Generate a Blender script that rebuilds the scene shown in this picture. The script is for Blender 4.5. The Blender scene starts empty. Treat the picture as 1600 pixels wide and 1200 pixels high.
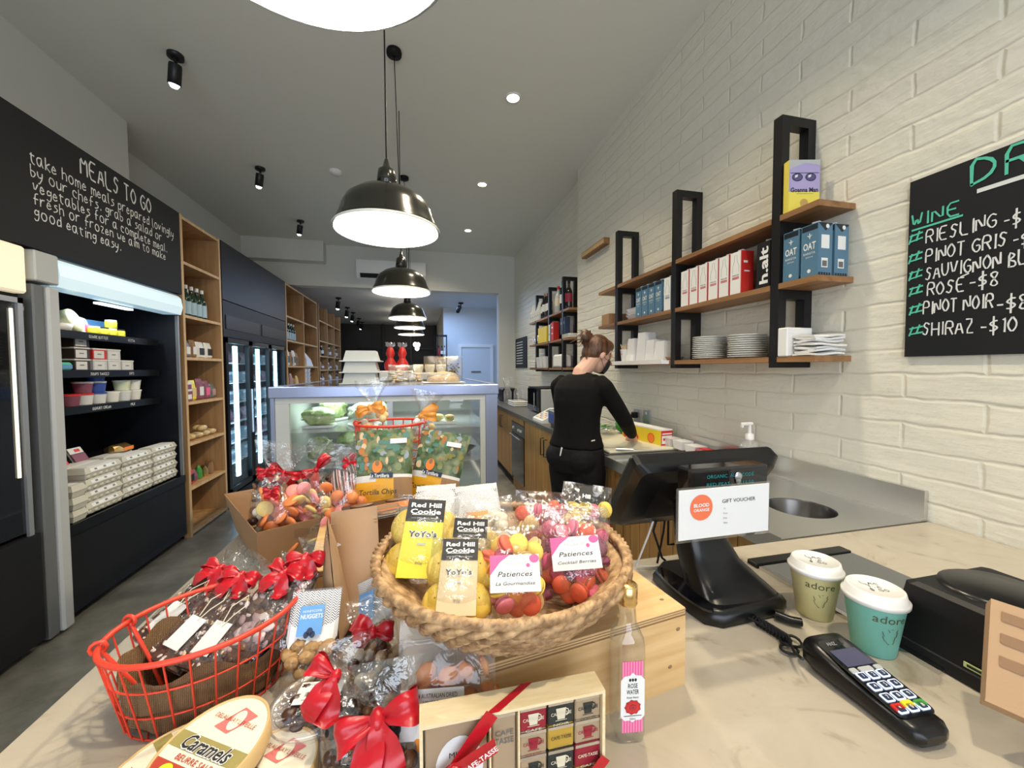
import bpy, math, random
import numpy as np
from mathutils import Vector, Matrix, Euler, noise as mnoise
R = math.radians
SC = bpy.context.scene
col = SC.collection
rnd = random.Random(7)

# ---------------------------------------------------------------- camera
CAM_H = 1.42
F_PX = 610.0
YAW, PITCH, ROLL = 0.23287, 0.038716, -0.0041583
def cam_basis():
    cy, sy, cp, sp = math.cos(YAW), math.sin(YAW), math.cos(PITCH), math.sin(PITCH)
    f = Vector((sy*cp, cy*cp, -sp)); r = Vector((cy, -sy, 0)); u = r.cross(f)
    c, s = math.cos(ROLL), math.sin(ROLL)
    return c*r+s*u, -s*r+c*u, f
cR, cU, cF = cam_basis()
cam_data = bpy.data.cameras.new('camera'); cam = bpy.data.objects.new('camera', cam_data); col.objects.link(cam)
cam_data.sensor_width = 36; cam_data.lens = F_PX/1600*36; cam_data.clip_start = 0.02; cam_data.clip_end = 60
cam.matrix_world = Matrix(((cR.x, cU.x, -cF.x, 0), (cR.y, cU.y, -cF.y, 0), (cR.z, cU.z, -cF.z, CAM_H), (0, 0, 0, 1)))
SC.camera = cam
def ray(x, y): return cR*((x-800)/F_PX)-cU*((y-600)/F_PX)+cF
def on(x, y, ax, val):      # where the sight line meets a real plane of the room
    d = ray(x, y); o = (0, 0, CAM_H)[ax]; t = (val-o)/d[ax]
    return Vector((0, 0, CAM_H))+d*t
def at(x, y, dep): return Vector((0, 0, CAM_H))+ray(x, y)*dep

# ---------------------------------------------------------------- colour management, world, lights
SC.view_settings.view_transform = 'Standard'; SC.view_settings.look = 'None'
SC.view_settings.gamma = 1; SC.view_settings.use_curve_mapping = False
SC.view_settings.exposure = 0.05
w = bpy.data.worlds.new('world'); SC.world = w; w.use_nodes = True
w.node_tree.nodes['Background'].inputs[0].default_value = (0.75, 0.85, 1.0, 1); w.node_tree.nodes['Background'].inputs[1].default_value = 0.5
def light(name, kind, loc, power, color=(1, 1, 1), size=0.1, rot=(0, 0, 0), spot=None, size_y=None, blend=0.6):
    l = bpy.data.lights.new(name, kind); l.energy = power; l.color = color
    if kind == 'AREA':
        l.size = size
        if size_y: l.shape = 'RECTANGLE'; l.size_y = size_y
        else: l.shape = 'DISK'
    else: l.shadow_soft_size = size
    if spot: l.spot_size = R(spot); l.spot_blend = blend
    o = bpy.data.objects.new(name, l); o.location = loc; o.rotation_euler = rot; col.objects.link(o); return o
WARM = (1, 0.86, 0.62); COOL = (0.86, 0.93, 1.0); NEUT = (1, 0.94, 0.86)
# daylight through the shop window behind the camera, and from a window of the back room
light('window_daylight', 'AREA', (-0.3, -2.35, 1.7), 90, (0.80, 0.88, 1.0), 3.0, (R(112), 0, 0), size_y=2.0)
light('back_room_daylight', 'AREA', (0.2, 8.6, 2.85), 60, (0.40, 0.60, 1.0), 1.6, (R(0), 0, 0), size_y=1.6)
DOWN = [(0.71, 2.92), (0.70, 4.33), (0.72, 5.79), (0.72, 1.45), (0.72, 0.0)]
for x, y in DOWN: light('downlight_beam', 'SPOT', (x, y, 3.41), 118, WARM, 0.05, (0, R(18), 0), spot=140, blend=0.9)
SPOTS = [(-1.50, 3.02), (-1.53, 4.48), (-1.55, 5.92)]
for x, y in SPOTS: light('ceiling_spot_beam', 'SPOT', (x, y, 3.2), 22, COOL, 0.03, (0, R(-10), 0), spot=80, blend=0.8)
PEND_R, PEND_Z, PEND_X = 0.228, 2.04, -0.13
PEND = [0.56, 1.85, 3.27, 4.95, 6.05, 7.2]
for y in PEND: light('pendant_bulb', 'POINT', (PEND_X, y, PEND_Z+0.05), 8, (1, 0.93, 0.84), 0.05)
for y in (8.5, 10.5, 12.5): light('far_room_lamp', 'POINT', (-0.5, y, 2.6), 5, WARM, 0.1)

# ---------------------------------------------------------------- materials
MATS = {}
def mat(name, color, rough=0.5, metal=0.0, emit=None, es=1.0, bump=None, noise=None, coat=0, spec=0.5, trans=0, sheen=0):
    if name in MATS: return MATS[name]
    m = bpy.data.materials.new(name); m.use_nodes = True; nt = m.node_tree; b = nt.nodes['Principled BSDF']
    c = tuple(color)+(1,)
    b.inputs['Base Color'].default_value = c; b.inputs['Roughness'].default_value = rough; b.inputs['Metallic'].default_value = metal
    b.inputs['Coat Weight'].default_value = coat; b.inputs['Specular IOR Level'].default_value = spec
    b.inputs['Transmission Weight'].default_value = trans; b.inputs['Sheen Weight'].default_value = sheen
    if emit: b.inputs['Emission Color'].default_value = tuple(emit)+(1,); b.inputs['Emission Strength'].default_value = es
    if noise or bump:
        tc = nt.nodes.new('ShaderNodeTexCoord'); mp = nt.nodes.new('ShaderNodeMapping'); nt.links.new(tc.outputs['Object'], mp.inputs[0])
        n = nt.nodes.new('ShaderNodeTexNoise'); nt.links.new(mp.outputs[0], n.inputs['Vector']); n.inputs['Detail'].default_value = 6
        if noise:                       # noise = (scale, second colour, (stretch))
            sc, c2 = noise[0], noise[1]
            n.inputs['Scale'].default_value = sc
            if len(noise) > 2: mp.inputs['Scale'].default_value = noise[2]
            r = nt.nodes.new('ShaderNodeValToRGB'); nt.links.new(n.outputs['Fac'], r.inputs[0])
            r.color_ramp.elements[0].position = 0.38; r.color_ramp.elements[1].position = 0.64
            r.color_ramp.elements[0].color = c; r.color_ramp.elements[1].color = tuple(c2)+(1,)
            nt.links.new(r.outputs[0], b.inputs['Base Color'])
        if bump:                        # bump = (scale, strength, distance)
            n2 = nt.nodes.new('ShaderNodeTexNoise'); nt.links.new(tc.outputs['Object'], n2.inputs['Vector']); n2.inputs['Scale'].default_value = bump[0]
            bp = nt.nodes.new('ShaderNodeBump'); bp.inputs['Strength'].default_value = bump[1]; bp.inputs['Distance'].default_value = bump[2] if len(bump) > 2 else 0.002
            nt.links.new(n2.outputs['Fac'], bp.inputs['Height']); nt.links.new(bp.outputs[0], b.inputs['Normal'])
    MATS[name] = m; return m
def clear(name, tint=(1, 1, 1), gloss=0.16, rough=0.08, bump=(60, 0.6, 0.004), haze=0.0, edge=0.55):
    """thin clear film or pane: mostly see-through, shiny at grazing angles and along its creases"""
    if name in MATS: return MATS[name]
    m = bpy.data.materials.new(name); m.use_nodes = True; nt = m.node_tree; nt.nodes.clear()
    out = nt.nodes.new('ShaderNodeOutputMaterial'); mx = nt.nodes.new('ShaderNodeMixShader'); t = nt.nodes.new('ShaderNodeBsdfTransparent')
    g = nt.nodes.new('ShaderNodeBsdfGlossy'); g.inputs['Roughness'].default_value = rough; t.inputs[0].default_value = tuple(tint)+(1,)
    lw = nt.nodes.new('ShaderNodeLayerWeight'); lw.inputs['Blend'].default_value = 0.35
    mr = nt.nodes.new('ShaderNodeMapRange'); mr.inputs['To Min'].default_value = gloss; mr.inputs['To Max'].default_value = edge
    nt.links.new(lw.outputs['Facing'], mr.inputs['Value']); nt.links.new(mr.outputs[0], mx.inputs[0])
    if bump:
        tc = nt.nodes.new('ShaderNodeTexCoord'); n = nt.nodes.new('ShaderNodeTexNoise'); n.inputs['Scale'].default_value = bump[0]; n.inputs['Distortion'].default_value = 1.5
        bp = nt.nodes.new('ShaderNodeBump'); bp.inputs['Strength'].default_value = bump[1]; bp.inputs['Distance'].default_value = bump[2]
        nt.links.new(tc.outputs['Object'], n.inputs['Vector']); nt.links.new(n.outputs['Fac'], bp.inputs['Height'])
        nt.links.new(bp.outputs[0], g.inputs['Normal']); nt.links.new(bp.outputs[0], lw.inputs['Normal'])
    nt.links.new(t.outputs[0], mx.inputs[1]); nt.links.new(g.outputs[0], mx.inputs[2])
    last = mx
    if haze:
        d = nt.nodes.new('ShaderNodeBsdfDiffuse'); d.inputs[0].default_value = (0.9, 0.9, 0.92, 1); m2 = nt.nodes.new('ShaderNodeMixShader'); m2.inputs[0].default_value = haze
        nt.links.new(mx.outputs[0], m2.inputs[1]); nt.links.new(d.outputs[0], m2.inputs[2]); last = m2
    nt.links.new(last.outputs[0], out.inputs[0]); MATS[name] = m; return m

def node_mat(name, build, rough=0.5):
    m = bpy.data.materials.new(name); m.use_nodes = True; nt = m.node_tree; b = nt.nodes['Principled BSDF']; b.inputs['Roughness'].default_value = rough
    tc = nt.nodes.new('ShaderNodeTexCoord'); build(nt, b, tc); MATS[name] = m; return m
def N(nt, kind, **kw):
    n = nt.nodes.new(kind)
    for k, v in kw.items(): n.inputs[k.replace('_', ' ')].default_value = v
    return n
def b_brick(nt, b, tc):
    sx = N(nt, 'ShaderNodeSeparateXYZ'); cx = N(nt, 'ShaderNodeCombineXYZ'); L = nt.links.new
    L(tc.outputs['Object'], sx.inputs[0]); L(sx.outputs['Y'], cx.inputs['X']); L(sx.outputs['Z'], cx.inputs['Y'])
    n0 = N(nt, 'ShaderNodeTexNoise', Scale=5.0, Detail=4.0); L(tc.outputs['Object'], n0.inputs['Vector'])
    ad = nt.nodes.new('ShaderNodeVectorMath'); ad.operation = 'MULTIPLY_ADD'; ad.inputs[1].default_value = (0.035, 0.035, 0.035)
    L(n0.outputs['Color'], ad.inputs[0]); L(cx.outputs[0], ad.inputs[2])
    br = nt.nodes.new('ShaderNodeTexBrick'); L(ad.outputs[0], br.inputs['Vector'])
    br.inputs['Scale'].default_value = 1.0; br.inputs['Brick Width'].default_value = 0.40; br.inputs['Row Height'].default_value = 0.083
    br.inputs['Mortar Size'].default_value = 0.009; br.inputs['Mortar Smooth'].default_value = 1.0
    br.inputs['Color1'].default_value = (0.76, 0.735, 0.64, 1); br.inputs['Color2'].default_value = (0.74, 0.715, 0.615, 1); br.inputs['Mortar'].default_value = (0.73, 0.70, 0.60, 1)
    sp = N(nt, 'ShaderNodeTexNoise', Scale=9.0, Detail=8.0, Roughness=0.7); L(tc.outputs['Object'], sp.inputs['Vector'])
    rp = nt.nodes.new('ShaderNodeValToRGB'); rp.color_ramp.elements[0].position = 0.285; rp.color_ramp.elements[1].position = 0.33
    rp.color_ramp.elements[0].color = (0.5, 0.46, 0.38, 1); rp.color_ramp.elements[1].color = (1, 1, 1, 1); L(sp.outputs['Fac'], rp.inputs[0])
    mx = nt.nodes.new('ShaderNodeMix'); mx.data_type = 'RGBA'; mx.blend_type = 'MULTIPLY'; mx.inputs[0].default_value = 0.5
    L(br.outputs['Color'], mx.inputs[6]); L(rp.outputs[0], mx.inputs[7]); L(mx.outputs[2], b.inputs['Base Color'])
    n2 = N(nt, 'ShaderNodeTexNoise', Scale=26.0, Detail=5.0); L(tc.outputs['Object'], n2.inputs['Vector'])
    mp3 = nt.nodes.new('ShaderNodeMapping'); mp3.inputs['Scale'].default_value = (1, .55, 2.6); L(tc.outputs['Object'], mp3.inputs[0]); n3 = N(nt, 'ShaderNodeTexNoise', Scale=7.0, Detail=4.0); L(mp3.outputs[0], n3.inputs['Vector'])
    m1 = nt.nodes.new('ShaderNodeMath'); m1.operation = 'MULTIPLY_ADD'; m1.inputs[1].default_value = -0.30; L(br.outputs['Fac'], m1.inputs[0]); L(n3.outputs['Fac'], m1.inputs[2])
    m2 = nt.nodes.new('ShaderNodeMath'); m2.operation = 'MULTIPLY_ADD'; m2.inputs[1].default_value = 0.45; L(n2.outputs['Fac'], m2.inputs[0]); L(m1.outputs[0], m2.inputs[2])
    bp = nt.nodes.new('ShaderNodeBump'); bp.inputs['Strength'].default_value = 0.7; bp.inputs['Distance'].default_value = 0.012; L(m2.outputs[0], bp.inputs['Height']); L(bp.outputs[0], b.inputs['Normal'])
node_mat('painted_brick', b_brick, 0.45)
def b_concrete(nt, b, tc):
    L = nt.links.new
    n = N(nt, 'ShaderNodeTexNoise', Scale=1.3, Detail=10.0, Roughness=0.7, Distortion=0.15); L(tc.outputs['Object'], n.inputs['Vector'])
    rp = nt.nodes.new('ShaderNodeValToRGB'); rp.color_ramp.elements[0].position = 0.3; rp.color_ramp.elements[1].position = 0.72
    rp.color_ramp.elements[0].color = (0.06, 0.055, 0.043, 1); rp.color_ramp.elements[1].color = (0.33, 0.315, 0.265, 1); L(n.outputs['Fac'], rp.inputs[0]); L(rp.outputs[0], b.inputs['Base Color'])
    b.inputs['Roughness'].default_value = 0.3
node_mat('concrete', b_concrete, 0.3)
def b_ply(c1, c2, axis='Z', scale=1.0, planks=None, groove=(0.1, 0.05, 0.02)):
    def f(nt, b, tc):
        L = nt.links.new; mp = nt.nodes.new('ShaderNodeMapping'); L(tc.outputs['Object'], mp.inputs[0])
        s = {'X': (1, 14, 14), 'Y': (14, 1, 14), 'Z': (14, 14, 1)}[axis]; mp.inputs['Scale'].default_value = tuple(v*scale for v in s)
        n = N(nt, 'ShaderNodeTexNoise', Scale=1.6, Detail=5.0, Distortion=0.6); L(mp.outputs[0], n.inputs['Vector'])
        rp = nt.nodes.new('ShaderNodeValToRGB'); rp.color_ramp.elements[0].position = 0.35; rp.color_ramp.elements[1].position = 0.68
        rp.color_ramp.elements[0].color = c1+(1,); rp.color_ramp.elements[1].color = c2+(1,); L(n.outputs['Fac'], rp.inputs[0])
        o = rp.outputs[0]
        if planks:
            sx = nt.nodes.new('ShaderNodeSeparateXYZ'); L(tc.outputs['Object'], sx.inputs[0])
            m = nt.nodes.new('ShaderNodeMath'); m.operation = 'PINGPONG'; m.inputs[1].default_value = planks/2; L(sx.outputs['Y'], m.inputs[0])
            r2 = nt.nodes.new('ShaderNodeValToRGB'); r2.color_ramp.elements[0].position = 0.02; r2.color_ramp.elements[1].position = 0.06
            r2.color_ramp.elements[0].color = groove+(1,); r2.color_ramp.elements[1].color = (1, 1, 1, 1)
            d = nt.nodes.new('ShaderNodeMath'); d.operation = 'DIVIDE'; d.inputs[1].default_value = planks/2; L(m.outputs[0], d.inputs[0]); L(d.outputs[0], r2.inputs[0])
            mx = nt.nodes.new('ShaderNodeMix'); mx.data_type = 'RGBA'; mx.blend_type = 'MULTIPLY'; mx.inputs[0].default_value = 1; L(o, mx.inputs[6]); L(r2.outputs[0], mx.inputs[7]); o = mx.outputs[2]
        L(o, b.inputs['Base Color'])
    return f
node_mat('plywood', b_ply((0.36, 0.20, 0.085), (0.50, 0.30, 0.14)), 0.5)
node_mat('plywood_edge', b_ply((0.50, 0.33, 0.17), (0.62, 0.44, 0.25)), 0.5)
node_mat('cabinet_timber', b_ply((0.42, 0.21, 0.055), (0.58, 0.33, 0.11), 'Z', 1.0, 0.09), 0.42)
node_mat('shelf_timber', b_ply((0.20, 0.095, 0.035), (0.35, 0.18, 0.075), 'Y'), 0.5)
node_mat('crate_pine', b_ply((0.58, 0.36, 0.15), (0.72, 0.50, 0.25), 'X', 2.0), 0.5)
def b_stone(nt, b, tc):
    L = nt.links.new
    n = N(nt, 'ShaderNodeTexNoise', Scale=7.0, Detail=9.0, Roughness=0.62, Distortion=1.6); L(tc.outputs['Object'], n.inputs['Vector'])
    rp = nt.nodes.new('ShaderNodeValToRGB'); e = rp.color_ramp.elements; e[0].position = 0.30; e[1].position = 0.42
    e[0].color = (0.33, 0.28, 0.20, 1); e[1].color = (0.46, 0.405, 0.325, 1); x = e.new(0.7); x.color = (0.50, 0.445, 0.36, 1)
    L(n.outputs['Fac'], rp.inputs[0]); L(rp.outputs[0], b.inputs['Base Color']); b.inputs['Roughness'].default_value = 0.22; b.inputs['Coat Weight'].default_value = 0.2
node_mat('stone', b_stone, 0.22)
def b_weave(c1, c2, s):
    def f(nt, b, tc):
        L = nt.links.new; wv = nt.nodes.new('ShaderNodeTexWave'); wv.inputs['Scale'].default_value = s; wv.bands_direction = 'Z'; wv.inputs['Distortion'].default_value = 1.0; L(tc.outputs['Object'], wv.inputs[0])
        w2 = nt.nodes.new('ShaderNodeTexWave'); w2.inputs['Scale'].default_value = s; w2.bands_direction = 'X'; w2.inputs['Distortion'].default_value = 1.0; L(tc.outputs['Object'], w2.inputs[0])
        m = nt.nodes.new('ShaderNodeMath'); m.operation = 'MULTIPLY'; L(wv.outputs['Fac'], m.inputs[0]); L(w2.outputs['Fac'], m.inputs[1])
        rp = nt.nodes.new('ShaderNodeValToRGB'); rp.color_ramp.elements[0].color = c1+(1,); rp.color_ramp.elements[1].color = c2+(1,); rp.color_ramp.elements[1].position = 0.6; L(m.outputs[0], rp.inputs[0]); L(rp.outputs[0], b.inputs['Base Color'])
        bp = nt.nodes.new('ShaderNodeBump'); bp.inputs['Distance'].default_value = 0.002; L(m.outputs[0], bp.inputs['Height']); L(bp.outputs[0], b.inputs['Normal'])
    return f
node_mat('burlap', b_weave((0.16, 0.085, 0.035), (0.50, 0.30, 0.14), 150), 0.9)
def b_zig(nt, b, tc):       # black and white zigzag diamond pattern
    L = nt.links.new; sx = nt.nodes.new('ShaderNodeSeparateXYZ'); L(tc.outputs['Object'], sx.inputs[0])
    def M(op, a, b2=None, v=None):
        m = nt.nodes.new('ShaderNodeMath'); m.operation = op; L(a, m.inputs[0])
        if b2 is not None: L(b2, m.inputs[1])
        if v is not None: m.inputs[1].default_value = v
        return m.outputs[0]
    px = M('PINGPONG', sx.outputs['X'], v=0.0045); a = M('ADD', px, sx.outputs['Y']); c = M('PINGPONG', a, v=0.0018); g = M('GREATER_THAN', c, v=0.0011)
    mx = nt.nodes.new('ShaderNodeMix'); mx.data_type = 'RGBA'; L(g, mx.inputs[0]); mx.inputs[6].default_value = (0.85, 0.85, 0.86, 1); mx.inputs[7].default_value = (0.03, 0.03, 0.05, 1); L(mx.outputs[2], b.inputs['Base Color'])
node_mat('zigzag_print', b_zig, 0.35)

mat('white_paint', (0.66, 0.655, 0.61), 0.7, bump=(30, 0.15)); mat('ceiling_paint', (0.72, 0.72, 0.65), 0.75, bump=(60, 0.1))
mat('blue_lit_white', (0.62, 0.66, 0.70), 0.6); mat('dark_wall', (0.035, 0.032, 0.032), 0.6); mat('far_wall', (0.30, 0.28, 0.26), 0.7)  # back room is white, with the daylight's blue put into its colour
mat('chalkboard', (0.008, 0.009, 0.012), 0.6, spec=.35); mat('black_panel', (0.006, 0.007, 0.012), 0.45, spec=.35); mat('black_metal', (0.010, 0.010, 0.011), 0.42, 0.3)
mat('black_plastic', (0.005, 0.005, 0.006), 0.28, spec=.4); mat('black_gloss', (0.004, 0.004, 0.006), 0.08, coat=0.5); mat('black_matte', (0.007, 0.007, 0.009), 0.5, spec=.35)
mat('grey_panel', (0.50, 0.52, 0.53), 0.4, 0.2); mat('grey_dark', (0.16, 0.17, 0.18), 0.4, 0.3); mat('chrome', (0.7, 0.7, 0.7), 0.15, 1.0)
mat('steel', (0.70, 0.70, 0.68), 0.33, 1.0, bump=(8, 0.06)); mat('steel_dark', (0.16, 0.15, 0.14), 0.3, 1.0); mat('alu', (0.55, 0.56, 0.6), 0.35, 0.8)
mat('lamp_black', (0.010, 0.010, 0.007), 0.2, coat=0.25); mat('bulb_lit_white', (0.85, 0.82, 0.78), 0.4, emit=(1, 0.95, 0.88), es=1.6)  # enamel lining made to glow, standing in for the bulb's light on it
mat('lamp_glow', (1, 1, 1), 0.4, emit=(1, 0.96, 0.9), es=9); mat('warm_glow', (1, 1, 1), 0.4, emit=(1, 0.86, 0.5), es=12); mat('cool_glow', (1, 1, 1), 0.4, emit=(0.85, 0.93, 1), es=8)
mat('led_strip', (1, 1, 1), 0.4, emit=(0.62, 0.86, 1), es=5.5); mat('header_light', (0.75, 0.85, 0.9), 0.25, emit=(0.50, 0.80, 0.98), es=0.42); mat('header_warm', (0.75, 0.7, 0.6), 0.35, emit=(1, 0.86, 0.55), es=0.5)
mat('warm_strip', (1, 1, 1), 0.4, emit=(1, 0.85, 0.5), es=0.8)
mat('chalk', (0.72, 0.74, 0.74), 0.9); mat('chalk_green', (0.10, 0.55, 0.38), 0.9)
mat('white', (0.80, 0.80, 0.79), 0.5); mat('white_plastic', (0.78, 0.78, 0.78), 0.3); mat('porcelain', (0.80, 0.80, 0.76), 0.15, coat=0.4); mat('paper', (0.74, 0.74, 0.73), 0.8)
mat('ink', (0.015, 0.015, 0.015), 0.6); mat('kraft', (0.43, 0.27, 0.15), 0.6, bump=(200, 0.1)); mat('kraft_dark', (0.26, 0.15, 0.08), 0.8)
mat('card', (0.33, 0.19, 0.095), 0.8); mat('card_in', (0.30, 0.19, 0.10), 0.85); mat('pulp', (0.50, 0.49, 0.43), 0.9, bump=(120, 0.2))
mat('red_ribbon', (0.48, 0.003, 0.012), 0.3, sheen=0.1); mat('red_wire', (0.72, 0.055, 0.025), 0.38); mat('orange_ribbon', (0.75, 0.30, 0.05), 0.4)
mat('red', (0.55, 0.02, 0.015), 0.45); mat('blue', (0.04, 0.09, 0.38), 0.4); mat('yellow', (0.80, 0.62, 0.03), 0.45); mat('green', (0.05, 0.28, 0.05), 0.5); mat('orange', (0.85, 0.22, 0.03), 0.45)
mat('purple', (0.13, 0.03, 0.10), 0.6); mat('pink', (0.80, 0.12, 0.30), 0.5); mat('navy', (0.015, 0.03, 0.08), 0.5); mat('skyblue', (0.13, 0.34, 0.68), 0.45)
mat('oat_blue', (0.085, 0.19, 0.29), 0.4); mat('oat_dark', (0.01, 0.015, 0.025), 0.4); mat('cream', (0.72, 0.65, 0.48), 0.5); mat('gold', (0.75, 0.50, 0.20), 0.25, 0.9)
mat('chocolate', (0.055, 0.022, 0.012), 0.3); mat('milk_chocolate', (0.16, 0.07, 0.03), 0.35); mat('nut', (0.62, 0.46, 0.27), 0.5)
mat('bottle_green', (0.006, 0.03, 0.018), 0.08, coat=0.3); mat('bottle_dark', (0.010, 0.008, 0.006), 0.1, coat=0.3); mat('bottle_label', (0.35, 0.50, 0.62), 0.5)
mat('bread', (0.62, 0.38, 0.14), 0.7, noise=(20, (0.75, 0.55, 0.30))); mat('bun', (0.70, 0.52, 0.25), 0.6)
clear('film', gloss=0.12, edge=0.45); clear('film_soft', gloss=0.10, edge=0.4, haze=0.04); clear('glass', gloss=0.05, rough=0.02, bump=None, edge=0.5)
clear('fridge_glass', tint=(0.8, 0.9, 0.95), gloss=0.06, rough=0.03, bump=None, edge=0.4); clear('clear_plastic', gloss=0.14, rough=0.1, bump=(30, 0.2, 0.002), haze=0.12)
clear('frosted', gloss=0.12, rough=0.3, bump=None, haze=0.6); clear('bottle_glass', tint=(0.95, 0.97, 0.97), gloss=0.06, rough=0.02, bump=None, haze=0.02, edge=0.5)
clear('ziplock', gloss=0.06, edge=0.35, haze=0.06, bump=(30, 0.5, 0.004))

# ---------------------------------------------------------------- mesh builder
TEXT_CACHE = {}
def text_geo(s, bold=0.0, shear=0.0):
    k = (s, bold, shear)
    if k not in TEXT_CACHE:
        c = bpy.data.curves.new('t', 'FONT'); c.body = s; c.size = 1; c.resolution_u = 2; c.offset = bold; c.shear = shear
        o = bpy.data.objects.new('t', c); col.objects.link(o)
        me = o.evaluated_get(bpy.context.evaluated_depsgraph_get()).to_mesh()
        vs = [(v.co.x, v.co.y) for v in me.vertices]; fs = [tuple(p.vertices) for p in me.polygons]
        o.to_mesh_clear(); bpy.data.objects.remove(o); bpy.data.curves.remove(c)
        if not vs: vs = [(0, 0)]
        xs = [v[0] for v in vs]; ys = [v[1] for v in vs]
        TEXT_CACHE[k] = (vs, fs, min(xs), max(xs), min(ys), max(ys))
    return TEXT_CACHE[k]
def frame(o, u, v):
    u = Vector(u).normalized(); v = Vector(v); v = (v-u*v.dot(u)).normalized(); n = u.cross(v)
    return Matrix(((u.x, v.x, n.x, o[0]), (u.y, v.y, n.y, o[1]), (u.z, v.z, n.z, o[2]), (0, 0, 0, 1)))
def TR(x=0, y=0, z=0, rx=0, ry=0, rz=0, s=1):
    return Matrix.Translation((x, y, z)) @ Euler((R(rx), R(ry), R(rz))).to_matrix().to_4x4() @ Matrix.Scale(s, 4)
class MB:
    def __init__(self, m='white', M=None):
        self.v = []; self.f = []; self.mi = []; self.sm = []; self.mats = []; self.m = m; self.M = M or Matrix.Identity(4)
    def idx(self, m):
        m = m or self.m
        if m not in self.mats: self.mats.append(m)
        return self.mats.index(m)
    def add(self, vs, fs, m=None, smooth=False, M=None):
        o = len(self.v); X = self.M @ M if M is not None else self.M; k = self.idx(m)
        self.v += [tuple(X @ Vector(p)) for p in vs]; self.f += [tuple(i+o for i in f) for f in fs]; self.mi += [k]*len(fs); self.sm += [smooth]*len(fs)
        return self
    def box(self, x0, x1, y0, y1, z0, z1, m=None, M=None, bev=0):
        if bev:
            b = min(bev, (x1-x0)/2.01, (y1-y0)/2.01, (z1-z0)/2.01)
            def ring(d, z): return [(x0+d+0 if 0 else x, y, z) for x, y in ((x0+b, y0+d), (x1-b, y0+d), (x1-d, y0+b), (x1-d, y1-b), (x1-b, y1-d), (x0+b, y1-d), (x0+d, y1-b), (x0+d, y0+b))]
            def ring2(z): return [(x, y, z) for x, y in ((x0+b, y0+b), (x1-b, y0+b), (x1-b, y0+b), (x1-b, y1-b), (x1-b, y1-b), (x0+b, y1-b), (x0+b, y1-b), (x0+b, y0+b))]
            return self.loft([ring2(z0), ring(0, z0+b), ring(0, z1-b), ring2(z1)], m, M=M, smooth=False)
        vs = [(x, y, z) for z in (z0, z1) for y in (y0, y1) for x in (x0, x1)]
        return self.add(vs, [(0, 2, 3, 1), (4, 5, 7, 6), (0, 1, 5, 4), (2, 6, 7, 3), (0, 4, 6, 2), (1, 3, 7, 5)], m, M=M)
    def cbox(self, c, s, m=None, M=None, bev=0):
        return self.box(c[0]-s[0]/2, c[0]+s[0]/2, c[1]-s[1]/2, c[1]+s[1]/2, c[2]-s[2]/2, c[2]+s[2]/2, m, M, bev)
    def quad(self, a, b, c, d, m=None): return self.add([a, b, c, d], [(0, 1, 2, 3)], m)
    def poly(self, pts, m=None, M=None): return self.add(pts, [tuple(range(len(pts)))], m, M=M)
    def prism(self, pts, z0, z1, m=None, M=None, smooth=False):
        n = len(pts); vs = [(x, y, z0) for x, y in pts]+[(x, y, z1) for x, y in pts]
        fs = [tuple(reversed(range(n))), tuple(range(n, 2*n))]; self.add(vs, fs, m, M=M)
        return self.add(vs, [(i, (i+1) % n, n+(i+1) % n, n+i) for i in range(n)], m, smooth, M=M)
    def loft(self, rings, m=None, cap=True, closed=True, smooth=True, M=None):
        n = len(rings[0]); vs = [p for r in rings for p in r]; fs = []
        for k in range(len(rings)-1):
            for i in range(n if closed else n-1):
                a, b = k*n+i, k*n+(i+1) % n; fs.append((a, b, b+n, a+n))
        self.add(vs, fs, m, smooth, M=M)
        if cap and closed: self.add(list(rings[0]), [tuple(reversed(range(n)))], m, False, M=M); self.add(list(rings[-1]), [tuple(range(n))], m, False, M=M)
        return self
    def lathe(self, prof, n=24, m=None, M=None, cap=True, sx=1, sy=1, smooth=True):
        rs = [[(r*math.cos(2*math.pi*i/n)*sx, r*math.sin(2*math.pi*i/n)*sy, z) for i in range(n)] for r, z in prof]
        return self.loft(rs, m, cap, smooth=smooth, M=M)
    def ell(self, c, r, m=None, n=12, k=8, M=None):
        rs = [[(c[0]+r[0]*math.sin(t)*math.cos(2*math.pi*i/n), c[1]+r[1]*math.sin(t)*math.sin(2*math.pi*i/n), c[2]-r[2]*math.cos(t)) for i in range(n)] for t in [math.pi*(j+0.02)/(k+0.04) for j in range(k+1)]]
        return self.loft(rs, m, M=M)
    def tube(self, pts, r, n=8, m=None, closed=False, M=None, flat=1.0):
        pts = [Vector(p) for p in pts]; rings = []; L = len(pts); prev = None
        rr = r if isinstance(r, (list, tuple)) else [r]*L
        for i, p in enumerate(pts):
            a = pts[(i-1) % L] if closed or i > 0 else p; b = pts[(i+1) % L] if closed or i < L-1 else p
            t = (b-a).normalized()
            if prev is None: u = t.orthogonal().normalized()
            else:
                u = prev-t*prev.dot(t); u = u.normalized() if u.length > 1e-6 else t.orthogonal().normalized()
            prev = u; w_ = t.cross(u)
            rings.append([tuple(p+(u*math.cos(2*math.pi*k/n)+w_*math.sin(2*math.pi*k/n)*flat)*rr[i]) for k in range(n)])
        if closed: rings.append(rings[0])
        return self.loft(rings, m, cap=not closed, M=M)
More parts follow.
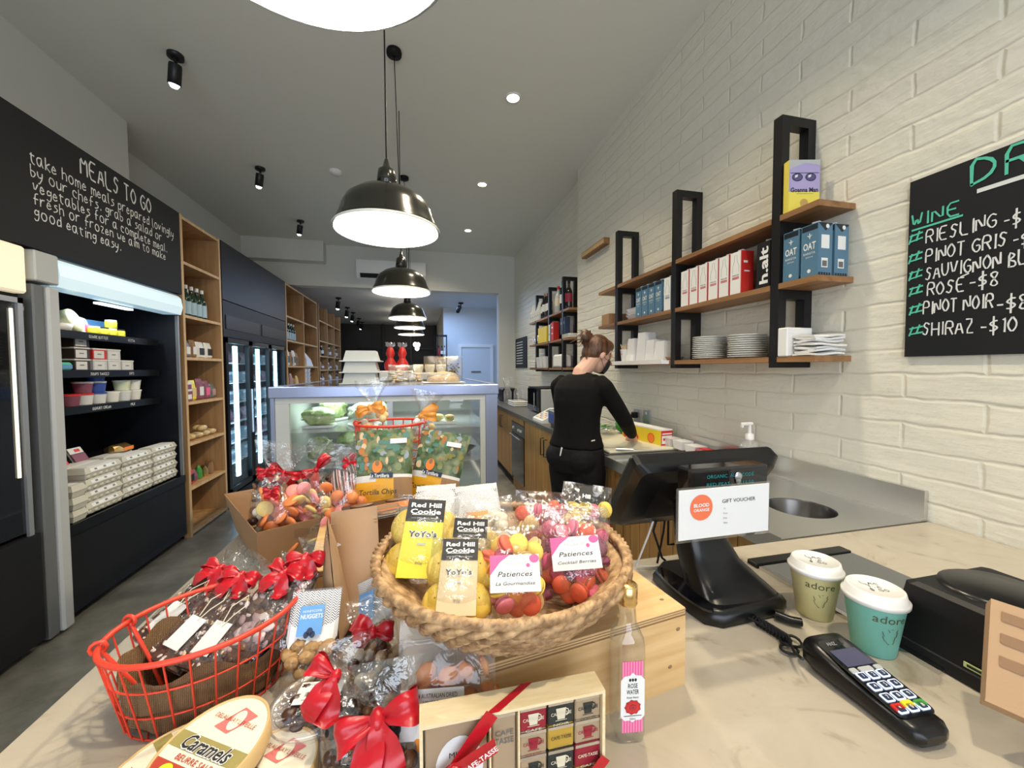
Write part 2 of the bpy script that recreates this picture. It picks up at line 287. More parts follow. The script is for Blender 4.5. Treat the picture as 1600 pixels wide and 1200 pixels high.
    def grid(self, fn, nu, nv, m=None, smooth=True, M=None, mfn=None):
        vs = [fn(i/nu, j/nv) for j in range(nv+1) for i in range(nu+1)]
        if mfn:
            for j in range(nv):
                for i in range(nu):
                    a = j*(nu+1)+i; q = [vs[a], vs[a+1], vs[a+nu+2], vs[a+nu+1]]; self.add(q, [(0, 1, 2, 3)], mfn((i+.5)/nu, (j+.5)/nv), smooth, M=M)
            return self
        return self.add(vs, [(j*(nu+1)+i, j*(nu+1)+i+1, (j+1)*(nu+1)+i+1, (j+1)*(nu+1)+i) for j in range(nv) for i in range(nu)], m, smooth, M=M)
    def text(self, s, F, h=None, w=None, m='ink', x='c', y='c', bold=0.0, shear=0.0, off=0.0004, maxw=None):
        """F: frame matrix (u right, v up, n out).  h = cap height, w = total width"""
        vs, fs, x0, x1, y0, y1 = text_geo(s, bold, shear)
        sy = (h/0.7) if h else None; sx = (w/(x1-x0)) if w else sy
        if sy is None: sy = sx
        if maxw and (x1-x0)*sx > maxw: sx = maxw/(x1-x0)
        ox = {'c': -(x0+x1)/2, 'l': -x0, 'r': -x1}[x]*sx; oy = {'c': -0.35, 'b': 0}[y]*sy
        return self.add([(a*sx+ox, b*sy+oy, off) for a, b in vs], fs, m, M=F)
    def rect(self, F, x0, x1, y0, y1, m=None, off=0.0003): return self.add([(x0, y0, off), (x1, y0, off), (x1, y1, off), (x0, y1, off)], [(0, 1, 2, 3)], m, M=F)
    def disc(self, F, cx, cy, rx, ry=None, m=None, off=0.0004, n=24):
        ry = ry or rx; return self.add([(cx+rx*math.cos(2*math.pi*i/n), cy+ry*math.sin(2*math.pi*i/n), off) for i in range(n)], [tuple(range(n))], m, M=F)
    def build(self, name, parent=None, loc=None, rot=None, kind=None):
        me = bpy.data.meshes.new(name); me.from_pydata(self.v, [], self.f); me.validate(clean_customdata=False)
        for k in self.mats: me.materials.append(MATS[k])
        if len(me.polygons) == len(self.mi):
            me.polygons.foreach_set('material_index', self.mi); me.polygons.foreach_set('use_smooth', self.sm)
        me.update()
        o = bpy.data.objects.new(name, me); col.objects.link(o)
        if parent: o.parent = parent
        if loc is not None: o.location = loc
        if rot is not None: o.rotation_euler = [R(a) for a in rot]
        if kind: o['kind'] = kind
        return o
def tag(o, label, cat, group=None):
    o['label'] = label; o['category'] = cat
    if group: o['group'] = group
    return o
def thing(name, label, cat, loc=(0, 0, 0), rot=(0, 0, 0), group=None, scale=None):
    o = bpy.data.objects.new(name, None); o.empty_display_size = 0.02; col.objects.link(o); o.location = loc; o.rotation_euler = [R(a) for a in rot]
    if scale: o.scale = (scale,)*3
    return tag(o, label, cat, group)
def dup(root, loc, rot=None, label=None, group=None, scale=None):
    def cp(o, par):
        c = o.copy(); col.objects.link(c)
        if par: c.parent = par
        for ch in o.children: cp(ch, c)
        return c
    r = cp(root, None); r.location = loc
    if rot is not None: r.rotation_euler = [R(a) for a in rot]
    if label: r['label'] = label
    if group: r['group'] = group
    if scale: r.scale = (scale,)*3
    return r
def remesh(name, mb, voxel, mname, parent=None, smooth=4, loc=None):
    """fuse the lofts of mb into one continuous skin"""
    o = mb.build(name)
    md = o.modifiers.new('r', 'REMESH'); md.mode = 'VOXEL'; md.voxel_size = voxel; md.use_smooth_shade = True
    ms = o.modifiers.new('s', 'SMOOTH'); ms.iterations = smooth; ms.factor = 0.5
    me = bpy.data.meshes.new_from_object(o.evaluated_get(bpy.context.evaluated_depsgraph_get()))
    old = o.data; o.modifiers.clear(); o.data = me; bpy.data.meshes.remove(old); me.name = name
    me.materials.clear(); me.materials.append(MATS[mname])
    for p in me.polygons: p.use_smooth = True; p.material_index = 0
    if parent: o.parent = parent
    if loc is not None: o.location = loc
    return o

# ---- hand lettering: each glyph is strokes on a small grid (baseline 0, cap height 6, x height 4)
GL = {'A': '00-26-40,12-32', 'B': '00-06-35-34-03-42-40-00', 'C': '45-26-04-02-20-41', 'D': '00-06-35-43-31-00', 'E': '46-06-00-40,03-33', 'F': '00-06-46,03-33', 'G': '45-26-04-02-20-41-43-23',
 'H': '00-06,40-46,03-43', 'I': '10-16', 'J': '46-41-20-01', 'K': '00-06,46-03-40', 'L': '06-00-40', 'M': '00-06-23-46-40', 'N': '00-06-40-46', 'O': '26-04-02-20-42-44-26', 'P': '00-06-36-45-43-03',
 'Q': '26-04-02-20-42-44-26,32-50', 'R': '00-06-36-45-43-03,23-40', 'S': '45-26-15-14-33-32-20-01', 'T': '06-46,26-20', 'U': '06-02-20-42-46', 'V': '06-20-46', 'W': '06-10-24-30-46', 'Z': '06-46-00-40',
 'a': '34-14-03-01-10-20-33,34-31-40', 'b': '06-00-20-32-23-03', 'c': '33-14-03-01-10-30', 'd': '36-30,33-14-01-10-31', 'e': '02-32-23-14-02-01-10-31', 'f': '36-26-15-10,03-33', 'g': '33-14-02-11-32,34-3a-1b-0a',
 'h': '06-00,03-24-33-30', 'i': '14-10,15-16', 'k': '06-00,34-02-30', 'l': '06-01-10', 'm': '04-00,03-14-23-20,23-34-43-40', 'n': '04-00,03-24-33-30', 'o': '14-02-10-30-42-34-14', 'p': '04-0b,03-24-33-31-10-01',
 'r': '04-00,02-14-34', 's': '34-14-13-32-31-10-00', 't': '15-11-20-30,04-34', 'u': '04-01-10-20-32,34-30', 'v': '04-10-34', 'w': '04-10-22-30-44', 'y': '04-02-11-32,34-31-1b-0b', 'z': '04-34-00-30', 'x': '04-30,34-00',
 '.': '10-11', '-': '03-33', '#': '15-00,36-21,04-45,01-42', '$': '45-25-04-13-33-42-21-01,27-2a', '8': '23-05-26-45-01-20-41-23', '1': '15-26-20', '0': '26-04-02-20-42-44-26', '9': '34-13-15-36-44-20', '\'': '16-15', '6': '36-03-01-20-41-23-02', '5': '46-06-03-33-42-20-01'}
def hand(mb, s, F, h, w=None, th=0.1, m='chalk', jit=0.25, off=0.001, seed=1):
    """chalk stroke lettering; h = cap height, w = fitted width, th = stroke width relative to h"""
    r = random.Random(seed); x = 0; segs = []
    for ch in s:
        if ch == ' ': x += 3; continue
        g = GL.get(ch, '')
        mxx = 0; dx = r.uniform(-.1, .1); dy = r.uniform(-jit, jit)
        for st in g.split(','):
            pts = []
            for p in st.split('-'):
                if not p: continue
                a = int(p[0]); b = {'a': -1, 'b': -2}.get(p[1]); b = int(p[1]) if b is None else b
                mxx = max(mxx, a); pts.append((x+dx+a+r.uniform(-jit, jit)*.4, b+dy+r.uniform(-jit, jit)*.4))
            if len(pts) > 1: segs.append(pts)
        x += mxx+1.5
    k = h/6; kx = (w/(x-1.5)) if w else k*0.8
    t = th*h/2
    for i, pts in enumerate(segs):
        q = [Vector((a*kx, b*k, 0)) for a, b in pts]; qs = [q[0]]
        for j in range(len(q)-1):       # round the corners a little
            a, b = q[j], q[j+1]; qs += [a.lerp(b, .25), a.lerp(b, .75)]
        qs.append(q[-1]); z = off+0.00002*i; vs = []
        for j, p in enumerate(qs):
            d = (qs[min(j+1, len(qs)-1)]-qs[max(j-1, 0)]); d = d.normalized() if d.length > 1e-9 else Vector((1, 0, 0)); n = Vector((-d.y, d.x, 0))*t*r.uniform(.8, 1.15)
            vs += [(p.x+n.x, p.y+n.y, z), (p.x-n.x, p.y-n.y, z)]
        mb.add(vs, [(2*j+1, 2*j+3, 2*j+2, 2*j) for j in range(len(qs)-1)], m, M=F)
# ================================================================ the room
def struct(name, mb): return mb.build(name, kind='structure')
struct('floor', MB('concrete').box(-2.7, 1.8, -2.6, 14.2, -0.1, 0))
struct('ceiling', MB('ceiling_paint').box(-2.7, 1.8, -2.6, 6.95, 3.45, 3.6))
struct('ceiling_back_room', MB('blue_lit_white').box(-2.7, 2.4, 7.15, 14.2, 2.95, 3.1))
struct('wall_right', MB('painted_brick').box(1.6, 1.85, -2.6, 3.80, 0, 3.45)); struct('wall_right_rear', MB('painted_brick').box(1.70, 1.85, 3.80, 6.95, 0, 3.45))
struct('wall_left', MB('white_paint').box(-2.75, -2.6, -2.6, 14.2, 0, 3.45))
struct('wall_chimney_breast', MB('white_paint').box(-2.6, -2.3, 1.0, 3.91, 2.73, 3.45))
b = MB('white_paint'); b.box(-2.6, 1.41, 6.95, 7.15, 2.78, 3.45); b.box(1.41, 1.85, 6.95, 7.15, 0, 3.45); struct('wall_back', b)
struct('trim_1', MB('white_paint').box(-2.6, -1.45, 6.75, 6.95, 3.13, 3.45))
struct('wall_back_room', MB('blue_lit_white').box(0.60, 2.4, 9.9, 10.05, 0, 2.95))
struct('wall_corridor', MB('far_wall').box(0.60, 0.75, 10.05, 14.0, 0, 2.95))
struct('wall_side', MB('blue_lit_white').box(2.25, 2.4, 7.15, 9.9, 0, 2.95))
struct('wall_far', MB('dark_wall').box(-2.7, 0.75, 14.0, 14.2, 0, 2.95))
struct('wall_far_left', MB('far_wall').box(-2.6, -2.52, 8.4, 14.0, 0, 2.95))
# door with a letter plate in the blue-lit wall
b = MB('blue_lit_white'); b.box(1.0, 1.80, 9.86, 9.9, 0, 2.0); 
for x0, x1, z0, z1 in ((0.96, 1.03, 0, 1.969), (1.77, 1.84, 0, 1.969), (0.96, 1.84, 1.97, 2.05)): b.box(x0, x1, 9.83, 9.9, z0, z1, 'white')
b.box(1.28, 1.52, 9.845, 9.86, 1.33, 1.37, 'grey_dark'); struct('door_1', b)
b = MB('black_metal')
for z in (0.6, 1.35, 2.1): b.box(-2.0, 0.6, 13.9, 13.95, z, z+0.05)
for x in (-1.2, -0.3, 0.5): b.box(x, x+0.06, 13.88, 13.95, 0, 2.95)
tag(b.build('dark_glazed_partition'), 'dark framed partition at the far end of the back room', 'partition')
# wall behind the camera with the shop window
b = MB('white_paint'); b.box(-2.7, -1.8, -2.6, -2.45, 0, 3.45); b.box(1.2, 1.8, -2.6, -2.45, 0, 3.45); b.box(-1.8, 1.2, -2.6, -2.45, 0, 0.7); b.box(-1.8, 1.2, -2.6, -2.45, 2.7, 3.45); struct('wall_front', b)
b = MB('black_metal')
for x in (-1.8, -0.82, 0.16, 1.15): b.box(x, x+0.05, -2.54, -2.49, 0.7, 2.7)
for z in (0.7, 2.65): b.box(-1.8, 1.2, -2.54, -2.49, z, z+0.05)
struct('window_1', b)
# rear shelving of the cabinetry seen past the opening: z levels measured on the first unit
SHZ = [0.04, 0.42, 0.80, 1.15, 1.53, 1.885, 2.33, 2.70]
FX, BX = -1.90, -2.45
def shelf_unit(name, label, y0, y1, cols=1, zs=SHZ, fx=FX, bx=BX, group=None):
    t = thing(name, label, 'shelving', (fx, y0, 0), group=group); d = fx-bx; W = y1-y0
    b = MB('plywood')
    b.box(-d, -d+0.012, 0, W, 0, 2.71); b.build('back_panel', t)
    for y in (0, W-0.03): b = MB('plywood'); b.box(-d+0.012, -0.002, y, y+0.03, 0, 2.71); b.box(-0.002, 0, y, y+0.03, 0, 2.71, 'plywood_edge'); b.build('side_panel', t)
    for k in range(1, cols):
        y = W*k/cols-0.012; b = MB('plywood'); b.box(-d+0.012, -0.002, y, y+0.024, 0, 2.71); b.box(-0.002, 0, y, y+0.024, 0, 2.71, 'plywood_edge'); b.build('divider', t)
    for z in zs: b = MB('plywood'); b.box(-d+0.012, -0.004, 0.03, W-0.03, z-0.024, z); b.box(-0.004, -0.002, 0.03, W-0.03, z-0.024, z, 'plywood_edge'); b.build('shelf', t)
    b = MB('black_panel'); b.box(-d, -0.05, 0.0, W, -0.0, 0.016); b.build('plinth', t)
    return t
shelf_unit('shelving_unit', 'tall narrow plywood shelving unit beside the open fridge', 3.80, 4.46)
shelf_unit('shelving_unit', 'plywood shelving unit of two columns past the glass door freezer', 6.40, 8.22, 2, [0.04, 0.42, 0.8, 1.15, 1.48, 1.87, 2.23, 2.70])
shelf_unit('shelving_unit', 'farthest plywood shelving with many compartments in the back room', 8.34, 10.5, 3, [0.04, 0.42, 0.8, 1.15, 1.42, 1.70, 2.0, 2.40])
# black sign board over the fridges
F = frame((FX, 0, 0), (0, 1, 0), (0, 0, 1))
b = MB('chalkboard'); b.box(FX-0.10, FX, 0.9, 3.79, 2.045, 2.71)
F = frame((FX, 0, 0), (0, 1, 0), (0, 0, 1))
def row(s, y, z, w_, h, seed):
    hand(b, s, F @ Matrix.Translation((y, z, 0)), h, w_, 0.10, seed=seed)
row('MEALS TO GO', 2.83, 2.565, 0.61, 0.105, 3)
row('take home meals prepared lovingly', 2.52, 2.475, 1.18, 0.064, 4)
row('by our chefs. grab a salad or', 2.52, 2.405, 1.03, 0.060, 5)
row('vegetables for a complete meal.', 2.53, 2.335, 1.08, 0.060, 6)
row('fresh or frozen we aim to make', 2.53, 2.272, 1.06, 0.058, 7)
row('good eating easy.', 2.53, 2.205, 0.59, 0.058, 8)
tag(b.build('chalkboard_sign'), 'black chalkboard fascia over the open fridge with meals to go lettering', 'sign')
b = MB('black_panel'); b.box(FX-0.5, FX, 4.48, 6.38, 2.13, 2.71); tag(b.build('cupboard_fascia'), 'plain black panel above the glass door freezer', 'panel')
# ---- open fridge
t = thing('open_fridge', 'tall open front fridge with lit header stocked with cheese and eggs', 'fridge', (FX, 2.62, 0))
W = 1.12; D = 0.55
b = MB('black_panel'); b.box(-D-0.02, -D, 0, W, 0.1, 2.03); b.box(-D, -0.02, -0.0, 0.012, 0.1, 2.03); b.box(-D, 0, W-0.012, W, 0.1, 2.03); b.box(-D, 0, 0, W, 2.0, 2.03, 'grey_dark'); b.box(-D, 0, 0, W, 0.06, 0.10); b.build('cabinet_body', t)
b = MB('header_light'); b.loft([[(-0.10, y, 1.87), (0.015, y, 1.87), (0.03, y, 1.93), (0.02, y, 2.0), (-0.01, y, 2.03), (-0.10, y, 2.03)] for y in (0.0, W)], smooth=False); b.build('lit_header', t)
mat('fridge_lamp', (1, 1, 1), .4, emit=(.8, .93, 1), es=1.6); b = MB('fridge_lamp'); b.box(-0.16, -0.12, 0.50, 0.80, 1.855, 1.868); b.build('lamp', t)
b = MB('black_matte'); b.box(-D, 0, 0.012, W-0.012, 0.10, 0.54); b.box(-0.0, 0.012, 0.012, W-0.012, 0.50, 0.56, 'black_plastic'); b.build('lower_panel', t)
b = MB('chrome'); b.box(-0.012, 0.006, W-0.035, W-0.012, 0.56, 1.86, 'grey_dark'); b.box(0.006, 0.009, W-0.030, W-0.024, 0.56, 1.86, 'alu'); b.build('door_edge', t)
FS = [1.655, 1.42, 1.20]
for i, z in enumerate(FS):
    b = MB('black_matte'); b.box(-D, -0.12, 0.02, W-0.07, z-0.012, z); b.box(-0.12, -0.112, 0.02, W-0.07, z-0.042, z+0.004, 'black_plastic')
    F = frame((FX*0-0.1119, 0, z-0.03), (0, 1, 0), (0, 0, 1))
    for k, s in enumerate((('QUARK BUTTER', 'FETTA'), ('SOUPS SAUCES', 'DIPS'), ('YOGHURT CREAM', 'MILK'))[i]): hand(b, s, F @ Matrix.Translation((0.38+0.34*k, 0, 0.001)), 0.018, None, 0.14, seed=i)
    b.build('shelf', t)
light('open_fridge_light', 'AREA', (FX-0.14, 3.18, 1.85), 2.6, (0.75, 0.9, 1), 0.4, (0, 0, R(90)), size_y=0.04)
# ---- fridge end panels
t = thing('fridge_end_post', 'pair of grey end panels standing between the two fridges', 'panel', (FX, 2.48, 0))
b = MB('grey_panel'); b.box(-0.5, 0.03, 0.065, 0.135, 0.02, 1.86, bev=0.01); b.build('side_panel', t)
b = MB('grey_dark'); b.box(-0.5, 0.015, 0.0, 0.06, 0.02, 1.86, bev=0.006); b.build('side_panel', t)
b = MB('grey_panel'); b.box(-0.5, 0.03, 0.0, 0.135, 1.875, 2.03, bev=0.006); b.build('header_cap', t)
# ---- first fridge, cut by the frame
t = thing('glass_door_fridge', 'dark fridge with warm lit header at the edge of the picture', 'fridge', (FX, 1.45, 0))
b = MB('black_panel'); b.box(-0.55, -0.04, 0, 1.02, 0.05, 2.03); b.build('cabinet_body', t)
b = MB('header_warm'); b.box(-0.04, 0.02, 0, 1.0, 1.80, 2.03, bev=0.01); b.build('lit_header', t)
b = MB('black_gloss'); b.box(-0.04, 0.0, 0.02, 1.0, 0.62, 1.78); b.box(0.0, 0.012, 0.02, 0.98, 1.75, 1.775, 'alu'); b.box(0.0, 0.012, 0.955, 0.98, 0.4, 1.775, 'alu'); b.box(0.0, 0.008, 0.925, 0.935, 0.9, 1.72, 'warm_strip'); b.build('door', t)
b = MB('black_matte'); b.box(-0.04, 0.02, 0, 1.0, 0.05, 0.6); b.build('lower_panel', t)
# ---- three door freezer
t = thing('upright_freezer', 'black glass door freezer with glowing light strips', 'freezer', (FX, 4.48, 0))
W = 1.90
b = MB('black_panel'); b.box(-0.55, -0.5, 0, W, 0.1, 2.0); b.box(-0.5, -0.05, 0, 0.04, 0.1, 2.0); b.box(-0.5, -0.05, W-0.04, W, 0.1, 2.0); b.box(-0.55, 0, 0, W, 0, 0.12); b.box(-0.55, 0.0, 0, W, 1.76, 2.12, 'black_matte')
b.box(0, 0.006, 0.05, 0.9, 1.84, 1.98, 'black_metal'); b.box(0, 0.006, 0.98, 1.85, 1.84, 1.98, 'black_metal'); b.build('cabinet_body', t)
for k in range(3):
    y0 = 0.04+k*0.61; b = MB('black_plastic'); w_ = 0.60
    for a in ((y0, y0+0.05, 0.14, 1.75), (y0+w_-0.05, y0+w_, 0.14, 1.75), (y0, y0+w_, 1.70, 1.75), (y0, y0+w_, 0.14, 0.19)): b.box(-0.045, 0.0, *a)
    dr = b.build('door', t)
    g = MB('fridge_glass'); g.box(-0.03, -0.024, y0+0.05, y0+w_-0.05, 0.19, 1.70); g.build('glass', dr)
    h = MB('alu'); h.box(0, 0.02, y0+w_-0.03, y0+w_-0.015, 0.7, 1.2); h.build('handle', dr)
    l = MB('led_strip'); l.box(-0.075, -0.05, y0+0.32, y0+0.385, 0.25, 1.68); l.build('light_strip', t)
    for z in (0.4, 0.62, 0.84, 1.06, 1.28, 1.5): s_ = MB('white_plastic'); s_.box(-0.48, -0.10, y0+0.03, y0+w_-0.02, z-0.01, z); s_.build('shelf', t)
light('freezer_light', 'AREA', (FX-0.05, 5.4, 1.0), 7, (0.5, 0.8, 1), 1.5, (0, R(-90), 0), size_y=1.4)
# ================================================================ ceiling fittings
def pendant():
    t = thing('pendant_lamp', 'x', 'lamp', (0, 0, 0), group=None)
    r = PEND_R; b = MB('lamp_black')
    prof = [(0.034, 0.185), (0.075, 0.180), (0.13, 0.158), (0.172, 0.125), (0.192, 0.088), (0.200, 0.06), (r-0.010, 0.02), (r, 0.002), (r, -0.004)]
    b.lathe(prof, 48, cap=False); b.lathe([(r+0.001, -0.004), (r+0.003, 0.0), (r, 0.006)], 48, 'porcelain', cap=False); b.build('shade', t)
    b = MB('bulb_lit_white'); b.lathe([(x-0.006, z-0.004) for x, z in prof[1:]], 48, cap=False); b.lathe([(0.001, 0.172), (0.07, 0.172)], 48, cap=False)
    b.build('shade_lining', t)
    b = MB('lamp_black'); b.lathe([(0.034, 0.18), (0.044, 0.185), (0.040, 0.235), (0.036, 0.262), (0.018, 0.275), (0.008, 0.31), (0.004, 0.315)], 24); b.build('lamp_holder', t)
    b = MB('lamp_glow'); b.lathe([(0.0, 0.0), (0.024, 0.008), (0.036, 0.034), (0.034, 0.06), (0.018, 0.10), (0.016, 0.15)], 20); b.build('bulb', t)
    return t
names = ['nearest black pendant lamp, cropped by the top of the picture', 'large black pendant lamp seen whole below the ceiling cord loop', 'third black pendant lamp, in front of the air conditioner',
 'fourth black dome pendant lamp, just under the third', 'fifth pendant lamp of the row, mostly hidden by lamps before it', 'last and smallest pendant lamp at the end of the row']
pend0 = pendant()
for i, y in enumerate(PEND):
    o = pend0 if i == 0 else dup(pend0, (0, 0, 0)); o['label'] = names[i]; o['group'] = 'black pendant lamps over the counter'
    ceil = 3.45 if y < 6.9 else 2.95
    o.location = (PEND_X-(.022 if i == 0 else 0), y, PEND_Z); 
    c = MB('black_matte'); c.tube([(0, 0, 0.30), (0, 0, ceil-PEND_Z)], 0.0035, 6)
    if y < 6.5:
        dy = -0.60; top = ceil-PEND_Z
        c.tube([(0.012*math.sin(k*.7), y_, z_) for k, (y_, z_) in enumerate([(dy, top-0.03), (dy, top-0.35), (dy+0.04, top-0.60), (dy+0.2, top-0.74), (dy+0.4, top-0.70), (dy+0.55, top-0.55), (-0.004, top-0.40), (0, top-0.30)])], 0.003, 6)
        c.lathe([(0.045, top), (0.048, top-0.012), (0.046, top-0.03), (0.008, top-0.036)], 20, M=Matrix.Translation((0, dy, 0)))
    c.build('cord', o)
def ceil_spot(lab, x, y, z, tilt=10, on_=True, sc=1.0):
    t = thing('ceiling_spotlight', lab, 'spotlight', (x, y, z), group='small black ceiling spotlights', scale=sc)
    b = MB('black_metal'); b.lathe([(0.045, 0), (0.045, -0.022), (0.01, -0.024)], 20); b.build('mounting_plate', t)
    b = MB('black_metal'); M = Matrix.Translation((0, 0, -0.03)) @ Euler((R(tilt), R(tilt), 0)).to_matrix().to_4x4()
    b.tube([(0, 0, -0.02), (0, 0, -0.05)], 0.01, 8); b.lathe([(0.034, -0.03), (0.036, -0.045), (0.036, -0.15), (0.032, -0.152)], 20, M=M, cap=False); b.lathe([(0.0, -0.03), (0.034, -0.03)], 20, M=M, cap=False); h = b.build('lamp_head', t)
    b = MB('cool_glow' if on_ else 'black_gloss'); b.lathe([(0.001, -0.172), (0.018, -0.168), (0.031, -0.145), (0.031, -0.12)], 16, M=M); b.build('lens', h)
for (x, y), s in zip(SPOTS, ('nearest small black spotlight above the chalkboard fascia', 'middle black ceiling spotlight above the glass door freezer', 'third black ceiling spotlight above the far plywood shelves')): ceil_spot(s, x, y, 3.45)
for i, (px, py) in enumerate([(529, 465), (543, 480), (552, 488), (561, 497), (566, 503), (720, 473), (592, 508)]):
    p = on(px, py, 2, 2.95); ceil_spot(['first spotlight of the run along the back room ceiling', 'second spotlight of the run along the back room ceiling', 'third spotlight of the run along the back room ceiling', 'unlit spotlight in the back room ceiling run',
      'last lit spotlight before the red wrapped gifts', 'lone unlit spotlight on the blue-lit ceiling by the letter plate door', 'farthest spotlight tilted in the dark end of the back room'][i], p.x, p.y, 2.95, 8+i*3, i not in (3, 5), 1.3)
for (x, y), s in zip(DOWN[:3], ('nearest recessed downlight glowing warm over the counter', 'middle recessed downlight in the ceiling', 'farthest recessed downlight of the main ceiling')):
    t = thing('recessed_downlight', s, 'downlight', (x, y, 3.45), group='warm recessed downlights')
    b = MB('white_plastic'); b.lathe([(0.062, 0), (0.060, -0.006), (0.046, -0.006)], 28, cap=False); b.build('bezel', t)
    b = MB('warm_glow'); b.lathe([(0.001, -0.004), (0.046, -0.005)], 28, cap=False); b.build('lens', t)
b = MB('white_plastic'); b.lathe([(0.06, 0), (0.06, -0.012), (0.05, -0.03), (0.02, -0.036)], 24); o = b.build('smoke_detector', loc=(-0.81, 4.38, 3.45)); tag(o, 'round white smoke detector on the ceiling', 'smoke detector')
# bare bulb cluster in the back room
t = thing('bare_bulb_pendant', 'small bare bulb cluster hanging in the dark back room', 'lamp', tuple(at(650, 541, 11.5)))
b = MB('black_matte'); b.tube([(0, 0, 0.15), (0, 0, 2.95-at(650, 541, 11.5).z)], 0.01, 6); b.build('cord', t)
for dx, dz in ((-0.02, 0.05), (0.03, -0.06), (0.06, 0.04)): b = MB('lamp_glow'); b.ell((dx, 0, dz), (0.06, 0.06, 0.07)); b.build('bulb', t)
# air conditioner
t = thing('air_conditioner', 'white wall mounted air conditioner above the opening', 'air conditioner', (-0.42, 6.95, 2.89))
b = MB('white_plastic'); b.loft([[(-x, 0, 0.0), (-x, -0.15, 0.02), (-x, -0.21, 0.09), (-x, -0.21, 0.30), (-x, -0.17, 0.31), (-x, 0, 0.31)] for x in (0.545, -0.545)], smooth=False); b.build('casing', t)
b = MB('black_matte'); b.loft([[(-x, -0.155, 0.026), (-x, -0.160, 0.024), (-x, -0.212, 0.085), (-x, -0.205, 0.09)] for x in (0.49, -0.49)], smooth=False); b.build('air_outlet', t)
b = MB('grey_panel'); b.box(-0.47, 0.47, -0.212, -0.208, 0.105, 0.108); b.build('seam', t)
# loose duct end low on the back wall: bulkhead already structure
# ================================================================ right wall
def post_frame(name, lab, y, x0, x1, z0, z1, t_=0.05, grp=None, d=0.03):
    b = MB('black_metal'); 
    for a in ((x0, x0+t_, z0, z1), (x1-t_, x1, z0, z1), (x0, x1, z1-t_, z1), (x0, x1, z0, z0+t_)): b.box(a[0], a[1], y, y+d, a[2], a[3])
    return b
def wall_shelf(lab, xf, xw, ends, posts, zs, tops, grp=None):
    t = thing('wall_shelf', lab, 'shelf', (xw, posts[0], zs[0]))
    Mx = Matrix.Translation((-xw, -posts[0], -zs[0]))
    for y, top in zip(posts, tops):
        b = MB('black_metal', Mx); t_ = 0.038; zb = zs[0]-0.045
        b.box(xf, xf+t_, y-0.02, y+0.02, zb, top); b.box(xw-t_, xw, y-0.02, y+0.02, zb, top); b.box(xf+t_, xw-t_, y-0.02, y+0.02, top-t_, top); b.box(xf+t_, xw-t_, y-0.02, y+0.02, zb, zs[0]-0.022)
        for z in zs[1:]: b.box(xf+t_, xw-t_, y-0.0199, y+0.0199, z-0.022-t_, z-0.022)
        b.build('post_frame', t)
    for z in zs:
        ys = [ends[0]]+list(posts)+[ends[1]]
        for i in range(len(ys)-1):
            y0 = ys[i]+(0.021 if i else 0); y1 = ys[i+1]-(0.021 if i < len(ys)-2 else 0)
            b = MB('shelf_timber', Mx); b.box(xf-0.004, xw, y0, y1, z-0.022, z)
            b.build('board', t)
    return t
XF, XW = 1.43, 1.60
RZ = [1.465, 1.762, 2.035]
wall_shelf('long three tier wall shelf of timber boards on black steel frames near the menu board', XF, XW, (1.150, 2.95), (1.33, 1.99, 2.66), RZ, [2.435, 2.43, 2.43])
wall_shelf('far wall shelf of timber and black frames crowded with bottles', 1.53, 1.70, (3.85, 5.35), (4.05, 4.52, 5.05), [1.43, 1.75, 2.06], [2.42, 2.40, 2.40])
# brown board fixed to the wall
b = MB('shelf_timber'); 
p0, p1 = on(915, 395, 0, 1.59), on(951, 371, 0, 1.59); b.box(1.55, 1.60, p1.y, p0.y, p1.z-0.055, p1.z); b.box(1.545, 1.55, p1.y+0.01, p0.y, p1.z-0.045, p1.z-0.01, 'crate_pine'); tag(b.build('timber_batten'), 'short timber batten fixed high on the brick wall', 'batten')
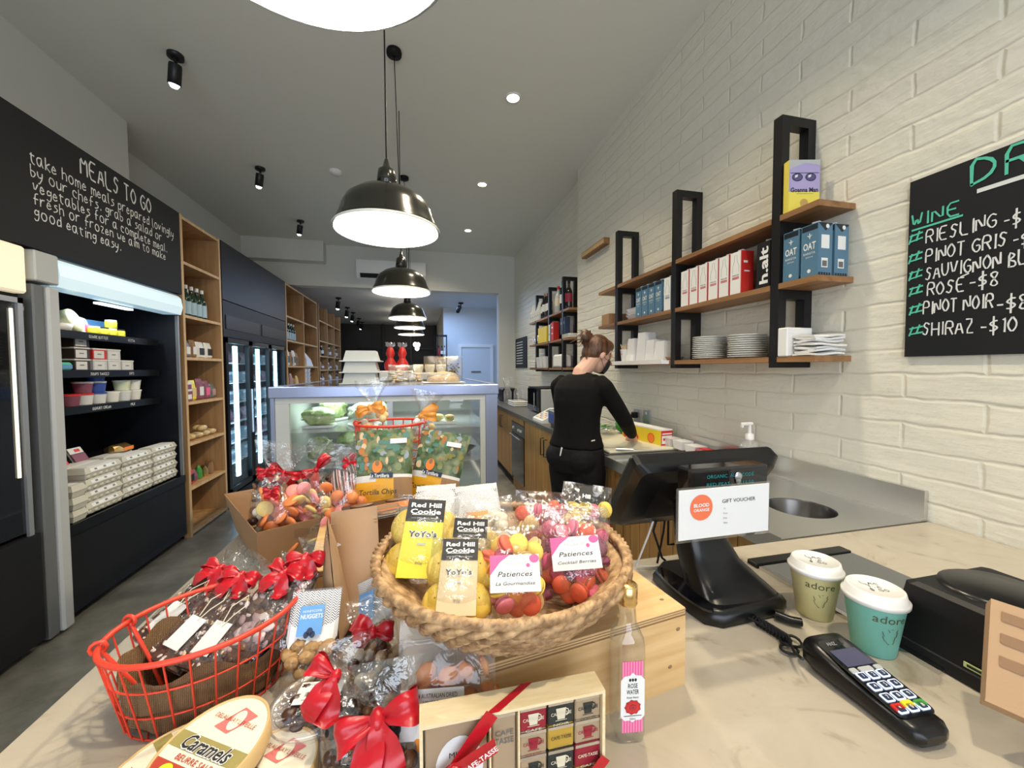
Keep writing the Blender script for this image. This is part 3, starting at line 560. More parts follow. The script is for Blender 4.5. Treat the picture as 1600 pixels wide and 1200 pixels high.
# cartons
def carton(kind):
    b = MB('white_plastic'); w_, h = 0.066, 0.195
    side = {'milk': 'red', 'oat': 'oat_blue', 'blue': 'oat_blue', 'halt': 'black_matte', 'yellow': 'yellow'}[kind]; front = {'milk': 'white', 'oat': 'oat_blue', 'blue': 'white', 'halt': 'black_matte', 'yellow': 'yellow'}[kind]
    h2 = w_/2
    b.box(-h2, h2, -h2, h2, 0, h, side); b.quad((-h2-.0004, -h2, 0), (-h2-.0004, h2, 0), (-h2-.0004, h2, h), (-h2-.0004, -h2, h), front) if 0 else b.quad((-h2-.0004, h2, 0), (-h2-.0004, -h2, 0), (-h2-.0004, -h2, h), (-h2-.0004, h2, h), front)
    F = frame((-h2-.0006, 0, 0), (0, -1, 0), (0, 0, 1)); G = frame((0, -h2-.0006, 0), (1, 0, 0), (0, 0, 1))
    if kind in ('milk', 'blue'):
        a = 'red' if kind == 'milk' else 'oat_blue'
        b.tube([tuple(F @ Vector(p)) for p in ((-.018, .10, 0), (-.018, .13, 0), (-.008, .155, 0), (-.007, .18, 0), (.007, .18, 0), (.008, .155, 0), (.018, .13, 0), (.018, .10, 0))], 0.0006, 4, 'grey_dark')
        b.text('MILKLAB', F @ TR(0, 0.088), h=0.007, m='ink'); b.rect(F, -.02, .02, .070, .080, a); b.text('ALMOND', F @ TR(0, .075), h=.006, m='white', off=.0006)
        b.rect(G, -.022, .0, .14, .15, 'white'); b.rect(G, -.018, .012, .10, .106, 'white'); b.rect(F, h2-.003, h2, 0, h, a)
    if kind == 'oat':
        b.text('OAT', F @ TR(0, .115), h=.026, w=.048, m='white', bold=.02); b.text('BARISTA', F @ TR(0, .088), h=.008, w=.046, m='white'); b.text('EDITION', F @ TR(0, .074), h=.005, m='white'); b.rect(F, -.03, .03, .172, .192, 'oat_dark'); b.disc(F, 0, .022, .007, m='white')
        b.tube([tuple(F @ Vector(p)) for p in ((0, .142, 0), (0, .162, 0))], .0015, 4, 'white'); b.tube([tuple(F @ Vector(p)) for p in ((-.008, .155, 0), (0, .148, 0), (.008, .155, 0))], .0015, 4, 'white')
        b.poly([tuple(G @ Vector(p)) for p in ((-.033, .194, .0003), (.0, .165, .0003), (.033, .194, .0003))], 'oat_dark'); b.disc(G, .008, .182, .008, m='white', off=.0006); b.rect(G, -.02, .018, .10, .15, 'white'); b.rect(G, -.018, .012, .03, .065, 'white'); b.rect(G, -.014, .008, .034, .055, 'grey_dark', off=.0006)
        for k in range(5): b.rect(G, -.03+.012*k, -.022+.012*k, 0.002, .012, 'oat_dark')
    if kind == 'halt': b.text('h.alt', F @ Matrix.Rotation(R(90), 4, 'Z') @ Matrix.Translation((.095, -.002, 0)), w=.155, h=.040, m='white', bold=.03)
    if kind != 'yellow': b.box(-.012, .012, -.012, .012, h, h+.012, 'white_plastic', M=TR(rz=20))
    return b
protos = {}
def put_carton(kind, label, y, x=None, z=RZ[1], grp=None, name='milk_carton', rz=0, cat='carton'):
    x = x if x is not None else XF+0.042
    if kind not in protos: o = carton(kind).build(name); protos[kind] = o
    else: o = protos[kind].copy(); col.objects.link(o)
    o.location = (x, y, z+.0005); o.rotation_euler = (0, 0, R(rz)); tag(o, label, cat, grp); return o
YC = lambda px, py, x=XF+0.009: on(px, py, 0, x).y
ord_ = ['first', 'second', 'third', 'fourth', 'fifth', 'sixth', 'seventh', 'eighth', 'ninth', 'tenth']
put_carton('oat', 'blue oat milk carton next to the black frame, near bay of the shelf', 1.268, grp='blue oat milk cartons')
put_carton('oat', 'blue oat milk carton at the open end of the shelf, front row', 1.192, grp='blue oat milk cartons')
put_carton('oat', 'blue oat milk carton at the open end of the shelf, behind against the wall', 1.192, x=XF+0.120, grp='blue oat milk cartons')
put_carton('halt', 'black carton with large white letters beside the red cartons', 1.395, name='black_carton')
for k in range(6):
    put_carton('milk', 'white and red almond milk carton, %s from the black carton' % ord_[k], 1.545+0.0715*k, grp='white and red almond milk cartons', rz=rnd.uniform(-2, 2))
put_carton('milk', 'almond milk carton turned to show only its red side, behind the front row', 1.455, x=XF+0.11, grp='white and red almond milk cartons')
put_carton('blue', 'white and blue milk carton beside the middle black frame', 2.06, grp='milk cartons in the middle bay')
for k in range(4): put_carton('oat', 'blue oat milk carton in the middle bay, %s from the middle frame' % ord_[k+1], 2.15+0.075*k, grp='blue oat milk cartons')
# book
t = thing('paperback_book', 'yellow and violet paperback book standing on the top shelf', 'book', (XF+0.058, 1.262, RZ[2]+.0005), (0, 0, -14))
b = MB('white'); b.box(-.058, .058, .0, .026, 0, .20); b.build('pages', t)
b = MB('purple'); MATS['lilac'] = mat('lilac', (0.42, 0.36, 0.62), 0.4); mat('book_yellow', (0.80, 0.68, 0.10), 0.4); mat('lens_dark', (0.10, 0.08, 0.22), 0.3); mat('wine', (0.30, 0.02, 0.05), .4)
b.box(-.060, .060, -.002, 0, 0, .202, 'lilac'); b.box(-.060, .060, .026, .028, 0, .202, 'book_yellow'); b.box(-.061, -.058, -.002, .028, 0, .202, 'book_yellow')
F = frame((0, -.0022, 0), (1, 0, 0), (0, 0, 1)); b.rect(F, -.06, .06, 0, .078, 'book_yellow'); b.text('Goanna Man', F @ TR(0, .086), h=.017, w=.108, m='ink', bold=.03); b.rect(F, -.03, .035, .070, .0715, 'ink')
for s in (-1, 1): b.disc(F, s*.026-.002, .135, .021, .016, 'ink'); b.disc(F, s*.026-.002, .135, .018, .013, 'lens_dark', off=.0006); b.poly([tuple(F @ Vector(p)) for p in ((s*.026-.012, .132, .0008), (s*.026-.002, .136, .0008), (s*.026, .145, .0008), (s*.026-.012, .142, .0008))], 'white')
b.rect(F, -.055, .055, .150, .1525, 'ink'); b.poly([tuple(F @ Vector(p)) for p in ((-.06, .165, .0004), (-.06, .202, .0004), (.06, .202, .0004), (.06, .18, .0004), (.0, .19, .0004))], 'grey_panel'); b.disc(F, .0, .035, .016, .016, 'gold')
b.build('cover', t)
# plates
def plate(r=.083):
    b = MB('porcelain'); b.lathe([(0.001, .004), (r*.55, .004), (r*.62, .006), (r*.97, .0105), (r, .012), (r*.99, .0135), (r*.6, .0085), (r*.5, .007), (0.001, .007)], 36, cap=False); return b
pl = plate().build('dinner_plate'); first = True
for s, (yy, n, nm) in enumerate(((1.80, 12, 'stack beside the middle black frame'), (1.55, 11, 'stack beside the nearest black frame'))):
    for k in range(n):
        o = pl if first else pl.copy()
        if not first: col.objects.link(o)
        first = False; o.location = (XF+.084+rnd.uniform(-.001, .001), yy+rnd.uniform(-.002, .002), RZ[0]-.003+k*.0100); o.rotation_euler = (0, 0, rnd.random()*6)
        tag(o, ('white plate, %s, ' % ('topmost' if k == n-1 else 'lowest' if k == 0 else 'in the middle of many alike'))+nm, 'plate', 'white plates in the '+nm)
# napkins
b = MB('white'); b.box(0, .125, -.045, -.0, 0, .115, bev=.004); b.box(.003, .122, -.046, -.045, .09, .092, 'paper'); tag(b.build('napkin_box', loc=(XF-.008, 1.305, RZ[0]+.0005)), 'upright white box beside the folded napkins', 'box')
for k in range(7):
    b = MB('paper'); w0 = .048-(k % 3)*.003; P = lambda x, y, k=k: .0035*math.sin(x*40+k)+.003*math.cos(y*50+k*2)
    b.loft([[(x, y*w0, z+P(x, y*w0)) for y, z in ((-1, .001), (-.5, .0), (.5, .0), (1, .001), (1.02, .0045), (1, .008), (.5, .0095), (-.5, .0095), (-1, .008), (-1.02, .0045))] for x in (-.066, -.055, -.03, 0, .03, .055, .066)])
    o = b.build('folded_napkin', loc=(XF+.075, 1.203-.006*(k % 2), RZ[0]+.004+k*.0115), rot=(0, 0, rnd.uniform(-8, 8)))
    tag(o, 'white paper napkin, %s of the loose pile at the shelf end' % ('topmost' if k == 6 else 'lowest' if k == 0 else ord_[k]+' from the bottom'), 'napkin', 'napkins on the lowest shelf')
# cutlery rolls / wooden tray left of the plates
b = MB('shelf_timber'); b.lathe([(.001, 0), (.06, 0), (.078, .02), (.075, .022), (.057, .005), (.001, .005)], 24, sx=.9, sy=1.1, cap=False); tag(b.build('wooden_bowl', loc=(XF+.08, 2.12, RZ[0]+.001)), 'shallow wooden bowl on the lowest shelf beyond the plates', 'bowl')
# white wire tray shelf and clear containers
zt = 1.472
t = thing('slatted_tray', 'white slatted plastic tray hung between two shelf frames', 'tray', (XF-.05, 2.02, 1.445))
b = MB('white_plastic')
for k in range(5): b.box(.0+k*.045, .035+k*.045, 0, .60, .012, .022)
b.box(-.004, 0, 0, .60, 0, .026); b.box(.21, .214, 0, .60, 0, .026); b.box(0, .21, 0, .006, 0, .012); b.box(0, .21, .594, .60, 0, .012); b.build('grid_deck', t)
def tub(w1, w2, d1, d2, h, m='frosted', lid=None):
    b = MB(m); b.loft([[(x*a/2, y*c/2, z) for x, y in ((-1, -1), (1, -1), (1, 1), (-1, 1))] for a, c, z in ((w1, d1, 0), (w2, d2, h))], smooth=False)
    if lid: b.cbox((0, 0, h+.004), (w2*1.06, d2*1.06, .009), lid, bev=.003)
    return b
for i, (px, w_, h, lab) in enumerate([(978, .075, .085, 'clear shot cup beside the spoon cup'), (988, .10, .16, 'tall upturned clear container next to the spoon cup'), (1004, .10, .19, 'tallest upturned clear container in the middle'), (1018, .10, .135, 'squat clear container beside the tallest one'), (1034, .11, .12, 'clear container nearest the middle black frame')]):
    y = on(px, 560, 0, XF+.03).y; o = tub(w_, w_*.8, w_, w_*.8, h).build('plastic_container', loc=(XF+.06, y, 1.468)); tag(o, lab, 'container', 'clear containers on the slatted tray')
o = tub(.15, .15, .2, .2, .10).build('plastic_container', loc=(XF+.09, 2.2, 1.60)); bpy.data.objects.remove(o)
t = thing('spoon_cup', 'white paper cup full of wooden spoons', 'cup', (XF+.03, 2.575, 1.468))
b = MB('paper'); b.lathe([(.028, 0), (.038, .085), (.040, .088), (.037, .085), (.027, .003)], 20, cap=False); b.rect(frame((-.034, 0, .05), (0, -1, 0), (0, 0, 1)), -.012, .012, .0, .008, 'red'); b.build('cup', t)
for k in range(14):
    b = MB('nut'); a = k*2.4; q = .022; b.tube([(q*math.cos(a)*.5, q*math.sin(a)*.5, .01), (q*1.6*math.cos(a), q*1.6*math.sin(a), .11+.02*rnd.random())], .003, 5); b.build('wooden_stirrer', t)
o = tub(.06, .06, .06, .06, .045, 'white').build('sugar_caddy', loc=(XF+.02, 2.47, 1.468)); tag(o, 'small white tub in front of the spoon cup', 'tub')
# kraft box at the far end of the middle shelf, cup lids stack
b = MB('card'); b.box(0, .15, 0, .12, 0, .085, bev=.002); tag(b.build('cardboard_box', loc=(XF+.005, 2.79, RZ[1]+.001)), 'small plain cardboard box at the far end of the middle shelf', 'box')
for k in range(3):
    o = tub(.09, .13, .09, .13, .03, 'frosted').build('clear_lid_tray', loc=(XF+.07, 2.47, RZ[1]+.001+k*.022)); tag(o, ('bottom', 'middle', 'top')[k]+' clear tray nested at the far end of the middle shelf', 'tray', 'nested clear trays')
# ---- menu board
t = thing('menu_board', 'black chalkboard drinks menu fixed to the brick wall', 'menu board', (1.60, .975, 1.455))
F = frame((-.0135, 0, 0), (0, -1, 0), (0, 0, 1)); b = MB('chalkboard'); b.box(-.013, -.003, -.95, 0, 0, .575)
def mrow(s, x, z, h, w_=None, m='chalk', th=.12, seed=1): hand(b, s, F @ Matrix.Translation((x, z, 0)), h, w_, th, m, seed=seed)
def MP(px, py): p = on(px, py, 0, 1.587); return (.975-p.y, p.z-1.455)
x0, z0 = MP(1518, 285); mrow('DRINKS', x0, z0-.01, .075, .36, 'chalk_green', .11, 11)
b.rect(F, MP(1527, 299)[0], .75, MP(1527, 299)[1]-.006, MP(1527, 299)[1]+.006, 'chalk', off=.001)
x0, z0 = MP(1425, 360); z0 += .008; mrow('WINE', x0, z0, .040, .115, 'chalk_green', .13, 12); b.rect(F @ TR(x0, z0-.010, 0, rz=2), 0, .125, -.003, .003, 'chalk_green', off=.001)
for i, (s, px, py, pe) in enumerate([('RIESLING', 1447, 381, 1556), ('PINOT GRIS', 1447, 411, 1572), ('SAUVIGNON', 1446, 438, 1563), ('ROSE', 1449, 463, 1506), ('PINOT NOIR', 1443, 492, 1551), ('SHIRAZ', 1442, 525, 1521), ('-$', 1569, 357, 1594), ('-$', 1583, 388, 1608), ('BLANC', 1577, 417, 1650), ('-$8', 1515, 453, 1560), ('-$8', 1558, 488, 1606), ('-$10', 1533, 522, 1588)]):
    x0, z0 = MP(px, py); mrow(s, x0, z0, .041, MP(pe, py)[0]-x0, 'chalk', .10, 20+i)
    if i < 6: x1, z1 = MP(1421, py+1); mrow('#', x1, z1, .036, .036, 'chalk_green', .14, 30+i)
    if s[:4] == 'ROSE': b.rect(F @ TR(x0+.088, z0+.045, 0, rz=20), -.01, .01, 0, .004, 'chalk', off=.001)
b.build('board', t)
# small menu board far away
b = MB('chalkboard'); p0, p1 = on(806, 575, 0, 1.69), on(823, 525, 0, 1.69); b.box(1.685, 1.70, p1.y, p0.y, p0.z, p1.z); F = frame((1.6845, p0.y, p0.z), (0, -1, 0), (0, 0, 1)); 
for k in range(9): b.rect(F, .08, .5, .07+k*.045, .085+k*.045, 'chalk', off=.001)
tag(b.build('small_menu_board'), 'small chalkboard menu at the far end of the brick wall', 'menu board')
# power points
for i, (px, py) in enumerate([(997, 650), (1012, 652)]):
    p = on(px, py, 0, 1.60); t = thing('power_outlet', ('square silver power outlet with a black plug', 'square silver power outlet without a plug')[i], 'power outlet', tuple(p)); b = MB('alu'); b.cbox((-.006, 0, 0), (.012, .085, .11), bev=.003); b.build('cover_plate', t)
    b = MB('white_plastic'); b.cbox((-.014, .0, .03), (.004, .012, .018)); b.build('switch', t)
p = on(997, 648, 0, 1.59); b = MB('black_plastic'); b.cbox((p.x-.03, p.y, p.z), (.04, .04, .045), bev=.006); b.tube([(p.x-.05, p.y, p.z), (p.x-.075, p.y+.02, p.z-.005), (p.x-.08, p.y+.06, p.z-.05), (p.x-.07, p.y+.08, p.z-.12), (p.x-.06, p.y+.08, .925)], .005, 6); tag(b.build('power_plug'), 'black plug and cord in the silver outlet', 'plug')
# ================================================================ far wall shelf goods
XG = 1.565
def bottle(lab, x, y, z, h=.30, r=.037, m='bottle_dark', label='paper', cap='black_matte', grp=None, name='wine_bottle', cat='bottle', lz=(.25, .55)):
    t = thing(name, lab, cat, (x, y, z), group=grp)
    b = MB(m); b.lathe([(r*.9, 0), (r, .008), (r, h*.58), (r*.85, h*.66), (r*.38, h*.78), (r*.34, h*.94), (r*.40, h*.945), (r*.40, h*.96)], 16); b.build('glass_body', t)
    b = MB(label); b.lathe([(r+.0006, h*lz[0]), (r+.0006, h*lz[1])], 16, cap=False); b.build('paper_label', t)
    b = MB(cap); b.lathe([(r*.42, h*.88), (r*.42, h)], 12); b.build('bottle_cap', t)
    return t
for k in range(4): bottle('dark wine bottle, %s from the middle frame of the far shelf' % ord_[k], XG+.01*(k % 2), 4.58+.09*k*1.0, 2.061, .29+.01*(k % 3), grp='wine bottles on the far shelf', cap=('black_matte', 'wine', 'gold', 'black_matte')[k])
bottle('clear spirit bottle with a red cap', XG, 4.27, 2.061, .30, .042, 'grey_panel', 'cream', 'red', name='spirit_bottle'); bottle('dark liqueur bottle with red label at the shelf end', XG+.02, 4.0, 2.061, .31, .04, 'bottle_dark', 'wine', 'black_matte', name='spirit_bottle'); bottle('tall black bottle beside the near frame of the far shelf', XG, 4.13, 2.061, .33, .035, name='wine_bottle')
for k in range(5):
    b = MB('paper'); b.loft([[(-.04, -.035, 0), (.04, -.035, 0), (.04, .035, 0), (-.04, .035, 0)], [(-.04, -.038, .12), (.04, -.038, .12), (.04, .038, .12), (-.04, .038, .12)], [(-.004, -.036, .25), (.004, -.036, .25), (.004, .036, .25), (-.004, .036, .25)]], smooth=False); b.cbox((-.041, 0, .06), (.001, .012, .02), 'ink')
    tag(b.build('coffee_bag', loc=(XG, 4.93+.083*k-.2*(k > 9), 2.061)), 'white gusseted coffee bag, %s from the wine bottles' % ord_[k], 'bag', 'white coffee bags')
for k in range(5): o = carton('yellow').build('yellow_carton', loc=(XG-.01, 4.61+.07*k, 1.751)); tag(o, 'yellow carton on the far shelf, %s from the red one' % ord_[k], 'carton', 'yellow cartons on the far shelf')
o = carton('blue').build('white_carton', loc=(XG-.01, 4.47, 1.751)); tag(o, 'white carton between the red and yellow cartons', 'carton'); b = MB('red'); b.box(-.035, .035, -.04, .04, 0, .21); b.cbox((-.0355, 0, .15), (.001, .05, .02), 'white'); b.cbox((-.0355, 0, .08), (.001, .05, .012), 'white'); tag(b.build('red_carton', loc=(XG-.01, 4.36, 1.751)), 'tall red carton on the far shelf', 'carton')
for k in range(3): 
    b = MB('clear_plastic'); b.lathe([(.028, 0), (.034, .11), (.033, .11), (.026, .004)], 16, cap=False); tag(b.build('drinking_glass', loc=(XG, 5.0+.1*k, 1.751)), 'clear drinking glass, %s from the yellow cartons' % ord_[k], 'glass', 'glasses on the far shelf')
for k in range(2): 
    b = MB('navy'); b.box(-.03, .03, -.03, .03, 0, .18); b.cbox((-.0305, 0, .12), (.001, .04, .03), 'oat_blue'); tag(b.build('blue_carton', loc=(XG, 4.10-.08*k, 1.80)), ('dark blue carton beside the near frame of the far shelf', 'dark blue carton at the open end of the far shelf')[k], 'carton')
for k in range(3): b = MB('porcelain'); b.box(-.07, .07, -.1, .1, 0, .012, bev=.005); tag(b.build('serving_tray', loc=(XG+.03, 3.96, 1.752+k*.0145)), ('bottom', 'middle', 'top')[k]+' white tray under the blue cartons', 'tray', 'white trays on the far shelf')
b = MB('paper'); b.box(-.07, .07, -.13, .13, 0, .15, bev=.02); tag(b.build('paper_sack', loc=(XG+.02, 4.2-.2*0, 1.431)), 'cream paper sack on the lowest far shelf', 'sack')
for k in range(3): o = tub(.1, .12, .1, .12, .14).build('plastic_container', loc=(XG, 4.63+.14*k, 1.431)); tag(o, 'upturned clear container on the lowest far shelf, %s from the sack' % ord_[k], 'container', 'containers on the lowest far shelf')
for k in range(3): o = MB('porcelain').box(-.06, .06, -.1, .1, 0, .03, bev=.008).build('stacked_dish', loc=(XG, 5.18, 1.431+.033*k)); tag(o, ('bottom', 'middle', 'top')[k]+' white dish at the end of the lowest far shelf', 'dish', 'white dishes on the lowest far shelf')
# ================================================================ back bench
BF = 1.05; BZ = .92
mat('bench_dark', (0.06, 0.06, 0.065), 0.3, noise=(60, (0.10, 0.10, 0.10))); mat('cut_board', (0.66, 0.63, 0.50), 0.45)
b = MB('bench_dark'); b.box(BF, 1.598, 2.02, 3.80, .88, BZ); b.box(BF, 1.698, 3.80, 6.94, .88, BZ); tag(b.build('benchtop'), 'dark stone benchtop along the brick wall', 'benchtop')
def base_cab(lab, y0, y1, doors=2, handles=True, top=.879):
    t = thing('base_cabinet', lab, 'cabinet', (1.09, y0, 0), group=None); W = y1-y0
    b = MB('cabinet_timber'); b.box(.02, .48, 0, W, .1, top); b.box(.05, .48, 0, W, 0, .1, 'black_matte'); b.build('carcass', t)
    for k in range(doors):
        a, c = W*k/doors+.003, W*(k+1)/doors-.003; b = MB('cabinet_timber'); b.box(0, .019, a, c, .11, .87); d = b.build('door', t)
        if handles:
            y = c-.045 if k % 2 == 0 else a+.045; h = MB('black_metal'); h.tube([(0, y, .79), (-.03, y, .79), (-.03, y, .64), (0, y, .64)], .005, 6); h.build('handle', d)
base_cab('timber cupboard below the steel sink behind the till', .96, 1.93, 2, True, .77); base_cab('timber cupboard beside the person at the bench', 1.94, 2.60, 1); base_cab('timber cupboard with paired handles beside the oven', 2.61, 4.02, 2)
base_cab('farthest timber cupboard with the towel on its handle', 4.62, 6.9, 4)
t = thing('built_in_oven', 'black built in oven between the timber cupboards', 'oven', (1.085, 4.03, 0)); b = MB('cabinet_timber'); b.box(.02, .48, 0, .58, 0, .879); b.box(0, .02, 0, .58, .80, .875); b.build('carcass', t)
b = MB('black_gloss'); b.box(0, .02, .01, .57, .14, .66); b.build('door', t); b = MB('grey_dark'); b.box(0, .02, .01, .57, .67, .79); b.tube([(-.03, .05, .645), (-.03, .53, .645)], .009, 8, 'chrome'); 
for y in (.1, .2, .45): b.tube([(0, y, .73), (-.02, y, .73)], .016, 12, 'white_plastic')
b.build('control_panel', t)
b = MB('lilac'); b.grid(lambda u, v: (1.055-.006*math.sin(u*14), 6.15+u*.22+.01*math.sin(v*3), .72-v*.42), 14, 6); b.grid(lambda u, v: (1.048-.006*math.sin(u*14), 6.37-u*.22, .72-v*.42), 14, 6); tag(b.build('tea_towel'), 'pale violet towel hanging on the far cupboard handle', 'towel')
# stainless sink bench
t = thing('steel_sink_bench', 'stainless steel sink bench with a round basin behind the till', 'sink', (0, 0, 0))
cx, cy, rr = 1.315, 1.10, .105
b = MB('steel'); n = 40; X0, X1, Y0, Y1 = 1.02, 1.585, .905, 2.015; outer = []
for i in range(n):
    a = 2*math.pi*i/n; dx, dy = math.cos(a), math.sin(a); s = min((X1-cx)/dx if dx > 1e-6 else (X0-cx)/dx if dx < -1e-6 else 9, (Y1-cy)/dy if dy > 1e-6 else (Y0-cy)/dy if dy < -1e-6 else 9); outer.append((cx+dx*s, cy+dy*s))
for c_ in ((X0, Y0), (X1, Y0), (X1, Y1), (X0, Y1)):
    k = min(range(n), key=lambda i: (outer[i][0]-c_[0])**2+(outer[i][1]-c_[1])**2); outer[k] = c_
inner = [(cx+rr*math.cos(2*math.pi*i/n), cy+rr*math.sin(2*math.pi*i/n)) for i in range(n)]
b.loft([[(x, y, BZ+.002) for x, y in outer], [(x, y, BZ+.002) for x, y in inner]], cap=False, smooth=False)
b.box(X0-.004, X0, Y0, Y1, .87, BZ+.006); b.box(X0, X1, Y0, Y0+.004, .88, BZ+.001)
b.box(X0, X1, 1.90, 1.903, BZ+.002, BZ+.010); b.build('worktop', t)
b = MB('steel'); b.lathe([(rr, BZ+.002), (rr-.004, BZ-.006), (rr-.012, BZ-.10), (rr-.04, BZ-.125), (.02, BZ-.13), (.001, BZ-.13)], n, 'steel_dark', M=Matrix.Translation((cx, cy, 0)), cap=False); b.build('round_basin', t)
b = MB('steel'); b.box(1.583, 1.598, Y0, Y1, BZ, 1.02); b.box(1.57, 1.583, Y0, Y1, BZ, BZ+.008); b.build('splashback', t)
# things on the bench
def on_b(px, py): p = on(px, py, 2, BZ); return p
b = MB('cut_board'); b.box(-.23, .23, -.36, .36, 0, .018, bev=.006); tag(b.build('chopping_board', loc=(1.30, 2.42, BZ+.001)), 'large cream chopping board under the hand', 'chopping board')
b = MB('cut_board'); b.box(-.24, .24, -.26, .26, 0, .018, bev=.006); tag(b.build('chopping_board', loc=(1.30, 1.765, BZ+.012)), 'cream chopping board under the knife and the kraft paper', 'chopping board') if 0 else None
t = thing('kitchen_knife', 'kitchen knife lying on the cream board', 'knife', (1.16, 2.05+.0, BZ+.0205), (0, 0, -22)); b = MB('steel'); b.tube([(-.05, 0, .008), (.0, 0, .008), (.05, 0, .008)], .008, 8); b.build('handle', t); b = MB('steel'); b.prism([(.05, -.008), (.17, -.002), (.05, .012)], .007, .0085); b.build('blade', t)
mat('cling_red', (0.62, 0.03, 0.03), .4)
p = on(1005, 684, 2, BZ+.02)
t = thing('cling_wrap_box', 'yellow and red cling wrap box on the chopping board', 'box', (1.47, 2.32, BZ+.0195), (0, 0, 8)); b = MB('yellow'); b.box(-.045, .045, -.19, .19, 0, .10); b.box(-.045, .045, -.1905, -.19, 0, .10, 'cling_red'); b.box(-.0455, .0455, -.191, .191, .092, .1005, 'white')
F = frame((-.0455, 0, 0), (0, -1, 0), (0, 0, 1)); b.disc(F, -.10, .02, .08, .038, 'cling_red'); b.disc(F, .10, .035, .032, .032, 'cling_red'); b.disc(F, .10, .035, .028, .028, 'orange', off=.0006); b.text('GLAD', F @ TR(-.10, .025), h=.018, w=.10, m='white', off=.0008, bold=.02) if 0 else b.text('cling wrap', F @ TR(-.10, .025), h=.016, w=.10, m='white', off=.0008, bold=.02)
F = frame((0, -.191, 0), (1, 0, 0), (0, 0, 1)); b.rect(F, -.04, .04, .01, .06, 'white'); b.rect(F, -.03, .03, .03, .045, 'cling_red', off=.0006); b.rect(F, -.038, .038, .068, .076, 'white'); b.build('box_body', t)
t = thing('watermelon_half', 'green melon behind the cling wrap box', 'melon', (1.48, 2.62, BZ+.02)); b = MB('green'); b.ell((0, 0, .06), (.07, .07, .06), n=20); b.build('rind', t)
t = thing('salad_bowl', 'clear bowl of salad leaves beside the hand', 'bowl', (1.30, 2.66, BZ+.02)); b = MB('clear_plastic'); b.lathe([(.05, 0), (.09, .02), (.12, .065), (.118, .065), (.088, .023), (.05, .004)], 28, cap=False); b.build('bowl', t)
b = MB('green'); r_ = random.Random(4)
for k in range(22): a = r_.random()*6.28; q = r_.random()*.09; b.ell((q*math.cos(a), q*math.sin(a), .03+r_.random()*.03), (.025, .018, .006), ('green', 'cream', 'green')[k % 3], 8, 5, M=TR(rx=r_.uniform(-30, 30)))
b.build('salad_leaves', t)
b = MB('kraft'); b.grid(lambda u, v: ((u-.5)*.30, (v-.5)*.26, .004+.03*max(0, u-.55)**.7*(1-v)+.012*math.sin(u*6)*v), 14, 10); tag(b.build('kraft_paper_sheet', loc=(1.32, 1.66, BZ+.012), rot=(0, 0, 20)), 'loose kraft paper sheet on the bench behind the till', 'paper')
b = MB('kraft_dark'); b.box(-.06, .06, -.05, .05, 0, .05); b.box(-.061, .061, -.051, .051, .045, .052, 'kraft'); 
for i, (x, y, m_, h) in enumerate(((1.50, 1.78, 'wine', .05), (1.50, 1.66, 'black_matte', .055))):
    b = MB(m_); b.box(-.045, .045, -.05, .05, 0, h, bev=.008); b.box(-.03, .03, -.051, -.05, .012, .04, 'white'); b.box(-.02, .02, -.045, .045, h, h+.002, ('red', 'grey_dark')[i]); tag(b.build('snack_packet', loc=(x, y, BZ+.012)), ('dark red packet on the bench by the wall', 'black packet with a white sticker beside the hand sanitiser')[i], 'packet')
for k in range(3): o = tub(.07, .08, .07, .09, .05, 'frosted').build('deli_tub', loc=(1.52, 1.90+.11*k, BZ+.012+(.008 if k else 0))); tag(o, 'clear deli tub by the wall, %s from the dark red packet' % ord_[k], 'tub', 'deli tubs by the wall')
# hand sanitiser
p = on(1173, 712, 0, 1.50)
t = thing('pump_bottle', 'clear hand sanitiser bottle with a white pump', 'bottle', (1.49, 1.50, BZ+.003)); mat('gel', (0.55, 0.58, 0.56), 0.1, trans=0.0)
b = MB('clear_plastic'); b.lathe([(.036, 0), (.042, .006), (.042, .12), (.034, .15), (.016, .162), (.014, .175)], 24); b.build('bottle_body', t)
b = MB('white'); b.lathe([(.0425, .02), (.0425, .105)], 24, cap=False); F = frame((0, -.0432, .06), (1, 0, 0), (0, 0, 1)); 
for k in range(4): b.rect(F, -.02, .02-.006*(k % 2), .03-.016*k, .034-.016*k, 'grey_dark')
b.build('label', t)
b = MB('white_plastic'); b.lathe([(.018, .165), (.018, .19), (.007, .195), (.006, .235)], 16); b.box(-.045, .014, -.008, .008, .232, .245, bev=.003); b.box(-.047, -.038, -.005, .005, .222, .236); b.build('pump', t)
# appliances further along
t = thing('microwave_oven', 'silver and black microwave oven on the dark benchtop', 'microwave', (1.30, 4.35, BZ+.001)); b = MB('grey_panel'); b.box(-.0, .36, -.24, .24, .01, .27, bev=.01); b.box(-.01, .37, -.23, .23, .271, .285, 'black_matte'); b.build('casing', t)
b = MB('black_gloss'); b.box(-.015, 0, -.12, .24, .015, .268); b.tube([(-.03, -.09, .05), (-.03, -.09, .23)], .008, 8, 'chrome'); b.build('door', t); b = MB('black_plastic'); b.box(-.015, 0, -.24, -.125, .015, .268); b.box(-.017, -.015, -.21, -.15, .2, .24, 'navy'); b.build('control_panel', t)
t = thing('electronic_scale', 'white shop scale with coloured keys beside the microwave', 'scale', (1.20, 3.52, BZ+.001), (0, 0, 0)); b = MB('white_plastic'); b.loft([[(-.12, y, 0), (.14, y, 0), (.14, y, .11), (.05, y, .11), (-.12, y, .025)] for y in (-.15, .15)], smooth=False); b.build('body', t)
F = frame((-.12, 0, .0255), (0, -1, 0), (.17, 0, .085)); b = MB('grey_dark')
b.rect(F, -.11, .10, .125, .18, 'grey_dark', off=.001)
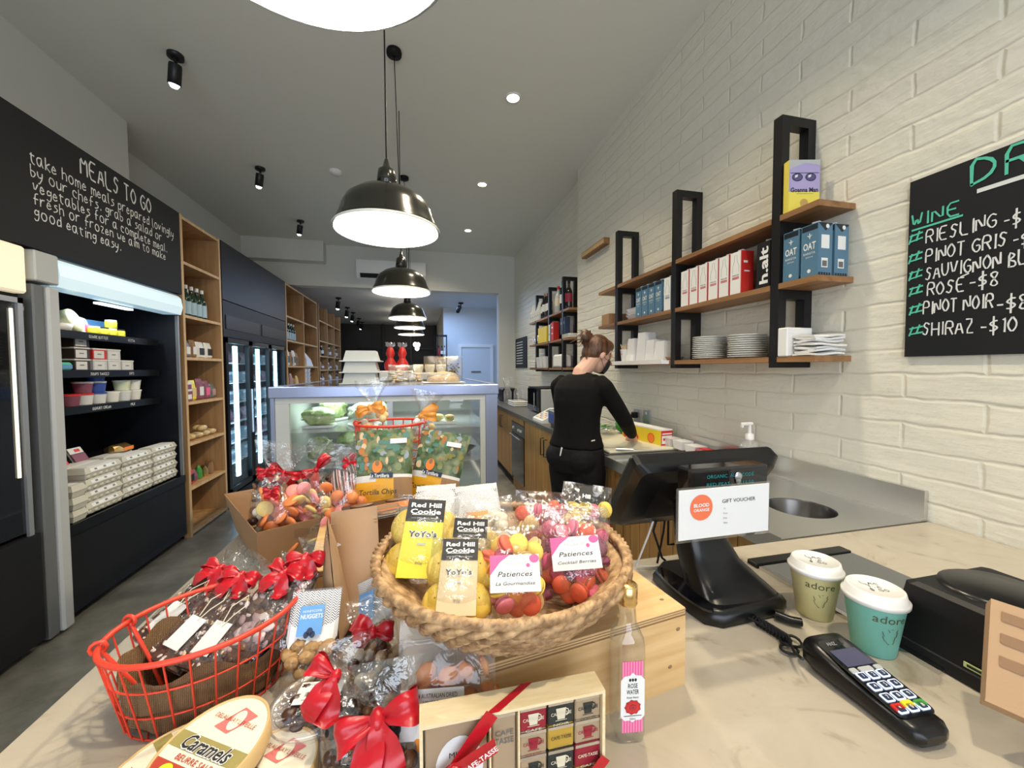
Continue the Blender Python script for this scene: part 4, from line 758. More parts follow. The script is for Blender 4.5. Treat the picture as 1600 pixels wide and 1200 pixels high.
for i in range(8):
    for j in range(4): b.rect(F, -.12+i*.03, -.096+i*.03, .02+j*.024, .038+j*.024, ('skyblue', 'yellow', 'red', 'grey_panel', 'white')[(i*3+j) % 5], off=.001)
b.build('keypad', t)
t = thing('label_printer', 'small grey device with a blue screen at the bench edge', 'printer', (1.13, 3.12, BZ+.001)); b = MB('grey_dark'); b.box(-.05, .1, -.09, .09, .03, .15, bev=.01); b.box(-.03, .08, -.07, .07, 0, .03, 'black_plastic'); b.build('casing', t); b = MB('blue'); b.box(-.052, -.05, -.05, .06, .05, .12); b.build('screen', t)
for k in range(3): b = MB('porcelain'); b.box(-.1, .1, -.17, .17, 0, .02, bev=.008); tag(b.build('steel_tray', loc=(1.3, 5.15, BZ+.001+k*.024)), ('bottom', 'middle', 'top')[k]+' white tray of the stack beyond the microwave', 'tray', 'white trays on the far bench')
t = thing('coffee_grinder', 'dark appliance at the far end of the bench', 'appliance', (1.35, 6.0, BZ+.001)); b = MB('black_plastic'); b.box(-.12, .12, -.2, .2, 0, .20, bev=.02); b.build('body', t); b = MB('clear_plastic'); b.lathe([(.04, .2), (.08, .36), (.078, .36), (.038, .2)], 20, cap=False); b.build('hopper', t)
for k in range(2): b = MB('clear_plastic'); b.lathe([(.05, 0), (.06, .01), (.06, .16), (.04, .2), (.04, .22)], 20); tag(b.build('glass_jar', loc=(1.25+.15*k, 5.55, BZ+.001)), ('glass jar at the bench edge before the far appliance', 'glass jar by the wall before the far appliance')[k], 'jar')
# ================================================================ refrigerated display case
DX0, DX1, DY0, DY1 = -.985, .585, 2.90, 5.1
mat('daylit_case_metal', (0.34, 0.40, 0.60), 0.25, 0.45); mat('case_cream', (0.62, 0.64, 0.62), 0.4); mat('case_glow', (1, 1, 1), .5, emit=(0.80, 1.0, 0.93), es=3.0)  # the metal's blue is reflected daylight put into its base colour
t = thing('display_case', 'long glass fronted refrigerated display case with metal top rail', 'display case', (DX0, DY0, 0)); W = DX1-DX0; D = DY1-DY0
b = MB('daylit_case_metal'); b.box(0, W, 0, .06, 1.228, 1.305, bev=.006); b.box(0, .06, .06, D, 1.228, 1.305); b.box(W-.06, W, .06, D, 1.228, 1.305); b.box(.06, W-.06, D-.06, D, 1.228, 1.305); b.build('top_rail', t)
b = MB('black_gloss'); b.box(.06, W-.06, .06, D-.06, 1.288, 1.303); b.build('glass_top', t)
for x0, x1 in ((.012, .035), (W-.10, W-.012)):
    b = MB('daylit_case_metal'); b.box(x0, x1, .005, .06, .30, 1.228); b.build('corner_post', t)
b = MB('case_cream'); b.box(.036, .12, .02, .05, .481, 1.189); b.box(W-.14, W-.101, .02, .05, .481, 1.189); b.box(.036, W-.101, .02, .05, 1.19, 1.227); b.box(.036, W-.10, .02, .05, .40, .48); b.build('window_frame', t)
b = MB('glass'); b.box(.12, W-.14, .03, .036, .48, 1.19); b.build('front_glass', t)
b = MB('case_cream'); b.box(0, W, .06, D, 0, .40); b.box(0, W, 0, .06, .0, .40, 'daylit_case_metal'); b.box(.035, .06, .06, D, .40, 1.228); b.box(.75, .79, .10, .14, .48, 1.19, 'alu'); b.build('base_cabinet', t)
b = MB('glass'); b.box(W-.03, W-.022, .065, D, .42, 1.225); b.build('side_glass', t); b = MB('case_cream'); b.box(.061, W-.04, 1.4, 1.41, .42, 1.2); b.build('added_rear_panel', t)  # solid rear panel added to make the case interior glow
for z in (.72, .98): b = MB('clear_plastic'); b.box(.08, W-.06, .10, 1.35, z-.008, z); b.build('glass_shelf', t)
b = MB('case_glow'); b.box(.15, W-.15, .25, .30, 1.20, 1.225); b.build('light_tube', t)
light('display_case_light', 'AREA', (DX0+W/2, DY0+.55, 1.19), 9, (0.78, 1.0, 0.92), 1.3, (0, 0, 0), size_y=.5)
def cz(x, y, z): return (DX0+x, DY0+y, z)
r_ = random.Random(11)
mat('lettuce', (0.30, 0.45, 0.12), .5, noise=(22, (0.62, 0.70, 0.30))); mat('pale_green', (0.55, 0.65, 0.42), .5, noise=(15, (0.75, 0.80, 0.62)))
def blob(mname, rx, ry, rz, amp=.25, sc=9, seed=0, n=24, k=14):
    b = MB(mname); rs = []
    for j in range(k+1):
        th = math.pi*(j+.02)/(k+.04); ring = []
        for i in range(n):
            ph = 2*math.pi*i/n; d = Vector((math.sin(th)*math.cos(ph), math.sin(th)*math.sin(ph), -math.cos(th)))
            q = 1+amp*mnoise.noise(d*sc*.3+Vector((seed*7.3, 0, 0))); ring.append((d.x*rx*q, d.y*ry*q, max(0, rz+d.z*rz*q)))
        rs.append(ring)
    return b.loft(rs)
spots_ = [(.24, .33, .981, 0), (.56, .36, .981, 1), (.25, .75, .981, 2), (.62, .8, .981, 3), (.24, .35, .721, 4), (.58, .36, .721, 5), (.40, .8, .721, 6), (.26, .40, .401, 7), (.58, .45, .401, 8)]
for x, y, z, i in spots_:
    t = thing('wrapped_salad', ['cling wrapped lettuce at the corner of the top glass shelf', 'cling wrapped lettuce in the middle of the top glass shelf', 'wrapped lettuce behind the corner one on the top shelf', 'wrapped lettuce behind the middle one on the top shelf', 'wrapped greens at the corner of the middle shelf',
      'pale wrapped cabbage in the middle of the middle shelf', 'wrapped greens at the back of the middle shelf', 'bowl of greens at the corner of the case floor', 'bowl of greens in the middle of the case floor'][i], 'salad', cz(x, y, z), (0, 0, 30*i), group='wrapped greens in the display case')
    b = MB('white_plastic'); b.box(-.11, .11, -.08, .08, 0, .02, bev=.008); b.build('tray', t)
    b = blob(('lettuce', 'pale_green')[i % 2], .10, .075, .045+.01*(i % 3), .5, 12, i); o_ = b.build('lettuce_head', t, loc=(0, 0, .018)); o_.scale = (1.15, 1.2, 1.35)
    b = blob('film', .107, .082, .053+.01*(i % 3), .2, 8, i+20); o_ = b.build('cling_film', t, loc=(0, 0, .012)); o_.scale = (1.15, 1.2, 1.35)
def platter(lab, x, y, z, items, w_=.17, d=.12, rz=0, tilt=0):
    t = thing('serving_platter', lab, 'platter', cz(x, y, z), (tilt, 0, rz)); b = MB('porcelain'); b.box(-w_, w_, -d, d, 0, .012, bev=.005); b.box(-w_, w_, -d, -d+.008, .010, .022); b.box(-w_, w_, d-.008, d, .01, .022); b.build('plate', t)
platter('white platter with sandwiches on the top glass shelf', 1.10, .35, .981, 0); platter('white platter on the middle glass shelf', 1.12, .36, .721, 0); platter('white platter of rolls on the case floor', 1.12, .42, .401, 0, .2)
for i, (x, y, z) in enumerate([(1.0, .32, .995), (1.13, .36, .995), (1.22, .30, .995), (1.0, .33, .735), (1.16, .38, .735), (1.02, .40, .415), (1.2, .42, .415)]):
    t = thing('filled_roll', ['sandwich roll at the inner side of the top platter', 'sandwich roll in the middle of the top platter', 'sandwich roll at the outer side of the top platter', 'round roll on the middle platter towards the centre', 'round roll on the middle platter near the corner post', 'roll on the lowest platter towards the centre', 'roll on the lowest platter near the corner post'][i], 'roll', cz(x, y, z), (0, 0, 40*i), group='rolls in the display case')
    b = MB('bread'); b.ell((0, 0, .040), (.052, .04, .018)); b.ell((0, 0, .016), (.050, .038, .015)); b.build('bread_roll', t); b = MB('lettuce'); b.ell((0, 0, .028), (.055, .043, .007)); b.build('filling', t)
b = MB('black_gloss'); b.lathe([(.04, 0), (.11, .05), (.115, .052), (.108, .05), (.04, .006), (.001, .006)], 28, cap=False); tag(b.build('black_bowl', loc=cz(1.33, .35, .722)), 'black bowl near the corner post in the display case', 'bowl')
# ---- things on top of the case
def TZ(px, py=595, z=1.3055): return on(px, py, 2, z)
mat('takeaway', (0.66, 0.68, 0.64), .35, trans=0)
for k in range(3):
    p = (-.45, 3.32); b = MB('takeaway'); s = 1-.02*k
    b.loft([[(x*a, y*c, z) for x, y in ((-1, -1), (1, -1), (1, 1), (-1, 1))] for a, c, z in ((.150, .12, 0), (.150, .12, .008), (.128, .10, .009), (.112*s, .088, .085))], smooth=False); b.box(-.145, .145, -.121, -.118, .0, .006, 'white_plastic')
    tag(b.build('takeaway_container', loc=(p[0]-.0+.004*k, p[1], 1.306+.088*k)), ('bottom', 'middle', 'top')[k]+' upturned white container of the stack on the display case', 'container', 'stacked containers on the display case')
# white boxes the gifts stand on, then gifts
b = MB('white_plastic'); b.box(-.16, .16, -.12, .12, 0, .10, bev=.01); tag(b.build('cake_box', loc=(-.22, 4.10, 1.306)), 'white cake box under the red wrapped gifts', 'box')
for i, dx in enumerate((-.06, .055)):
    t = thing('wrapped_gift', ('red wrapped gift figure with silver bow, beside the containers', 'red wrapped gift figure with silver bow, beside the cream egg cups')[i], 'gift', (-.22+dx, 4.08+.02*i, 1.407), group='red wrapped gifts on the display case')
    b = MB('red'); b.lathe([(.04, 0), (.058, .02), (.060, .07), (.030, .12), (.028, .13), (.044, .17), (.030, .22), (.012, .235)], 18); b.build('wrapping', t)
    b = MB('alu'); 
    for a in range(7): c_, s_ = math.cos(a*.9), math.sin(a*.9); b.poly([(0, 0, .215), (.05*c_, .05*s_, .25+.02*(a % 2)), (.05*math.cos(a*.9+.5), .05*math.sin(a*.9+.5), .285), (.01, .01, .27)], None)
    b.build('foil_top', t); b = MB('white'); b.cbox((0, -.058, .05), (.03, .003, .02)); b.build('tag', t)
mat('egg_cream', (0.72, 0.66, 0.52), .5)
for i in range(3):
    b = MB('egg_cream'); b.lathe([(.04, 0), (.055, .05), (.052, .085), (.05, .085), (.035, .01)], 8, cap=False); tag(b.build('cream_cup', loc=(-.01+.12*i, 4.3, 1.306+.08)), 'cream scalloped cup behind the bagged bread, %s from the gifts' % ord_[i], 'cup', 'cream scalloped cups')
b = MB('white_plastic'); b.box(-.2, .2, -.09, .09, 0, .079, bev=.01); tag(b.build('white_tray', loc=(.11, 4.3, 1.306)), 'long white tray under the cream scalloped cups', 'tray')
def film_bag(mb, w_, h, d, seed=0, nu=14, nv=16, flare=.0, neck=None, m='film', amp=.004):
    """closed clear bag standing in local xz, thickness along y; neck=(z fraction, width fraction) gathers it"""
    def f(sg):
        def g(u, v):
            e = 4*u*(1-u); tz = min(1, v*5)*(1 if v < .6 else max(0, 1-(v-.6)/.4)**.7)
            ww = w_
            dd = d*e**.6*tz
            if neck:
                q = abs(v-neck[0]); s = neck[1]+(1-neck[1])*min(1, (q/.22)**1.3); ww = w_*s; dd = d*e**.6*(s if v < neck[0] else .35*s+.1)*min(1, v*6)
            x = (u-.5)*ww; n_ = mnoise.noise(Vector((x*30, v*h*30, seed+sg)))*amp*2
            return (x*(1+flare*max(0, v-.6)), sg*(dd/2+abs(n_)*.4)+n_, v*h)
        return g
    f1 = f(-1); f2 = f(1)
    mb.grid(lambda u, v: f1(u, v), nu, nv, m); mb.grid(lambda u, v: f2(1-u, v), nu, nv, m)
    return mb
t = thing('bagged_bread', 'clear bag of bread lying behind the golden cake', 'bread', (.22, 3.75, 1.306)); b = blob('bun', .14, .09, .045, .1, 5, 3); b.build('loaf', t); b = MB('film'); film_bag(b, .36, .24, .14, 5, m='film'); b.build('plastic_bag', t, rot=(12, 0, 0))
t = thing('golden_cake', 'flat golden cake on a white board on the display case', 'cake', (.20, 3.35, 1.306)); b = MB('white'); b.box(-.17, .17, -.12, .12, 0, .006); b.build('cake_board', t); b = MB('bread'); b.lathe([(.125, .006), (.132, .02), (.125, .045), (.10, .052), (.001, .055)], 30, cap=False, sy=.8); b.build('sponge', t)
b = MB('clear_plastic'); b.lathe([(.142, .006), (.138, .06), (.10, .075), (.001, .078)], 30, cap=False, sy=.82); b.build('clear_dome', t)
for i, (x, y) in enumerate(((-.16, 3.3), (-.04, 3.42), (-.20, 3.6))):
    t = thing('biscuit_bag', ['crinkled clear bag of pink biscuits nearest the container stack', 'crinkled clear bag of biscuits beside the golden cake', 'clear bag of biscuits in front of the red wrapped gifts'][i], 'bag', (x, y, 1.306), (0, 0, 20*i), group='biscuit bags on the display case')
    for k in range(7): b = MB('egg_cream' if k % 2 else 'bread'); b.ell((rnd.uniform(-.05, .05), rnd.uniform(-.03, .03), .02+.012*k), (.022, .022, .009)); b.build('biscuit', t)
    b = MB('film'); film_bag(b, .16, .15, .10, i); b.build('plastic_bag', t)
# potted plant in the back room beyond the case
t = thing('potted_plant', 'dark leafy plant at the end of the display case', 'plant', tuple(at(706, 590, 5.6))); b = MB('green'); mat('leaf_dark', (0.02, 0.05, 0.02), .6); mat('leaf_red', (0.10, 0.02, 0.03), .6)
b = MB('leaf_dark')
for k in range(60): a = rnd.random()*6.28; q = rnd.random()*.10; b.ell((q*math.cos(a), q*math.sin(a), .06+rnd.random()*.14), (.018, .018, .006), ('leaf_dark', 'leaf_red')[k % 3 == 0], 6, 4, M=TR(rx=rnd.uniform(-50, 50)))
b.build('leaves', t); b = MB('card_in'); b.lathe([(.05, -.1), (.07, .06), (.0, .06)], 16); b.build('pot', t)
b = MB('black_matte'); b.box(-.25, .25, -.15, .15, 0, 1.0); p = at(706, 590, 5.6)
tag(MB('white').box(-.2, .2, -.15, .15, 0, p.z-.101).build('plinth_table', loc=(p.x, p.y, 0)), 'white plinth beyond the display case under the dark plant', 'table')
# black shelf with red bottles deep in the back room
t = thing('black_shelf', 'tall black shelf with red bottles deep in the back room', 'shelf', (.42, 9.6, 0)); b = MB('black_metal')
for x in (0, .22): b.box(x, x+.025, 0, .025, 0, 2.25); b.box(x, x+.025, .3, .325, 0, 2.25)
b.box(0, .245, 0, .025, 2.2, 2.25); b.build('frame', t)
for z in (.9, 1.3, 1.7): b = MB('black_metal'); b.box(0, .245, 0, .32, z, z+.02); b.build('board', t)
for k in range(6): bottle(('red', 'dark', 'clear')[k % 3]+' bottle on the %s board of the deep black shelf' % ('upper', 'middle')[k//3], .47+.07*(k % 3), 9.7, (1.721, 1.321)[k//3], .27, .03, ('wine', 'bottle_dark', 'grey_panel')[k % 3], ('red', 'paper', 'paper')[k % 3], name='bottle')
# ================================================================ the person at the bench
P0 = Vector((0.93, 2.22, 0)); fd = Vector((.86, .51, 0)).normalized(); ld = Vector((-fd.y, fd.x, 0))
def J(f, l, z): return fd*f+ld*l+Vector((0, 0, z))
mat('skin', (0.62, 0.36, 0.27), 0.5); mat('sweater', (0.004, 0.004, 0.0045), 0.9, spec=.2, bump=(90, .25, .003)); mat('trousers', (0.010, 0.010, 0.012), 0.85, spec=.2, bump=(60, .3, .004)); mat('hair', (0.035, 0.014, 0.006), 0.45, noise=(9, (0.14, 0.055, 0.02), (6, 6, 1)), bump=(150, .5, .003)); mat('mask', (0.008, 0.008, 0.009), .7)
man = thing('person', 'person in black long sleeved top and black mask preparing food at the bench', 'person', tuple(P0))
def ring(c, a, b_, n=20, sq=1.0):
    r = []
    for i in range(n):
        t_ = 2*math.pi*i/n; r.append(tuple(Vector(c)+ld*(a*math.copysign(abs(math.cos(t_))**sq, math.cos(t_)))+fd*(b_*math.copysign(abs(math.sin(t_))**sq, math.sin(t_)))))
    return r
TOR = [(.80, .0, .150, .110), (.88, -.01, .172, .122), (.95, -.005, .168, .118), (1.03, .0, .138, .100), (1.12, .005, .136, .098), (1.22, .015, .150, .108), (1.30, .03, .158, .106), (1.345, .045, .140, .090), (1.385, .06, .085, .066)]
def torso(mb, g=0, z0=0, z1=9, ex=0):
    mb.loft([ring(J(f, 0, z), a+g, b_+g, sq=.85) for z, f, a, b_ in TOR if z0 <= z <= z1])
ARM_R = [J(.045, -.120, 1.345), J(.04, -.172, 1.305), J(.12, -.205, 1.19), J(.20, -.215, 1.10), J(.31, -.18, 1.035), J(.41, -.145, .985)]
ARM_L = [J(.045, .120, 1.345), J(.04, .172, 1.305), J(.10, .200, 1.19), J(.16, .205, 1.08), J(.27, .19, 1.02), J(.37, .16, .98)]
RA = [.044, .047, .043, .039, .034, .026]
def arm(mb, A, g=0):
    pts = [];rr = []
    for i in range(len(A)-1):
        for s in (0, .34, .67): pts.append(A[i].lerp(A[i+1], s)); rr.append(RA[i]*(1-s)+RA[i+1]*s+g)
    pts.append(A[-1]); rr.append(RA[-1]+g*.7); mb.tube(pts, rr, 12)
    for i in range(1, len(A)-1): mb.ell(tuple(A[i]), (RA[i]+g,)*3, n=12)
def legs(mb, g=0, z_low=.0):
    for s in (-1, 1):
        K = [J(-.01, .085*s, .90), J(.0, .09*s, .80), J(.015, .10*s, .50), J(-.02, .11*s, .30), J(-.03, .11*s, .09)]; rr = [.088, .092, .060, .055, .038]
        mb.tube(K, [x+g for x in rr], 14)
        mb.ell(tuple(J(-.045, .082*s, .885)), (.092+g*.6, .092+g*.6, .088+g*.6), n=14)
# head frame
fh = Vector((.93, .10, -.42)).normalized(); lh = Vector((0, 0, 1)).cross(fh).normalized(); uh = fh.cross(lh)
HC = J(.17, -.035, 1.508); HM = Matrix(((fh.x, lh.x, uh.x, HC.x), (fh.y, lh.y, uh.y, HC.y), (fh.z, lh.z, uh.z, HC.z), (0, 0, 0, 1)))
HM = HM @ Matrix.Scale(.93, 4)
b = MB('skin'); torso(b, -.012); arm(b, ARM_R, -.008); arm(b, ARM_L, -.008); legs(b, -.012)
b.tube([J(.035, 0, 1.34), J(.05, 0, 1.40), J(.095, -.015, 1.44), HC-uh*.02-fh*.02], [.062, .052, .050, .055], 14)
b.ell((0, 0, .02), (.094, .074, .098), M=HM, n=24, k=16); b.ell((.030, 0, -.045), (.062, .056, .068), M=HM, n=20, k=12); b.ell((.045, 0, -.085), (.034, .034, .028), M=HM)
b.tube([(.088, 0, .015), (.104, 0, -.012), (.110, 0, -.028), (.092, 0, -.036)], [.009, .011, .014, .008], 8, M=HM); b.ell((.085, 0, .030), (.018, .045, .010), M=HM)
for s in (-1, 1): b.ell((-.002, .077*s, -.010), (.018, .009, .028), M=HM); b.ell((.055, .042*s, -.022), (.03, .018, .022), M=HM)
b.ell((.092, 0, -.058), (.012, .022, .009), M=HM)
def hand_geo(mb, wrist, elbow, s, tgt):
    d = (wrist-elbow).normalized(); dn = (d*.75+Vector((0, 0, -.55))).normalized(); sd = dn.cross(Vector((0, 0, 1))).normalized()*s; up = sd.cross(dn)*s
    pc = wrist+dn*.045; mb.tube([wrist-d*.02, wrist+dn*.02, wrist+dn*.05, wrist+dn*.082], [.021, .026, .032, .026], 12)
    for k, (o_, L_) in enumerate(((-.027, .062), (-.009, .072), (.009, .066), (.026, .052))):
        a = wrist+dn*.078+sd*o_; m1 = a+dn*L_*.45+Vector((0, 0, -.004)); m2 = m1+(dn*.4+Vector((0, 0, -.8))).normalized()*L_*.32; m3 = m2+(dn*.0+Vector((0, 0, -1))-dn*.15).normalized()*L_*.22
        mb.tube([a-dn*.015, a, m1, m2, m3], [.0095, .0092, .0086, .008, .0066], 8)
    a = wrist+dn*.028-sd*.030; mb.tube([wrist+dn*.02-sd*.014, a, a+dn*.025-sd*.012+Vector((0, 0, -.010)), a+dn*.045-sd*.004+Vector((0, 0, -.022))], [.013, .012, .0105, .008], 8)
hand_geo(b, ARM_R[-1], ARM_R[-2], 1, None); hand_geo(b, ARM_L[-1], ARM_L[-2], -1, None)
remesh('body', b, .0055, 'skin', man, 3)
b = MB('sweater'); torso(b, .010, .95, 1.42); b.loft([ring(J(.0, 0, z), a, c, sq=.85) for z, a, c in ((.965, .150, .112), (.975, .162, .122), (1.0, .160, .118), (1.03, .150, .112), (1.06, .146, .108))]); arm(b, ARM_R, .009); arm(b, ARM_L, .009); b.lathe([(.064, 0), (.060, .028), (.052, .03)], 20, M=Matrix.Translation(J(.062, 0, 1.370)) @ Euler((0, R(12), 0)).to_matrix().to_4x4()); remesh('long_sleeved_top', b, .009, 'sweater', man, 4)
b = MB('trousers'); torso(b, .008, .79, 1.0); legs(b, .010); remesh('trousers', b, .009, 'trousers', man, 3)
for s in (-1, 1): b = MB('black_matte'); b.ell((0, 0, .045), (.13, .045, .045), n=18, M=Matrix.Translation(J(.04, .11*s, 0)) @ Euler((0, 0, math.atan2(fd.y, fd.x))).to_matrix().to_4x4()); b.build('shoe', man)
b = MB('hair'); b.ell((-.018, 0, .034), (.098, .084, .100), M=HM, n=24, k=14); b.ell((-.05, 0, -.005), (.062, .074, .072), M=HM, n=20); b.ell((.035, 0, .078), (.055, .068, .045), M=HM, n=20)
for k in range(5): a = k*1.25; b.ell((-.125+.020*math.cos(a), .0+.022*math.sin(a*1.3), .070+.024*math.sin(a)), (.034, .030, .034), M=HM)
b.ell((-.120, 0, .07), (.038, .036, .044), M=HM); b.tube([(-.09, 0, .04), (-.115, .01, .06)], .035, 10, M=HM)
remesh('hair', b, .006, 'hair', man, 2)
b = MB('hair')
for k in range(26):
    a = k*.9; q = Vector((-.12+.03*math.cos(a), .028*math.sin(a), .075+.03*math.sin(a*1.7))); d = Vector((-.04-.02*math.sin(k), .03*math.cos(k*2), .01-.05*(k % 4)/3)); b.tube([q, q+d*.6+Vector((0, 0, .01)), q+d*1.25+Vector((0, 0, -.012*(k % 3)))], [.004, .003, .0008], 5, M=HM)
for k in range(9): b.tube([(-.075, -.05+.012*k, -.03), (-.088, -.045+.011*k, -.06), (-.08, -.04+.010*k, -.092)], [.004, .003, .0006], 5, M=HM)
for s in (-1, 1): b.tube([(.05, .068*s, .03), (.06, .072*s, -.01), (.045, .075*s, -.05)], [.004, .003, .001], 5, M=HM)
b.build('loose_hair', man)
b = MB('mask'); rs = []
for j in range(9):
    v = j/8; z = -.012-.092*v; ring_ = []
    for i in range(15):
        a = -1.25+2.5*i/14; q = 1+.10*math.sin(math.pi*v); ring_.append(((.030+.078*math.cos(a)*q*(1-.18*v*v)), .068*math.sin(a)*(1-.12*v), z))
    rs.append(ring_)
b.loft(rs, cap=False, closed=False, M=HM)
for s in (-1, 1):
    for z in (-.02, -.085): b.tube([(.058, .062*s, z), (.02, .076*s, (z-.01)/1.6), (-.008, .083*s, -.005+(.02 if z > -.05 else -.03))], .0016, 5, M=HM)
b.build('face_mask', man)
b = MB('gold')
for s in (-1, 1): b.tube([(.098+.006*math.sin(t_), .033*s+.024*math.cos(t_), .008+.020*math.sin(t_)) for t_ in [k*math.pi/8 for k in range(16)]], .0014, 5, closed=True, M=HM); b.tube([(.094, .057*s, .014), (.05, .078*s, .012), (.0, .082*s, .012)], .0014, 5, M=HM)
b.tube([(.104, .009, .008), (.108, 0, .012), (.104, -.009, .008)], .0014, 5, M=HM); b.build('glasses', man)
b = MB('white'); q = J(-.128, .01, .955); b.tube([q, q-Vector((.006, 0, .03)), q-Vector((.012, .002, .05))], [.005, .005, .003], 6); q = J(-.06, -.152, 1.005); b.tube([q, q+J(.03, 0, 0)], .004, 6); b.build('apron_tie', man)
# ================================================================ the stone counter
C = 0.92
t = thing('service_counter', 'pale stone topped service counter covered with treats', 'counter', (0, 0, 0))
b = MB('stone'); b.prism([(-.54, .16), (1.598, .16), (1.598, .90), (.12, .90), (.12, 1.55), (-.54, 1.55)], .88, C); b.build('stone_top', t)
b = MB('white_paint'); b.prism([(-.50, .22), (1.59, .22), (1.59, .86), (.08, .86), (.08, 1.51), (-.50, 1.51)], 0, .879); b.build('base', t)
def framed(xb, yb, db, xt, yt, dt, yaw=0):
    """frame standing on the point seen at (xb, yb): x right, y along the item's height, z towards the viewer"""
    o = at(xb, yb, db); v = at(xt, yt, dt)-o; h = v.length; v.normalize(); u = cR-v*cR.dot(v); u.normalize(); u = Matrix.Rotation(R(yaw), 3, v) @ u
    return frame(o, u, v), h
def thingF(name, label, cat, F, group=None):
    o = bpy.data.objects.new(name, None); o.empty_display_size = .02; col.objects.link(o); o.matrix_world = F; return tag(o, label, cat, group)
ZUP = Matrix(((1, 0, 0, 0), (0, 0, 1, 0), (0, -1, 0, 0), (0, 0, 0, 1)))      # film_bag's own axes -> frame axes
def bagF(w_, h, d, seed=0, m='film', neck=None, flare=0, amp=.004):
    b = MB(m, ZUP); return film_bag(b, w_, h, d, seed, m=m, neck=neck, flare=flare, amp=amp)
def bow(F, size, m='red_ribbon', tails=(1, 1), width=.022, seed=0, droop=-.9, loops=(1, 1), spread=.5):
    """satin bow: two folded loops, a knot and tails"""
    r = random.Random(seed); b = MB(m); s = size; w_ = width/2
    for sd in (-1, 1):
        if not loops[(sd+1)//2]: continue
        th = r.uniform(-.25, .35); ca, sa = math.cos(th), math.sin(th); path = []
        for k in range(13):
            q = k/12; L_ = math.sin(math.pi*q); x = L_*s*.95; z = math.sin(2*math.pi*q)*s*.30
            path.append((x, z, .30+.70*L_**.7))
        def fn(u, v, path=path, sd=sd, ca=ca, sa=sa):
            i = u*12; k = min(11, int(i)); f = i-k; x = path[k][0]*(1-f)+path[k+1][0]*f; z = path[k][1]*(1-f)+path[k+1][1]*f; ww = path[k][2]*(1-f)+path[k+1][2]*f
            y = (v-.5)*2*w_*ww+.0016*math.sin(u*14+v*5); X = sd*(x*ca-y*sa); return (X, x*sa+y*ca, z+.003*math.sin(v*9+u*5))
        b.grid(fn, 22, 6)
    b.ell((0, 0, .002), (w_*.55, w_*.75, w_*.55), n=12)
    for sd, on_ in zip((-1, 1), tails):
        if not on_: continue
        a = droop+r.uniform(-.15, .15); L_ = s*(1.25*on_); dx, dy = sd*spread, a
        nn = math.hypot(dx, dy); dx, dy = dx/nn, dy/nn
        def fn(u, v, dx=dx, dy=dy, L_=L_): 
            ww = w_*(.35+.65*min(1, u*3)); e = L_*u*(1-.12*abs(v-.5)*2*(u > .9)); return (dx*e-dy*(v-.5)*2*ww, dy*e+dx*(v-.5)*2*ww, .003+.006*math.sin(u*5+sd)+.002*math.sin(v*6+u*8))
        b.grid(fn, 14, 5)
    b.M = Matrix.Identity(4); b.v = [tuple(F @ Vector(p)) for p in b.v]; return b
def cam_frame(x, y, d, rz=0, towards=0.0):
    o = at(x, y, d); return frame(o, cR, cU) @ Matrix.Rotation(R(rz), 4, 'Z') @ Matrix.Translation((0, 0, towards))
# ---------------------------------------------------------------- timber crates
def crate(lab, loc, rz, W, D, H):
    t = thing('timber_crate', lab, 'crate', loc, (0, 0, rz)); b = MB('crate_pine'); b.box(-W, 0, 0, .012, 0, H-.0125); b.build('front_board', t); b = MB('crate_pine'); b.box(-W, 0, D-.012, D, 0, H-.0125); b.build('back_board', t)
    for x in (-W, -.012): b = MB('crate_pine'); b.box(x, x+.012, .0125, D-.0125, 0, H-.0125); b.build('end_board', t)
    b = MB('crate_pine'); b.box(-W, 0, 0, D, H-.012, H, bev=.001); 
    for k in range(3): b.box(-W-.0003, .0003, -.0004, .001, H-.011+.0038*k, H-.0098+.0038*k, 'kraft_dark')
    for k in range(3): b.box(-.001, .0004, 0, D, H-.011+.0038*k, H-.0098+.0038*k, 'kraft_dark')
    for x, y in ((-.02, .03), (-.02, D-.03), (-W/2, .03)): b.ell((x, y, H), (.004, .003, .0006), 'kraft_dark', 8, 4)
    b.build('lid_board', t)
    b = MB('kraft_dark')
    for x, z in ((-.03, H*.3), (-.015, H*.75), (-W+.05, H*.5), (-W/2, H*.35)): b.ell((x, -.0002, z), (.004, .0008, .003), n=8, k=4)
    b.build('knots', t); return t
crate('pine crate on the counter under the wicker basket', (.402, .520, C), 8, .335, .32, .125)
crate('pine crate behind the kraft pouches under the tortilla chips', tuple(on(640, 868, 2, C+.09).xy)+(C,), 8, .20, .46, .09)
# ---------------------------------------------------------------- wicker basket
BC = at(785, 850, .640); BC = Vector((BC.x, BC.y, 0)); BB = C+.1255; BH = 1.130-BB
mat('wicker', (0.24, 0.13, 0.055), .6, noise=(70, (0.56, 0.36, 0.18)))
t = thing('wicker_basket', 'round woven wicker basket full of biscuit packs on the pine crate', 'basket', (BC.x, BC.y, BB))
def wall_r(v): return .125+.072*v**.8
b = MB('wicker')
for row_ in range(6):
    n_ = 44
    for k in range(n_):
        a = 2*math.pi*(k+.5*(row_ % 2))/n_; v0 = (row_+.1)/6; v1 = (row_+1.2)/6; da = 2*math.pi/n_
        pts = []
        for q in (0, .25, .5, .75, 1):
            aa = a+da*(q-.5)*1.7; vv = v0+(v1-v0)*q; rr = wall_r(min(1, vv))+.004*math.sin(math.pi*q)+.001; pts.append((rr*math.cos(aa), rr*math.sin(aa), .004+(BH-.010)*min(1, vv)))
        b.tube(pts, [.0022, .0062, .0072, .0062, .0022], 6, flat=.5)
b.build('woven_side', t)
b = MB('wicker'); 
